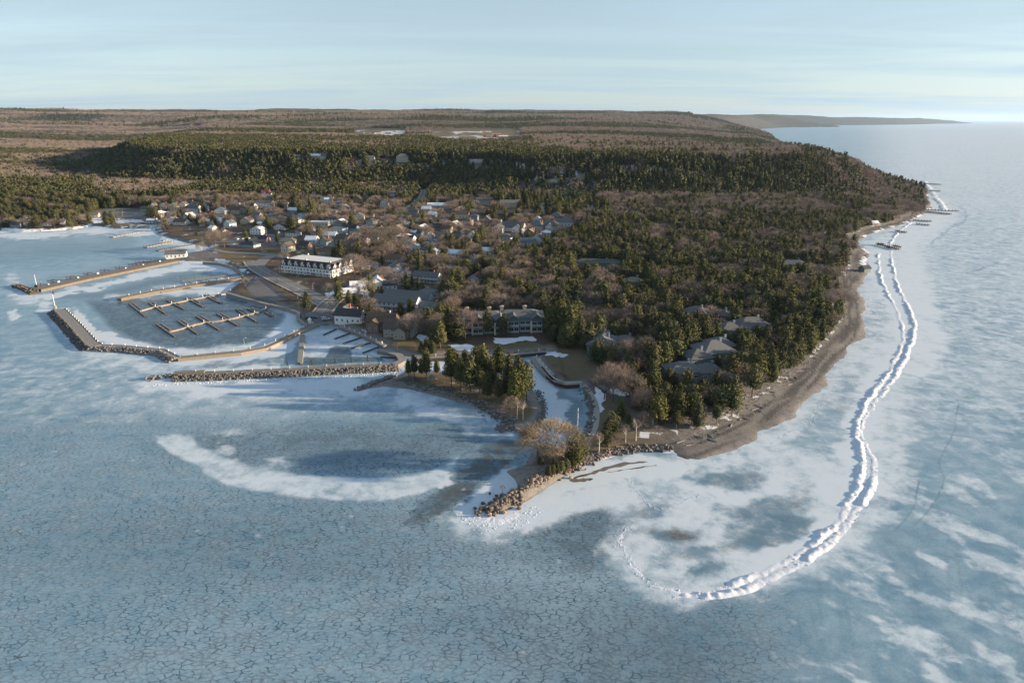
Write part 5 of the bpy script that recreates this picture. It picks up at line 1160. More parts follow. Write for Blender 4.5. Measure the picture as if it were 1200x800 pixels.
def windows_on(t, x0, x1, y, z, n, size, face, skip=()):
    """face: 's' faces local -y, 'n' +y, 'e' +x, 'w' -x; y is the wall plane"""
    for i in range(n):
        if i in skip: continue
        q = x0+(x1-x0)*(i+.5)/n; me = WIN[size]
        if face == 's': link('window', me, t, (q, y-.02, z), 0)
        elif face == 'n': link('window', me, t, (q, y+.02, z), math.pi)
        elif face == 'e': link('window', me, t, (y+.02, q, z), math.pi/2)
        else: link('window', me, t, (y-.02, q, z), -math.pi/2)
def gable_wall(mb, w, d, h, rise, axis='x', x=0, y=0, z=-1.5):
    mb.box(x-w/2, x+w/2, y-d/2, y+d/2, z, h, 0)
    if rise and axis == 'x':
        for s_ in (-1, 1): mb.face([(x+s_*w/2, y-d/2*s_, h), (x+s_*w/2, y+d/2*s_, h), (x+s_*w/2, y, h+rise)], 0)
    elif rise:
        for s_ in (-1, 1): mb.face([(x+w/2*s_, y+s_*d/2, h), (x-w/2*s_, y+s_*d/2, h), (x, y+s_*d/2, h+rise)], 0)
def gable_roof(mb, w, d, h, rise, axis='x', ov=.5, th=.22, x=0, y=0):
    # two pitched slabs meeting at the ridge; ridge runs along axis
    def P(a, b, z): return (x+a, y+b, z) if axis == 'x' else (x-b, y+a, z)
    L, D = (w, d) if axis == 'x' else (d, w); k = rise/(D/2); lo = h-ov*k; xr = L/2+ov
    for s_ in (1, -1):
        e0, e1 = (-xr, xr) if s_ > 0 else (xr, -xr)
        y0 = -s_*(D/2+ov)
        mb.face([P(e0, y0, lo+th), P(e1, y0, lo+th), P(e1, 0, h+rise+th), P(e0, 0, h+rise+th)])
        mb.face([P(e1, y0, lo), P(e0, y0, lo), P(e0, 0, h+rise), P(e1, 0, h+rise)])
        mb.face([P(e0, y0, lo), P(e1, y0, lo), P(e1, y0, lo+th), P(e0, y0, lo+th)])
        for e in (e0, e1): mb.face([P(e, y0, lo), P(e, y0, lo+th), P(e, 0, h+rise+th), P(e, 0, h+rise)])
def hip_roof(mb, w, d, h, rise, ov=.6, x=0, y=0, th=.25):
    a, b = w/2+ov, d/2+ov; r = max(w, d)/2-min(w, d)/2; B = [(x-a,y-b,h),(x+a,y-b,h),(x+a,y+b,h),(x-a,y+b,h)]; T = [(p[0],p[1],h+th) for p in B]
    for i in range(4): j = (i+1) % 4; mb.face([B[i], B[j], T[j], T[i]])
    mb.face(B[::-1])
    if w >= d:
        R1, R2 = (x-r-.02, y, h+rise+th), (x+r+.02, y, h+rise+th); mb.face([T[0], T[1], R2, R1]); mb.face([T[2], T[3], R1, R2]); mb.face([T[1], T[2], R2]); mb.face([T[3], T[0], R1])
    else:
        R1, R2 = (x, y-r-.02, h+rise+th), (x, y+r+.02, h+rise+th); mb.face([T[1], T[2], R2, R1]); mb.face([T[3], T[0], R1, R2]); mb.face([T[0], T[1], R1]); mb.face([T[2], T[3], R2])
def snow_on(t, w, d, h, rise, axis, ov=.5, side=1, part=(.0, 1.0)):
    """a drift lying on one roof slope"""
    mb = MB(); L, D = (w, d) if axis == 'x' else (d, w); k = rise/(D/2)
    def P(a, b, z): return (a, b, z) if axis == 'x' else (-b, a, z)
    n = 8; y0, y1 = -side*(D/2+ov)*.96, -side*D*.10; pts = []
    x0, x1 = -L/2+L*part[0], -L/2+L*part[1]
    for i in range(n+1): q = x0+(x1-x0)*i/n; pts.append((q, y0*(1 if i % 2 else .93)))
    for i in range(n, -1, -1): q = x0+(x1-x0)*i/n; pts.append((q, y1*random.uniform(.8, 2.5)))
    def z(b): return h+rise-abs(b)*k+.25
    mb.face([P(a, b, z(b)+.09) for a, b in pts]); mb.obj('roof_snow', M_SNOW, t)
def house(u, v, w, d, h, yaw, wc, rc, label, kind='gable', axis='x', rise=None, cat='house', name='house', chim=1, snow=0, keep=True, wing=None, dormer=0, porch=False, win=(1.1,1.4), p=None, rows=None, nx=None, ny=None):
    p = p or at(u, v); a = R(yaw); t = thing(name, p, a, label, cat)
    HOUSES_XY.append((p[0], p[1], max(w, d)*.55+2.2))
    if keep: KEEP.append((u, v, max(3.0, max(w, d)*.42/mpp(p)), p[1]-2))
    rise = (min(w, d)*.36 if kind == 'gable' else min(w, d)*.24) if rise is None else rise
    mb = MB(); gable_wall(mb, w, d, h, rise if kind == 'gable' else 0, axis)
    if wing: ww, wd, wh, wx, wy, wax = wing; gable_wall(mb, ww, wd, wh, min(ww, wd)*.36, wax, wx, wy)
    mb.obj('wall', M_WALL[wc], t)
    mb = MB()
    if kind == 'gable': gable_roof(mb, w, d, h, rise, axis)
    elif kind == 'hip': hip_roof(mb, w, d, h, rise)
    else: mb.box(-w/2-.15, w/2+.15, -d/2-.15, d/2+.15, h+.003, h+.35)
    mb.obj('roof', M_ROOF[rc], t)
    if wing:
        mb = MB(); gable_roof(mb, ww, wd, wh-.05, min(ww, wd)*.36, wax, .4, .2, wx, wy); mb.obj('wing_roof', M_ROOF[rc], t)
        windows_on(t, wx-ww/2, wx+ww/2, wy-wd/2, .9, 2, win, 's')
    rows = rows or (2 if h > 4.6 else 1)
    nx = nx or max(2, int(w/3.2)); ny = ny or max(1, int(d/3.5))
    for r_ in range(rows):
        z = .9+r_*2.8
        windows_on(t, -w/2, w/2, -d/2, z, nx, win, 's', skip=(nx//2,) if r_ == 0 and nx > 2 else ()); windows_on(t, -d/2, d/2, w/2, z, ny, win, 'e'); windows_on(t, -d/2, d/2, -w/2, z, ny, win, 'w')
    link('door', DOORM, t, ((nx//2+.5)*w/nx-w/2 if nx > 2 else 0, -d/2-.02, .05))
    if chim: mb = MB(); mb.box(-.45,.45,-.35,.35,h*.6,h+rise+1.1); mb.box(-.52,.52,-.42,.42,h+rise+1.1,h+rise+1.3); mb.obj('chimney', M_BRICK if chim == 1 else M_WHITE, t, loc=(w*.28, 0 if axis == 'x' else .5, 0))
    if snow: snow_on(t, w, d, h, rise, axis, side=1 if snow > 0 else -1, part=(random.uniform(0, .3), random.uniform(.6, 1))) if kind == 'gable' else None
    for i in range(dormer):
        q = -w/2+w*(i+.5)/dormer; mb = MB(); mb.box(q-1.1, q+1.1, -d/2+.3, -d/2+2.8, h, h+1.7, 0); mb.obj('dormer', M_WALL[wc], t); mb = MB(); gable_roof(mb, 2.2, 2.6, h+1.7, .9, 'y', .25, .15, q, -d/2+1.5); mb.obj('dormer_roof', M_ROOF[rc], t); link('window', WIN[(1.1,1.4)], t, (q, -d/2+.27, h+.15))
    if porch:
        mb = MB(); mb.box(-w/2, w/2, -d/2-2.4, -d/2-.05, 2.55, 2.75); mb.obj('porch_roof', M_ROOF[rc], t)
        for i in range(5): q = -w/2+.2+(w-.4)*i/4; mb = MB(); mb.box(q-.09, q+.09, -d/2-2.3, -d/2-2.1, -.6, 2.547); mb.obj('porch_post', M_WHITE, t)
    return t
G = -18
HS = [  # u, v, w, d, h, yaw, wall, roof, label, extras
 (556,282,13,10,6.0,G-10,'white','tan','white gabled house with a lean-to porch and tan roof, prominent amid brown trees',dict(axis='y',rise=4.2,wing=(9,6,3.2,-3,-6.5,'x'),chim=1)),
 (484,292,13,9,3.4,G+14,'white','green','low white cottage with a green roof at the end of the long street',dict(axis='y',snow=1)),
 (466,306,20,9,3.2,G+10,'grey','brown','low grey house behind the bare trees at the road junction',dict()),
 (383,287,9,9,4.4,G-16,'green','dark','small turquoise house with a dark steep gable behind the white hotel',dict(axis='y',rise=4.4)),
 (403,284,14,9,4.6,G,'stone','brown','tan house with a brown roof and pale gable behind the turquoise house',dict(chim=2)),
 (338,286,15,10,3.4,G+20,'tan','olive','tan house with an olive hip roof and a bare tree before it',dict(kind='hip',rise=3.2)),
 (331,262,15,9,3.6,G,'pink','tan','low tan roofed shop facing the upper village street',dict()),
 (375,264,22,11,4.2,G+14,'cream','white','long flat white roofed building with a bright sunlit end wall',dict(kind='flat',chim=0,ny=4)),
 (311,243,22,9,6.4,G+10,'white','grey','long white inn building with dark windows below the red roofed house',dict(kind='gable',nx=6,rise=2.4,chim=0)),
 (334,244,11,9,5.6,G+10,'cream','grey','small cream annex at the right end of the long white inn',dict(kind='gable')),
 (313,232,17,12,7.0,G+12,'white','red','large white house with a red roof standing above the inn',dict(kind='hip',rise=5,porch=True,dormer=2,wing=(7,8,6.5,0,-4,'y'))),
 (384,238,17,10,5.0,G+12,'white','teal','white building with a pale teal roof at the edge of the wood',dict(snow=1)),
 (358,243,8,9,5.0,G+12,'pale','blue','small pale house left of the teal roofed building',dict(axis='y')),
 (345,249,13,8,3.4,G,'blue','snow','low blue house with a snow covered roof below the inn',dict(chim=0)),
 (356,257,14,9,5.0,G-6,'pale','teal','pale blue house with a white gable beside the sunlit long building',dict(axis='y',snow=1)),
 (368,233,7,7,6.2,G,'pale','grey','narrow pale house peeking out of the dark conifers',dict(axis='y')),
 (421,257,12,8,4.6,G+16,'cream','grey','bright cream house lit by the sun beside the road bend',dict(axis='y')),
 (434,254,9,6,3.2,G+16,'cream','brown','small cream shed right of the bright cream house',dict()),
 (412,270,15,9,3.2,G,'blue','dark','long dark roofed shed near the village centre',dict(chim=0)),
 (397,272,17,10,4.4,G-5,'pale','grey','pale building with a flat grey roof and snow in the village centre',dict(kind='flat',chim=0)),
 (408,281,10,8,4.2,G,'pale','blue','blue roofed house behind the tan house with the pale gable',dict()),
 (388,279,12,9,3.6,G+8,'blue','snow','low house with snow on its roof in the village centre',dict(snow=1)),
 (427,229,0,0,0,0,'','','',None),
 (459,232,16,12,7.2,G+16,'pale','grey','tall pale terraced house at the edge of the wood beside the road bend',dict(kind='hip',porch=True)),
 (428,236,12,8,6.0,G+12,'brown','dark','row house with a steep pale gable, left one of the four gables by the road',dict(axis='y',rise=4.5)),
 (419,238,12,8,6.0,G+12,'brown','dark','row house with a steep pale gable, second of the four gables by the road',dict(axis='y',rise=4.5)),
 (442,240,12,8,6.0,G+12,'brown','dark','row house with a steep pale gable, third of the four gables by the road',dict(axis='y',rise=4.5)),
 (451,243,10,8,6.0,G+12,'pale','dark','row house with a white gable nearest the road bend',dict(axis='y',rise=4.5)),
 (203,262,14,10,4.6,G+10,'white','grey','white gabled house facing the bay on the village shore',dict(axis='y',rise=3.6)),
 (213,263,16,9,3.6,G+6,'white','brown','white house with a brown roof right of the gabled bay house',dict(axis='x')),
 (178,261,14,9,3.0,G+10,'pale','grey','low pale cottage beside the round evergreen pair',dict(snow=1)),
 (187,265,10,8,3.0,G+10,'pale','grey','small grey cottage next to the low pale cottage',dict()),
 (228,249,18,10,6.0,G,'pale','grey','two storey pale house with a grey roof in the shadow of the hill',dict()),
 (243,246,12,11,6.2,G,'blue','dark','dark blue house with a brick front beside the slim evergreen',dict(axis='y')),
 (245,252,7,5,4.6,G,'red','red','small brick red extension in front of the dark blue house',dict(kind='flat',chim=0)),
 (261,252,15,11,6.4,G+5,'white','grey','large white house with many dark windows left of the inn',dict(axis='y',porch=True)),
 (276,250,18,10,5.2,G+5,'tan','brown','tan house behind the large white house',dict()),
 (172,247,13,8,3.2,G+8,'green','green','low green house at the left end of the shaded row',dict()),
 (181,246,9,8,4.6,G+8,'white','grey','white house with a steep gable, second in the shaded row',dict(axis='y',rise=4)),
 (193,244,11,8,4.2,G+8,'white','brown','white house in the middle of the shaded row under the hill',dict(axis='y')),
 (205,246,12,9,5.2,G+8,'cream','green','cream and green house right of centre in the shaded row',dict(axis='y',rise=4)),
 (216,245,9,8,6.4,G+8,'cream','grey','tall cream house at the right end of the shaded row',dict(axis='y')),
 (234,235,12,8,3.6,G,'tan','tan','tan cottage on the slope above the shaded row',dict()),
 (250,229,8,7,4.2,G,'pale','blue','tiny pale blue house among the conifers on the slope',dict()),
 (270,266,12,9,4.8,G-20,'pale','blue','pale house with a cream gable near the roadside park',dict(axis='y',chim=1)),
 (258,261,11,8,3.6,G-12,'grey','snow','grey house with snow on its roof left of the roadside park',dict(snow=1)),
 (250,270,9,7,3.0,G-20,'cream','snow','small cream shed with a snowy roof by the shore road',dict()),
 (262,274,8,7,3.0,G-20,'cream','dark','small bright shed beside the bare shore trees',dict()),
 (290,262,13,9,4.4,G,'tan','grey','tan gabled house between the bare trees left of the round evergreen',dict(axis='y')),
 (301,256,12,8,4.6,G+4,'pale','grey','grey house behind the tan gabled house',dict()),
 (308,266,12,9,3.8,G+4,'white','grey','white cottage with a grey roof right of the dark evergreen',dict(snow=1)),
 (286,249,11,8,5.0,G,'grey','dark','dark roofed grey house at the left foot of the inn',dict(axis='y')),
 (310,283,10,7,3.4,G,'pink','dark','pink house with a dark roof beside the dark spruce',dict()),
 (293,289,18,10,2.8,G-4,'blue','dark','low dark building facing the harbour road with little white cars',dict(kind='hip',chim=0)),
 (322,277,10,8,3.6,G,'blue','dark','small dark house in the trees behind the harbour road',dict()),
 (358,290,10,8,3.0,G,'brown','dark','low brown garage beside the hotel parking area',dict(chim=0)),
 (420,318,0,0,0,0,'','','',None),
 (421,340,12,9,3.6,G+30,'white','snow','white house with a snow covered roof below the long street',dict(axis='x',snow=1)),
 (409,346,10,7,2.8,G+30,'cream','snow','low cream annex with a snowy roof by the road corner',dict(snow=1)),
 (443,337,12,10,4.0,G+30,'white','white','white house with a broad white gable roof beside the street',dict(axis='y',rise=4.4,snow=1)),
 (457,338,10,8,3.4,G+30,'pale','dark','pale cottage with a dark roof right of the white gable',dict()),
 (465,320,8,6,4.4,G+30,'white','grey','narrow white house with a sunlit cream neighbour',dict(axis='y')),
 (487,320,14,8,4.0,G+10,'tan','brown','tan house with a brown roof half hidden by bare trees',dict()),
 (476,323,8,7,3.6,G+30,'white','grey','small white house beside the spruces below the long street',dict(axis='y')),
 (501,330,20,8,5.0,G,'pale','grey','pale two storey house with a porch beneath a row of bare trees',dict(porch=True,nx=7)),
 (479,352,34,10,3.4,G-2,'pale','grey','long low pale motel with a grey roof and a parked dark car',dict(axis='x',nx=10,chim=0,ny=2)),
 (466,362,30,11,5.6,G+2,'pale','grey','grey two storey lodge with white balconies in front of the motel',dict(nx=9,chim=0,rows=2,porch=True)),
 (503,348,12,9,4.4,G-4,'pale','grey','pale building with tall windows at the right end of the motel',dict(kind='flat',chim=0)),
 (506,364,12,8,3.0,G,'pale','teal','low teal roofed annex with a snowy yard beside the dark evergreen',dict()),
 (411,376,17,9,4.6,G+6,'white','dark','white harbour house with a dark roof at the basin head',dict(axis='x',wing=(9,10,3.6,8,3,'y'),nx=5)),
 (406,372,9,7,5.2,G+6,'white','grey','white front block of the harbour house complex',dict(axis='y')),
 (449,384,17,12,5.2,G+8,'brown','brown','brown villa with stone chimneys on the lawn above the basin',dict(chim=2,wing=(7,8,4.6,-3,-5,'y'))),
 (470,392,17,11,5.2,G+8,'stone','brown','brown villa behind a big bare tree on the lawn',dict(chim=2,wing=(7,8,4.6,2,-5,'y'))),
 (598,243,26,11,6.4,2,'tan','grey','right cream block of the clifftop foot apartments with brick chimneys',dict(nx=8,rise=3.2)),
 (568,240,22,11,6.4,2,'tan','grey','left cream block of the apartments with brick chimneys below the cliff',dict(nx=7,rise=3.2)),
 (562,252,20,11,3.0,2,'brown','dark','dark roofed long garage in front of the left apartment block',dict(chim=0)),
 (591,253,24,11,3.0,2,'brown','dark','dark roofed long garage in front of the right apartment block',dict(chim=0)),
 (612,262,0,0,0,0,'','','',None),
 (602,270,24,14,4.0,G,'white','grey','white house with a dark roof beside the broad grey complex',dict(axis='x',wing=(10,9,4,6,-6,'y'))),
 (643,268,22,14,4.2,-14,'pale','grey','broad grey roofed complex with small white gables near the cliff',dict(kind='hip',rise=5,wing=(8,9,4,2,-6,'y'))),
 (664,264,18,13,4.2,-14,'pale','grey','right hand grey hip roofed building of the complex near the cliff',dict(kind='hip',rise=5)),
 (652,259,16,14,5.2,-14,'grey','olive','tall olive hip roof at the back of the grey complex',dict(kind='hip',rise=5.5)),
 (630,268,20,16,4.0,-30,'grey','grey','large sloping grey roof left of the broad complex',dict(kind='hip',rise=5)),
 (618,287,14,10,3.6,-6,'pale','blue','pale house with a blue roof beside a slim dark cypress',dict(axis='x')),
 (631,285,15,11,4.4,-30,'pale','grey','pale gabled house right of the blue roofed house',dict(axis='y',rise=4.6)),
 (512,270,13,9,4.2,G,'brown','dark','brown house left of centre in the upper village',dict()),
 (527,258,12,9,4.6,G,'brown','tan','brown house with a tan roof among upper village trees',dict()),
 (543,255,15,9,4.6,G,'cream','tan','cream house with a tan roof in the upper village',dict(axis='x')),
 (507,256,9,8,5.0,G,'blue','snow','blue house with a snow patch on its roof in the upper village',dict(snow=1)),
 (571,262,9,8,5.4,G,'pink','grey','pale pink house with a steep gable near the two spruces',dict(axis='y',rise=3.8)),
 (482,250,20,11,4.0,G+10,'blue','dark','large dark hip roofed building beside the climbing road',dict(kind='hip')),
 (513,243,26,8,3.0,G+18,'grey','snow','long building with a snow covered roof beside the road bend',dict(snow=1,chim=0)),
 (500,248,11,8,4.0,G+10,'grey','snow','small grey building with snowy roof right of the climbing road',dict(snow=1)),
 (467,272,12,9,4.6,G,'tan','tan','sunlit tan house hidden in the big brown trees',dict(axis='y')),
 (488,277,14,9,4.2,G,'grey','brown','grey house with a brown roof above the long street end',dict(snow=1)),
 (503,281,9,8,4.4,G,'pale','grey','pale grey gabled house above the long street end',dict(axis='y')),
 (524,272,11,8,4.0,G,'tan','brown','small tan house in the brown trees left of the prominent white house',dict()),
 (535,300,14,8,3.0,G,'white','snow','low snowy roofed house among the cedars south of the white house',dict(snow=1)),
 (553,308,6,10,4.4,G,'pale','blue','narrow pale blue house wall glimpsed between cedars',dict(axis='y')),
 (573,297,12,7,3.0,G,'white','snow','low white garage with a snowy roof beside parked cars',dict(chim=0,snow=1)),
 (557,330,9,8,3.8,G,'pale','brown','small pale house in the trees above the dense cedars',dict(axis='y')),
 (497,335,0,0,0,0,'','','',None),
 (866,181,22,10,6.5,8,'cream','grey','large cream house on the plateau above the conifers',dict(nx=6)),
 (856,181,12,9,5,8,'pale','grey','pale wing left of the large cream plateau house',dict(kind='hip')),
 (259,173,18,12,8.0,0,'pale','grey','tall pale house standing alone on the wooded bluff',dict(kind='hip')),
 (374,186,28,12,5.0,0,'pale','blue','wide pale house on the wooded ridge with a snowy yard',dict(snow=1)),
 (350,186,16,9,4.0,0,'grey','grey','grey house left of the wide pale ridge house',dict()),
 (472,189,20,14,8.0,0,'tan','grey','tall house with a hip roof on the dark ridge',dict(kind='hip',rise=5)),
 (436,188,10,9,5,0,'grey','grey','grey house among ridge trees left of the tall hip roof',dict()),
 (560,197,18,10,5,0,'tan','grey','tan house half hidden on the shaded slope left of the rocks',dict()),
 (455,158,26,12,5,0,'pale','blue','pale farm building in the field on the plateau',dict()),
 (437,158,16,10,5,0,'cream','tan','cream building beside the plateau field',dict()),
 (425,157,12,10,5,0,'pale','blue','small pale building left of the plateau field',dict()),
 (580,161,13,12,8,0,'red','red','bright red barn standing in the plateau snow field',dict(axis='y',rise=5,chim=0,snow=0)),
 (568,161,10,8,5,0,'red','red','small red shed at the left of the red barn',dict(chim=0)),
 (590,161,36,10,3.6,0,'red','white','long low red building with a white roof right of the barn',dict(chim=0)),
 (555,159,26,10,4,0,'pale','blue','pale blue roofed shed row left of the red barn',dict(chim=0)),
 (1013,318,7,6,3.0,20,'slate','dark','small dark cabin at the edge of the gravel beach',dict()),
 (1024,264,8,6,3.2,10,'tan','snow','tiny tan cottage on the distant right shore',dict(snow=1)),
 (1049,258,9,6,3.2,10,'brown','brown','brown cottage near the docks on the distant right shore',dict()),
 (966,277,9,7,4.2,10,'cream','grey','cream gabled cottage in the cedars below the headland',dict(axis='y')),
 (878,205,0,0,0,0,'','','',None),
 (28,264,13,8,4.4,8,'white','grey','white house under tall cedars on the far shore of the bay',dict()),
 (20,266,10,8,3.4,8,'slate','dark','dark grey cottage left of the white far shore house',dict()),
 (55,264,13,8,3.2,8,'pale','brown','pale cottage with a brown roof on the far shore',dict()),
 (72,262,11,7,3.2,8,'white','grey','white cottage at the right end of the far shore trees',dict()),
 (2,262,10,7,4.4,8,'cream','brown','cream house at the far left edge of the bay shore',dict(axis='y')),
 (98,257,13,8,3.4,8,'tan','tan','tan sunlit beach building beside the grey parking lot',dict(chim=0)),
 (110,254,13,7,3.2,8,'tan','olive','low tan building next to the beach building',dict(chim=0)),
 (207,301,17,8,3.4,14,'white','grey','white boathouse at the root of the long pier',dict(chim=0)),
]
for (u, v, w, d, h, yaw, wc, rc, lab, kw) in HS:
    if kw is None: continue
    house(u, v, w, d, h, yaw, wc, rc, lab, name='barn' if 'barn' in lab and 'standing' in lab else ('shed' if ' shed' in lab else ('cottage' if 'cottage' in lab else 'house')), **kw)
# ---- the smaller houses that fill the village blocks
FILL = [(196,252),(222,256),(238,259),(188,254),(248,262),(268,258),(282,257),(294,268),(303,274),(318,256),(322,249),(340,255),(350,262),(362,270),(372,276),(392,262),(400,266),(404,258),(392,250),(378,251),(412,250),(436,262),(430,272),(446,276),
 (440,284),(426,287),(456,284),(474,283),(481,286),(495,270),(478,266),(516,264),(533,266),(548,264),(560,268),(584,272),(538,276),(520,282),(509,288),(497,296),(508,301),(520,306),(590,280),(600,286),(588,290),(612,276),(583,263),(622,278),
 (268,248),(280,242),(296,246),(224,240),(212,256),(348,236),(398,242),(404,248),(494,262),(524,250),(538,248),(330,268),(344,276),(366,284),(338,294),(300,240),(240,240),(470,260),(556,258),(606,254),(629,262),(640,276)]
FW = ['white','pale','cream','tan','grey','white','blue','brown','white','pale']; FR = ['grey','dark','brown','snow','grey','tan','dark','blue','olive','snow']
FLM = [(203,262,'the gabled bay house'),(235,250,'the two storey pale house'),(261,252,'the many windowed house'),(311,243,'the long white inn'),(338,286,'the olive hip roof'),(375,264,'the flat roofed sunlit building'),(408,275,'the long dark shed'),(384,238,'the teal roofed building'),
  (435,238,'the gabled row houses'),(464,296,'the massive bare trees'),(482,250,'the dark hip roof above the road'),(510,262,'the snow patched blue house'),(556,282,'the prominent white house'),(543,255,'the cream and tan house'),(580,246,'the cream apartments'),(620,272,'the broad grey complex'),(500,296,'the end of the long street'),(290,262,'the tan gabled house')]
used_ = {}
for i, (u, v) in enumerate(FILL):
    w_, r_ = FW[i % 10], FR[(i*3+i//10) % 10]; lm = min(FLM, key=lambda q: (q[0]-u)**2+((q[1]-v)*2)**2)[2]; st = 'gabled' if i % 3 else 'hip roofed'
    k_ = (w_, r_, lm, st); c_ = used_.get(k_, 0); used_[k_] = c_+1
    if c_: r_ = ['green','teal','white'][c_ % 3]
    lab = '%s %s house with %s by %s' % ({'white':'small white','pale':'pale grey','grey':'mid grey','blue':'slate blue','cream':'small cream','tan':'small tan','brown':'dark brown'}[w_], st, 'snowy roof' if r_ == 'snow' else '%s roof' % r_, lm)
    house(u, v, random.uniform(9, 15), random.uniform(7.5, 10), random.choice((3.0, 3.4, 5.2, 5.6)), G+random.choice((0, 90, 8, -8, 20)), w_, r_, lab, kind='gable' if i % 3 else 'hip', axis=random.choice('xy'), rise=None if i % 3 else 2.2, chim=i % 2, snow=(1 if i % 4 == 0 and r_ != 'snow' and i % 3 else 0), keep=i % 3 == 0)
# ---- the white hotel with its mansard roof and gabled dormers
def hotel():
    A, B = at(330,319), at(386,325); A, B = np.array(A[:2]), np.array(B[:2]); zb = float(hz(*((A+B)/2)))
    ex = (B-A)/np.linalg.norm(B-A); a = math.atan2(ex[1], ex[0]); L = float(np.linalg.norm(B-A))+3; D = 27.0
    t = thing('hotel', (A[0], A[1], zb), a, 'large white hotel with a dark mansard roof, gabled dormers and white roof terrace', 'hotel')
    ca, sa = math.cos(a), math.sin(a)
    for q in (6, 16, 26, 36, 46):
        for r_ in (6, 16, 24): HOUSES_XY.append((A[0]+q*ca-r_*sa, A[1]+q*sa+r_*ca, 9))
    for uu in (335,350,365,380,395): KEEP.append((uu, 318, 9, A[1]+10))
    H1, H2 = 6.2, 10.6; m = 3.0
    mb = MB(); mb.box(0, L, 0, D, -1, H1); mb.obj('wall', M_WALL['white'], t)
    mb = MB(); o_ = .7; B0 = [(-o_,-o_,H1+.02),(L+o_,-o_,H1+.02),(L+o_,D+o_,H1+.02),(-o_,D+o_,H1+.02)]; T1 = [(m,m,H2),(L-m,m,H2),(L-m,D-m,H2),(m,D-m,H2)]
    for i in range(4): j = (i+1) % 4; mb.face([B0[i], B0[j], T1[j], T1[i]])
    mb.face(B0[::-1]); mb.obj('mansard_roof', M_ROOF['dark'], t)
    mb = MB(); mb.box(m+.4, L-m-.4, m+.4, D-m-.4, H2-.3, H2+.12); mb.obj('flat_roof', M_ROOF['white'], t)
    for (x0,x1,y0,y1) in ((m,L-m,m,m+.4),(m,L-m,D-m-.4,D-m),(m,m+.4,m+.4,D-m-.4),(L-m-.4,L-m,m+.4,D-m-.4)): mb = MB(); mb.box(x0,x1,y0,y1,H2-.2,H2+.55); mb.obj('parapet', M_ROOF['dark'], t)
    def dormer(x, y, rz):
        e = thing('dormer', (x, y, H1), rz); e.parent = t
        mb = MB(); mb.box(-1.5,1.5,-.35,3.2,.05,2.3); mb.face([(-1.5,-.35,2.3),(1.5,-.35,2.3),(0,-.35,4.0)]); mb.obj('cheek', M_WALL['white'], e)
        mb = MB(); gable_roof(mb, 3.0, 3.6, 2.3, 1.7, 'y', .35, .18, 0, 1.45); mb.obj('gable', M_ROOF['dark'], e)
        for s_ in (-1, 1):
            mb = MB(); mb.face([(s_*1.95,-.82,1.86),(s_*1.95,-.82,2.12),(0,-.82,4.32),(0,-.82,4.0)]); mb.face([(s_*1.95,-.75,1.86),(0,-.75,4.0),(0,-.75,4.32),(s_*1.95,-.75,2.12)]); mb.obj('bargeboard', M_WHITE, e)
        link('window', WIN[(1.1,1.4)], e, (0, -.37, .6))
    nd = 8
    for i in range(nd): dormer(L*(i+.5)/nd, 0, 0)
    for i in range(4): dormer(L, D*(i+.5)/4, math.pi/2)
    for i in range(3): dormer(0, D*(i+.5)/3, -math.pi/2)
    for r_ in range(2):
        windows_on(t, 0, L, 0, .7+r_*2.9, nd*2, (1.8,1.3) if r_ else (1.1,1.4), 's'); windows_on(t, 0, D, L, .7+r_*2.9, 8, (1.1,1.4), 'e'); windows_on(t, 0, D, 0, .7+r_*2.9, 6, (1.1,1.4), 'w')
    mb = MB(); mb.box(0, L, -2.4, -.05, 3.0, 3.2); mb.obj('balcony_floor', M_WHITE, t); mb = MB(); mb.box(0, L, -2.4, -2.3, 3.9, 4.0); mb.box(L+.05, L+1.8, 0, D, 3.0, 3.2)
    for i in range(60): q = L*i/59; mb.box(q-.03, q+.03, -2.38, -2.32, 3.2, 3.9)
    mb.obj('balcony_rail', M_WHITE, t)
    for i in range(nd+1): q = .15+(L-.3)*i/nd; mb = MB(); mb.box(q-.12, q+.12, -2.4, -2.15, -1, 2.997); mb.obj('porch_post', M_WHITE, t); mb = MB(); mb.box(q-.1,q+.1,-2.4,-2.2,3.203,6.1); mb.obj('porch_post', M_WHITE, t)
    fo = flag(t, 2.0, 4.6, 2.4, 0); fo.location = (L*.56, -2.7, .8)
    for x, y in ((m+1, m+1), (L*.45, m+1), (L-m-1.4, m+1), (m+6, D-m-1)): mb = MB(); mb.box(x-.5,x+.5,y-.5,y+.5,H2,H2+1.5); mb.obj('chimney', M_WALL['cream'], t)
hotel()
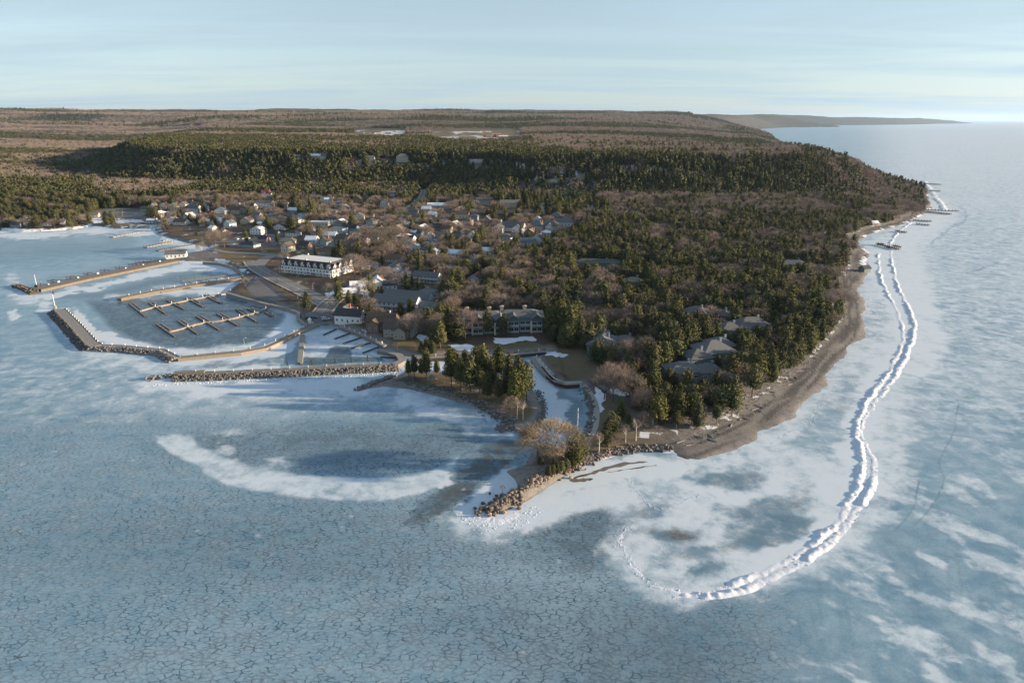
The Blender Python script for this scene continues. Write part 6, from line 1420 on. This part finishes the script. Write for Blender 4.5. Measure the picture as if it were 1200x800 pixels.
# ---- lakefront condominiums: blue grey, decks, stone piers, broken hip roofs
def condo(u, v, L, D, label, yaw, n, roof='grey'):
    p = at(u, v); t = thing('condominium', p, R(yaw), label, 'condominium')
    a = R(yaw); 
    for q in np.arange(-L/2, L/2+1, 6): HOUSES_XY.append((p[0]+q*math.cos(a), p[1]+q*math.sin(a), D*.75+2))
    for q in range(-3, 4): KEEP.append((u+q*L/7/mpp(p), v, L/10/mpp(p), p[1]-1))
    mb = MB(); bay = L/n
    for i in range(n): off = -1.6 if i % 2 else 0; mb.box(-L/2+bay*i, -L/2+bay*(i+1), -D/2+off, D/2+off*.001*i, -1.5, 8.2)
    mb.obj('wall', M_WALL['slate'], t)
    mb = MB(); hip_roof(mb, L+1, D, 8.2, 3.2, .9); mb.obj('roof', M_ROOF[roof], t)
    for i in range(n):
        x = -L/2+bay*(i+.5); off = -1.6 if i % 2 else 0
        if i % 2: mb = MB(); gable_roof(mb, bay*.95, D*.7, 8.25, 2.3, 'y', .5, .2, x, -D*.25+off); mb.face([(x-bay*.47,-D*.6+off,8.25),(x+bay*.47,-D*.6+off,8.25),(x,-D*.6+off,10.5)]); mb.obj('gable_roof', M_ROOF[roof], t)
        else: mb = MB(); mb.box(x-1, x+1, -1, 1, 10, 13.2); hip_roof(mb, 2.2, 2.2, 13.2, .6, .2, x, 0); mb.obj('chimney', M_WALL['stone'], t)
        for r_ in range(3 if False else 2):
            z = .6+r_*3.6
            link('window', WIN[(2.6,1.5)], t, (x-bay*.22, -D/2+off-.03, z+.3)); link('window', WIN[(2.2,2.1)], t, (x+bay*.24, -D/2+off-.03, z))
            mb = MB(); mb.box(x-bay*.44, x+bay*.44, -D/2+off-2.2, -D/2+off-.07, z-.35, z-.1); mb.obj('balcony_floor', M_WALL['pale'], t)
            mb = MB(); mb.box(x-bay*.44, x+bay*.44, -D/2+off-2.2, -D/2+off-2.1, z+.85, z+.95)
            for k in range(12): q = x-bay*.44+bay*.88*k/11; mb.box(q-.03, q+.03, -D/2+off-2.18, -D/2+off-2.12, z-.1, z+.85)
            mb.obj('balcony_rail', M_WALL['pale'], t)
        if i % 2: mb = MB(); mb.box(x-bay*.5-.5, x-bay*.5+.5, -D/2+off-2.5, -D/2+off-1.2, -1.5, 7.0); mb.obj('stone_pier', M_WALL['cream'], t)
    return t
condo(567,386,26,14,'left half of the blue grey lakefront condominiums with a snow patch before it',2,4)
condo(608,384,27,14,'right half of the blue grey lakefront condominiums facing the lawn',2,4)
# ---- roofs of the condominiums in the wood
def roofs(u, v, label, yaw, blocks, rc='grey', wall='slate'):
    p = at(u, v); t = thing('condominium', p, R(yaw), label, 'condominium'); a = R(yaw)
    for (x, y, w, d, h, r_) in blocks:
        HOUSES_XY.append((p[0]+x*math.cos(a)-y*math.sin(a), p[1]+x*math.sin(a)+y*math.cos(a), max(w, d)*.56+2))
        P = (p[0]+x*math.cos(a)-y*math.sin(a), p[1]+x*math.sin(a)+y*math.cos(a)); zz = p[2]
        uu, vv = proj(P[0], P[1], zz+h+r_*.5); m_ = mpp((P[0], P[1], zz)); KEEP.append((float(uu), float(vv)+2, w*.48/m_, P[1]-d*.5))
        mb = MB(); mb.box(x-w/2, x+w/2, y-d/2, y+d/2, -2, h); mb.obj('wall', M_WALL[wall], t)
        mb = MB(); hip_roof(mb, w, d, h, r_, .8, x, y); mb.obj('roof', M_ROOF[rc], t)
        windows_on(t, x-w/2, x+w/2, y-d/2, h-2.6, max(2, int(w/4)), (1.8,1.3), 's'); windows_on(t, y-d/2, y+d/2, x+w/2, h-2.6, 2, (1.8,1.3), 'e')
        mb = MB(); mb.box(x+w*.2-.6, x+w*.2+.6, y-.5, y+.5, h, h+r_+1.2); mb.obj('chimney', M_WALL['slate'], t)
roofs(706,411,'grey hip roofed condominium block left of centre in the cedar wood',-20,[(0,0,13,18,5.5,4),(11,6,11,11,5,3.4),(-5,12,11,11,5.8,4)])
roofs(834,424,'large grey hip roofed condominium in the cedars above the gravel beach',15,[(0,0,18,15,7,4.6),(-12,-5,12,12,6.4,3.4),(9,8,12,13,6.6,3.6)])
roofs(878,394,'grey hip roofed condominium with snow near its drive, nearest the beach trees',10,[(0,0,20,13,7,4.4),(-14,-2,13,11,6.4,3.2)])
roofs(815,378,'grey hip roofed condominium hidden deeper in the cedar wood',-25,[(0,0,14,12,6.6,3.8),(14,3,12,10,6.4,3)])
roofs(798,446,'lowest grey roofed condominium just behind the front cedars',8,[(0,0,15,11,6,3.6),(12,-1,11,10,5.6,3)])
roofs(700,315,'long grey green roof glimpsed in the upper part of the wood',-6,[(0,0,36,10,5.6,2.6)],'olive')
roofs(928,318,'pale grey roof among the upper cedars toward the right shore',-8,[(0,0,20,11,6.4,3.2)])
roofs(742,339,'small grey green roof deep inside the cedar wood',-6,[(0,0,12,9,6.4,2.8)],'olive')

# ------------------------------------------------------------------ cars
def car_meshes(col):
    b = MB(); prof = [(-2.2,.35),(2.2,.35),(2.25,.75),(1.2,.92),(-1.7,.98),(-2.25,.85)]
    for s_ in (-.88, .88): b.face([(x, s_, z) for x, z in (prof if s_ < 0 else prof[::-1])])
    for i in range(len(prof)): (x0, z0), (x1, z1) = prof[i], prof[(i+1) % len(prof)]; b.face([(x1,-.88,z1),(x0,-.88,z0),(x0,.88,z0),(x1,.88,z1)])
    c = MB(); B0 = [(-1.75,-.82,.96),(1.15,-.82,.92),(1.15,.82,.92),(-1.75,.82,.96)]; T1 = [(-1.35,-.66,1.45),(.35,-.66,1.45),(.35,.66,1.45),(-1.35,.66,1.45)]
    for i in range(4): j = (i+1) % 4; c.face([B0[i], B0[j], T1[j], T1[i]])
    r_ = MB(); r_.box(-1.4,.4,-.69,.69,1.452,1.5); w = MB(); w.tube((0,-.11,0),(0,.11,0),.34,.34,10); w.face([(.34*math.cos(q*.628),-.111,.34*math.sin(q*.628)) for q in range(10)])
    m = simple('car_paint_'+col, CARC[col], .3, .05, 2, .5); lt = MB(); lt.box(-.03,.03,-.16,.16,-.07,.07)
    return dict(body=b.mesh('body', m), cabin=c.mesh('windows', M_GLASS), top=r_.mesh('top', m), wheel=w.mesh('wheel', M_BLACK), light=lt.mesh('headlight', M_WHITE))
CARC = dict(white=(.75,.75,.75), black=(.02,.02,.022), silver=(.45,.46,.47), red=(.35,.03,.03), blue=(.05,.09,.18))
CARM = {k: car_meshes(k) for k in CARC}
def car(u, v, rz, col, label, group=None):
    p = at(u, v); t = thing('parked_car', (p[0], p[1], p[2]+.24), R(rz), label, 'car', group); m = CARM[col]
    link('body', m['body'], t); link('windows', m['cabin'], t); link('top', m['top'], t)
    for x in (-1.35, 1.4):
        for y in (-.82, .82): link('wheel', m['wheel'], t, (x, y, .34))
    for y in (-.6, .6): link('headlight', m['light'], t, (2.25, y, .68))
CARS = [(461,344,80,'black','black car parked in front of the long low motel'),(576,284,20,'silver','silver car parked under the trees by the prominent white house'),(569,285,20,'white','white car parked beside the silver one near the white house'),
 (361,374,10,'black','dark car parked by the round evergreen at the harbour'),(368,373,10,'blue','dark blue car parked right of the round evergreen'),(432,351,60,'silver','silver car on the street above the lodge'),
 (350,297,70,'silver','silver car parked behind the white hotel'),(279,281,70,'white','white car, first in the row by the harbour road'),(285,280.5,70,'silver','silver car, second in the row by the harbour road'),
 (291,280,70,'white','white car, third in the row by the harbour road'),(298,279,70,'black','black car, fourth in the row by the harbour road'),(306,278,70,'white','white car, fifth in the row by the harbour road'),(320,277,70,'white','white car near the pink house, sixth in the row'),
 (327,277,70,'white','last white car in the row by the harbour road'),(236,265,0,'white','white car beside the shore road left of the shed'),(514,339,10,'silver','silver car beside the pale motel annex'),(448,301,70,'red','red car parked by the long street'),(186,240,0,'white','white car in front of the shaded row'),
 (395,274,20,'black','black car by the flat roofed village building'),(382,375,10,'silver','silver car at the end of the harbour drive')]
for c_ in CARS: car(*c_)
p = at(429,316); t = thing('trailer', (p[0], p[1], p[2]+.2), R(8), 'white box trailer parked on the grass beside the long street', 'trailer')
mb = MB(); mb.box(-3.4,3.4,-1.2,1.2,.6,3.0); mb.obj('box', M_WHITE, t); mb = MB(); mb.box(3.42,5.0,-1.0,1.0,.5,2.2); mb.obj('cab', M_BLACK, t)
for x in (-2.2, -1.2, 4.2):
    for y in (-1.1, 1.1): mb = MB(); mb.tube((x,y-.12,.45),(x,y+.12,.45),.45,.45,10); mb.obj('wheel', M_BLACK, t)
# ------------------------------------------------------------------ street furniture
LAMPS = [(486,246,14,'tall street light beside the climbing road'),(451,255,13,'street light at the lower end of the climbing road'),(441,320,8,'street light pair on the corner by the trailer'),(443,321,8,'second street light on the corner by the trailer'),
 (349,350,7,'street light beside the dark parking lot'),(367,341,6,'street light on the hotel corner'),(419,298,9,'street light behind the brown tree on the long street'),(383,346,6,'dark pole at the street corner below the hotel'),(144,254,9,'light pole in the grey beach parking lot'),
 (185,242,9,'light pole at the edge of the beach parking lot'),(466,413,5,'lamp at the corner dock of the small basin'),(287,408,6,'lamp on the stone walkway')]
for (u, v, h, lab) in LAMPS: p = at(u, v); lamp(p[0], p[1], p[2], h, lab)
# gazebo / round white shed on the basin head
p = at(363,378); t = thing('kiosk', p, 0, 'small white domed kiosk at the head of the stone walkway', 'kiosk'); mb = MB(); mb.tube((0,0,-.5),(0,0,2.2),1.1,1.1,10); mb.obj('wall', M_WHITE, t); mb = MB(); mb.tube((0,0,2.2),(0,0,3.1),1.3,.2,10); mb.obj('roof', M_WHITE, t)
for i, (u, v) in enumerate(((262,318),(268,319))): 
    p = at(284+i*4, 322-i*2); t = thing('portable_toilet', p, 0, 'small blue cabin beside the snow at the harbour corner' if i == 0 else 'second blue cabin at the harbour corner, nearer the parking lot', 'cabin'); mb = MB(); mb.box(-.6,.6,-.6,.6,-.3,2.2); mb.obj('wall', simple('blue_plastic', (.06,.22,.42), .5, .05), t); mb = MB(); mb.box(-.65,.65,-.65,.65,2.2,2.35); mb.obj('roof', M_WHITE, t)
# climbing pyramid and small memorial boulder heap on the peninsula
p = at(506,444); t = thing('stone_monument', p, .4, 'pale stepped stone mound among the peninsula trees', 'monument')
for i in range(5): mb = MB(); s_ = 2.2-.4*i; mb.box(-s_,s_,-s_*.7,s_*.7,-.2+.5*i,.26+.5*i); mb.obj('stone_step', M_CONC, t)
p = at(700,456); 
# boardwalk jetty from the park to the lagoon
t = thing('jetty', p, 0, 'grey boardwalk crossing the snow from the park to the lagoon path', 'jetty'); a_ = at(704,452); b_ = at(722,463)
deck_mb(local([tuple(a_)[:2], tuple(b_)[:2]], p), 2.6, .2, .5).obj('deck', M_PLANK, t)

# ------------------------------------------------------------------ trees the photograph lets you pick out
def tree(u, v, hpx, kind, label, wide=1.0, name=None, k=None, group=None):
    p = at(u, v); h = hpx*mpp(p)/.93; k = random.randrange(100) if k is None else k
    lib = dict(cedar=CEDHI, low=CED, fir=FIR, bare=BAREHI, small=BARE, birch=BIR)[kind]; c, tr = lib[k % len(lib)]
    base = 13.0 if kind in ('cedar','low','fir') else 12.0; s = h/base
    t = thing(name or {'cedar':'cedar_tree','low':'cedar_tree','fir':'fir_tree','bare':'bare_tree','small':'bare_tree','birch':'birch_tree'}[kind], (p[0], p[1], p[2]-.1), random.uniform(0, 6.28), label, 'tree', group)
    t.scale = (s*wide, s*wide, s); link('crown', c, t); link('trunk', tr, t); HOUSES_XY.append((p[0], p[1], 2.5)); return t
PT = [(479,443,22),(486,442,26),(494,441,20),(500,442,33),(512,441,20),(529,453,46),(540,458,38),(551,462,46),(562,463,34),(571,469,34),(545,447,36),(567,452,48),(584,474,32),(585,450,44),(597,456,42),(611,476,50),(604,478,46),(617,470,46),(576,458,38),(534,444,34),(558,446,40),(592,466,26),(608,462,44)]
PTL = ['smallest evergreen at the left end of the peninsula grove','second evergreen from the left end of the peninsula grove','low evergreen beside the stone mound','taller evergreen just left of the stone mound','short evergreen right of the stone mound',
 'broad evergreen left of the middle of the peninsula grove','slim evergreen in front of the broad one on the peninsula','tall evergreen at the front of the peninsula grove','lower evergreen on the outer shore of the peninsula','evergreen with a long bare stem by the peninsula beach',
 'evergreen at the back left of the peninsula grove','tallest evergreen in the middle of the peninsula grove','evergreen at the front right of the peninsula grove','back evergreen right of the middle of the grove','evergreen before the channel at the right of the grove',
 'big dark evergreen at the channel corner of the peninsula','left partner of the big evergreen at the channel corner','right partner of the big evergreen at the channel corner','evergreen tucked behind the slim front one','evergreen behind the broad left one facing the seawall','evergreen facing the seawall in mid grove','small evergreen under the right side of the grove','evergreen at the back of the channel corner clump']
for (u, v, h), lab in zip(PT, PTL): tree(u, v, h, 'cedar', lab, .92, group='evergreens on the wooded peninsula')
tree(606,491,26,'birch','slim white birch near the tip of the peninsula corner'); tree(613,492,24,'birch','second white birch on the peninsula corner nearest the spit')
tree(595,489,18,'small','small bare tree at the end of the peninsula shore'); tree(600,484,22,'small','bare shrubby tree under the channel corner evergreens')
# willow and hedge on the point
def willow():
    p = at(648,543); c, tr = bare_tree(777, 4600, 12, 1.45, .028, 1.7, depth=4, shell=.25); c.materials.clear(); c.materials.append(M_WILLOW)
    t = thing('willow_tree', p, 0, 'huge golden brown leafless willow spreading over the rocky point', 'tree'); s = 50*mpp(p)/11; t.scale = (s*1.35, s*1.2, s); link('crown', c, t); link('trunk', tr, t)
willow()
tree(630,536,34,'bare','leaning bare grey tree at the left side of the big willow',1.3)
for (u, v, h, w, lab) in ((675,549,42,.8,'tallest cedar of the clump right of the willow'),(682,542,34,.9,'cedar behind the tallest one right of the willow'),(668,546,32,.9,'cedar between the willow and the tallest one'),(643,558,14,1.1,'first low cedar of the hedge on the point'),(648,557,14,1.1,'second low cedar of the hedge on the point'),
  (653,556,15,1.1,'third low cedar of the hedge on the point'),(658,555,16,1.1,'fourth low cedar of the hedge on the point'),(664,553,17,1.1,'fifth low cedar of the hedge on the point'),(670,551,19,1.0,'sixth low cedar of the hedge on the point'),(634,547,13,1.4,'round cedar bush left of the willow trunk')):
    tree(u, v, h, 'cedar', lab, w*1.15)
PK = [(702,529,26,'birch','slender birch nearest the lagoon end of the park'),(712,516,28,'low','cedar beside the slender birch in the park'),(718,512,30,'low','cedar in the middle of the park shore'),(709,521,18,'low','low cedar on the park shore'),
 (716,436,30,'cedar','cedar before the grey hip roofed block, nearest the lagoon lawn'),(706,428,24,'low','low cedar at the front wall of the grey hip roofed block'),(726,430,30,'low','cedar between the grey hip roofed block and the round bare tree'),(698,424,26,'low','cedar left of the grey hip roofed block'),
 (727,491,22,'low','round topped dark evergreen on a stem beside the footpath'),(718,470,44,'bare','tall white limbed bare tree beside the lagoon snow'),(708,468,36,'small','bare tree left of the white limbed one'),(726,476,30,'small','bare tree right of the white limbed one'),
 (740,478,42,'bare','broad bare tree above the park lawn'),(752,492,38,'bare','dark bare tree in the park lawn'),(745,516,28,'birch','birch standing on the shore bank of the park'),(733,518,24,'birch','birch left of the shore bank birch'),(756,505,26,'small','small bare tree beyond the park bank'),
 (722,524,18,'small','bare shrub tree over the park boulders'),(765,498,26,'birch','white stemmed birch before the front cedars'),(736,500,16,'low','low cedar in the park lawn shade'),(690,545,14,'small','small bare bush at the hedge end of the park'),(770,515,18,'small','small bare tree by the gravel beach corner'),
 (714,448,26,'small','thin bare tree at the edge of the lagoon lawn'),(730,458,34,'bare','bare tree in the shade behind the lagoon'),(700,402,34,'low','cedar at the corner of the lagoon lawn'),(690,410,34,'low','second cedar at the corner of the lagoon lawn'),(680,404,34,'low','cedar behind the lagoon lawn near the condominiums'),
 (668,398,38,'cedar','tall cedar beside the right end of the lakefront condominiums'),(656,396,42,'cedar','tallest cedar beside the right end of the lakefront condominiums'),(645,395,36,'cedar','cedar touching the right end of the lakefront condominiums'),(736,436,40,'bare','large round bare tree before the grey hip roofed block'),
 (590,392,24,'low','dark cedar in the middle of the lakefront condominiums'),(571,394,30,'cedar','pale cedar standing before the lakefront condominiums'),(545,398,38,'bare','bare tree at the left end of the lakefront condominiums'),(535,398,34,'low','dark evergreen left of the lakefront condominiums'),(527,394,36,'low','evergreen beside the bare tree above the snow patch'),
 (516,408,32,'cedar','bright cedar on the lawn above the seawall'),(508,407,26,'cedar','second bright cedar on the lawn above the seawall'),(500,412,16,'low','low dark cedar hedge by the seawall'),(494,413,14,'low','left end of the low cedar hedge by the seawall'),(507,414,15,'low','right end of the low cedar hedge by the seawall'),
 (480,397,30,'bare','big round bare tree on the lawn above the basin'),(503,386,26,'low','dark round evergreen beside the snowy yard'),(497,350,0,'low',''),(482,372,22,'cedar','sunlit slim cedar beside the grey lodge'),(470,372,18,'low','cedar before the grey lodge'),(531,372,26,'bare','bare tree above the condominium wood'),
 (360,362,20,'low','big round dark evergreen beside the harbour parking'),(397,353,29,'fir','tall pointed spruce on the corner below the hotel'),(409,356,16,'low','round evergreen right of the pointed spruce'),(417,358,15,'low','second round evergreen by the road corner'),(427,350,24,'bare','bare tree with peach twigs above the road corner'),
 (434,343,20,'low','evergreen beside the snow covered white roof'),(416,331,34,'bare','large bare tree standing beside the long street'),(325,331,18,'small','small bare tree in front of the hotel at the road'),(386,349,18,'small','small bare tree on the hotel lawn corner'),(387,366,14,'small','small bare tree below the hotel corner'),
 (370,301,13,'fir','small spruce behind the white hotel roof'),(399,303,22,'low','big evergreen right of the turquoise house'),(391,303,12,'low','small evergreen before the turquoise house'),(334,312,18,'small','bare tree at the left end of the hotel'),(352,360,8,'small','low bare shrub by the quay wall'),
 (344,270,16,'low','evergreen beside the small sunlit gable'),(346,248,24,'low','large golden evergreen beside the long white inn'),(365,257,24,'low','dark tall evergreen right of the golden one'),(314,268,14,'low','round evergreen in the middle of the village'),(300,268,9,'low','small dark round evergreen left of the village middle'),
 (289,283,14,'fir','light spruce at the harbour road'),(325,284,14,'fir','dark spruce beside the pink house'),(255,243,15,'low','round golden evergreen above the large white house'),(176,257,14,'low','left tree of the round evergreen pair by the beach lot'),(183,257,14,'low','right tree of the round evergreen pair by the beach lot'),
 (239,250,11,'low','slim dark evergreen beside the dark blue house'),(251,262,12,'low','dark evergreen above the roadside bare trees'),(231,277,6,'low','low dark hedge near the shore'),(252,293,24,'bare','bare golden tree on the shore road'),(263,290,22,'bare','dark bare tree on the shore road'),(240,268,14,'bare','pale bare tree behind the shore hedge'),
 (237,300,16,'small','bare tree by the quay corner'),(243,325,0,'small',''),(288,336,12,'small','small bare tree at the edge of the dark parking lot'),(464,296,32,'bare','massive brown bare tree in the village centre'),(450,298,28,'bare','massive brown bare tree left of the village centre one'),(476,300,24,'bare','brown bare tree right of the village centre one'),
 (440,292,24,'bare','brown bare tree behind the street light'),(456,306,22,'bare','low brown bare tree over the road junction'),(474,314,14,'small','small bare tree by the junction snow'),(492,322,28,'fir','dark conifer right of the long street'),(529,292,18,'low','evergreen beside the narrow blue house'),
 (565,282,18,'low','evergreen at the right wall of the prominent white house'),(558,290,18,'low','dark round evergreen below the prominent white house'),(575,283,9,'low','small golden evergreen beside parked cars'),(610,282,16,'fir','slim dark cypress beside the blue roofed house'),(571,256,14,'fir','left spruce before the apartment garages'),
 (580,258,16,'fir','second spruce before the apartment garages'),(592,260,16,'fir','third spruce before the apartment garages'),(602,262,16,'fir','fourth spruce before the apartment garages'),(550,255,14,'fir','spruce beside the left garage'),(641,252,16,'fir','dark spruce on the snow below the cliff'),(630,252,12,'fir','small spruce on the snow below the cliff'),
 (653,250,11,'fir','smallest spruce on the snow below the cliff'),(448,347,12,'low','cedar behind the dark roofed cottage'),(476,336,18,'fir','left spruce of the dark group below the long street'),(483,336,16,'fir','middle spruce of the dark group below the long street'),(490,338,14,'fir','right spruce of the dark group below the long street'),
 (421,302,22,'fir','tall dark conifer by the village centre roofs'),(413,268,18,'low','round dark evergreen near the long shed'),(470,256,8,'low','hedge evergreen along the climbing road')]
for (u, v, h, k, lab) in PK:
    if h: tree(u, v, h, k, lab, 1.15 if k in ('low','cedar') else 1.0)
# shrubs along the parking lot and snow-bound bushes on the point
for i, (u, v) in enumerate(((308,323),(314,327),(320,331),(326,336),(331,340),(336,344),(344,352),(349,349))):
    p = at(u, v); c, tr = BARE[i % 5]; t = thing('shrub', p, i, 'low red brown shrub in the planted strip beside the parking lot', 'shrub', 'shrubs beside the parking lot'); t.scale = (.22, .22, .16); link('twigs', c, t)
for (u, v, lab) in ((589,577,'left leafless bush standing in snow on the rocky point'),(601,580,'right leafless bush among boulders on the rocky point')):
    p = Vector((*P0(u, v), 0)); c, tr = BARE[3]; t = thing('bush', p, .4, lab, 'bush'); t.scale = (.2, .2, .26); link('twigs', c, t); link('stem', tr, t)

# ------------------------------------------------------------------ utility poles with wires, driftwood
M_BARKL = simple('weathered_wood', (.33,.29,.25), .9, .3, 3)
def pole_line(px, names, grp):
    pts = [at(u, v) for u, v in px]
    for i, p in enumerate(pts):
        q = pts[min(i+1, len(pts)-1)] if i < len(pts)-1 else pts[i-1]; a = math.atan2(q[1]-p[1], q[0]-p[0])
        t = thing('utility_pole', p, a, names[i], 'utility pole', grp)
        mb = MB(); mb.tube((0,0,-.5), (0,0,10.5), .17, .12, 6); mb.obj('pole', M_TIMBER, t); mb = MB(); mb.box(-.08,.08,-1.3,1.3,9.6,9.8); mb.obj('crossarm', M_TIMBER, t)
        if i < len(pts)-1:
            L = math.dist(p[:2], q[:2]); dz = q[2]-p[2]
            for y in (-1.15, 0, 1.15):
                mb = MB(); pr = None
                for k in range(7):
                    s_ = k/6; c_ = (L*s_, y, 9.85+dz*s_-1.2*4*s_*(1-s_))
                    if pr: mb.tube(pr, c_, .035, .035, 3, cap=False)
                    pr = c_
                mb.obj('wire', M_BLACK, t)
pole_line([(402,350),(424,338),(446,325),(468,313),(488,302),(505,292)], ['utility pole at the %s along the long street' % w for w in ('road corner','tall bare tree','trailer','junction','end of the brown trees','upper end')], 'utility poles along the long street')
pole_line([(404,290),(424,275),(446,264),(468,256),(486,246)], ['utility pole at the %s of the climbing road' % w for w in ('village end','first quarter','middle','row house end','upper bend')], 'utility poles along the climbing road')
for i in range(34):
    u0 = random.random(); c_ = [(800,522),(850,503),(893,480),(930,446),(958,408),(978,372),(990,338)]; k = u0*(len(c_)-1); j = int(k); f = k-j
    u, v = c_[j][0]*(1-f)+c_[min(j+1, 6)][0]*f, c_[j][1]*(1-f)+c_[min(j+1, 6)][1]*f; x, y = P0(u+random.uniform(-6, 6), v+random.uniform(-5, 5), 1.8); z = float(hz(x, y))
    L = random.uniform(1.5, 4.5); mb = MB(); mb.tube((-L/2,0,0), (L/2,0,.1), .2, .1, 6); mb.tube((L*.1,0,.05), (L*.3,.5,.35), .07, .03, 4)
    props(mb.obj('driftwood_log', M_BARKL, None, loc=(x, y, z+.12), rz=random.uniform(0, 3.14)), 'weathered driftwood log washed up on the upper gravel beach', 'driftwood', 'driftwood on the gravel beach')
# ------------------------------------------------------------------ air
def haze():
    mb = MB(); mb.box(-63000, 63000, -9000, 64000, -3, 420)
    m = bpy.data.materials.new('haze_air'); m.use_nodes = True; t = m.node_tree; t.nodes.clear()
    o_ = t.nodes.new('ShaderNodeOutputMaterial'); v = t.nodes.new('ShaderNodeVolumePrincipled')
    v.inputs['Color'].default_value = (.55, .76, 1.0, 1); v.inputs['Density'].default_value = HAZE_D; v.inputs['Anisotropy'].default_value = .3
    t.links.new(v.outputs[0], o_.inputs['Volume'])
    o = mb.obj('haze', m); props(o, kind='stuff')
HAZE_D = 1.5e-5
plant()
haze()
print('script', round(time.time()-T0, 1))
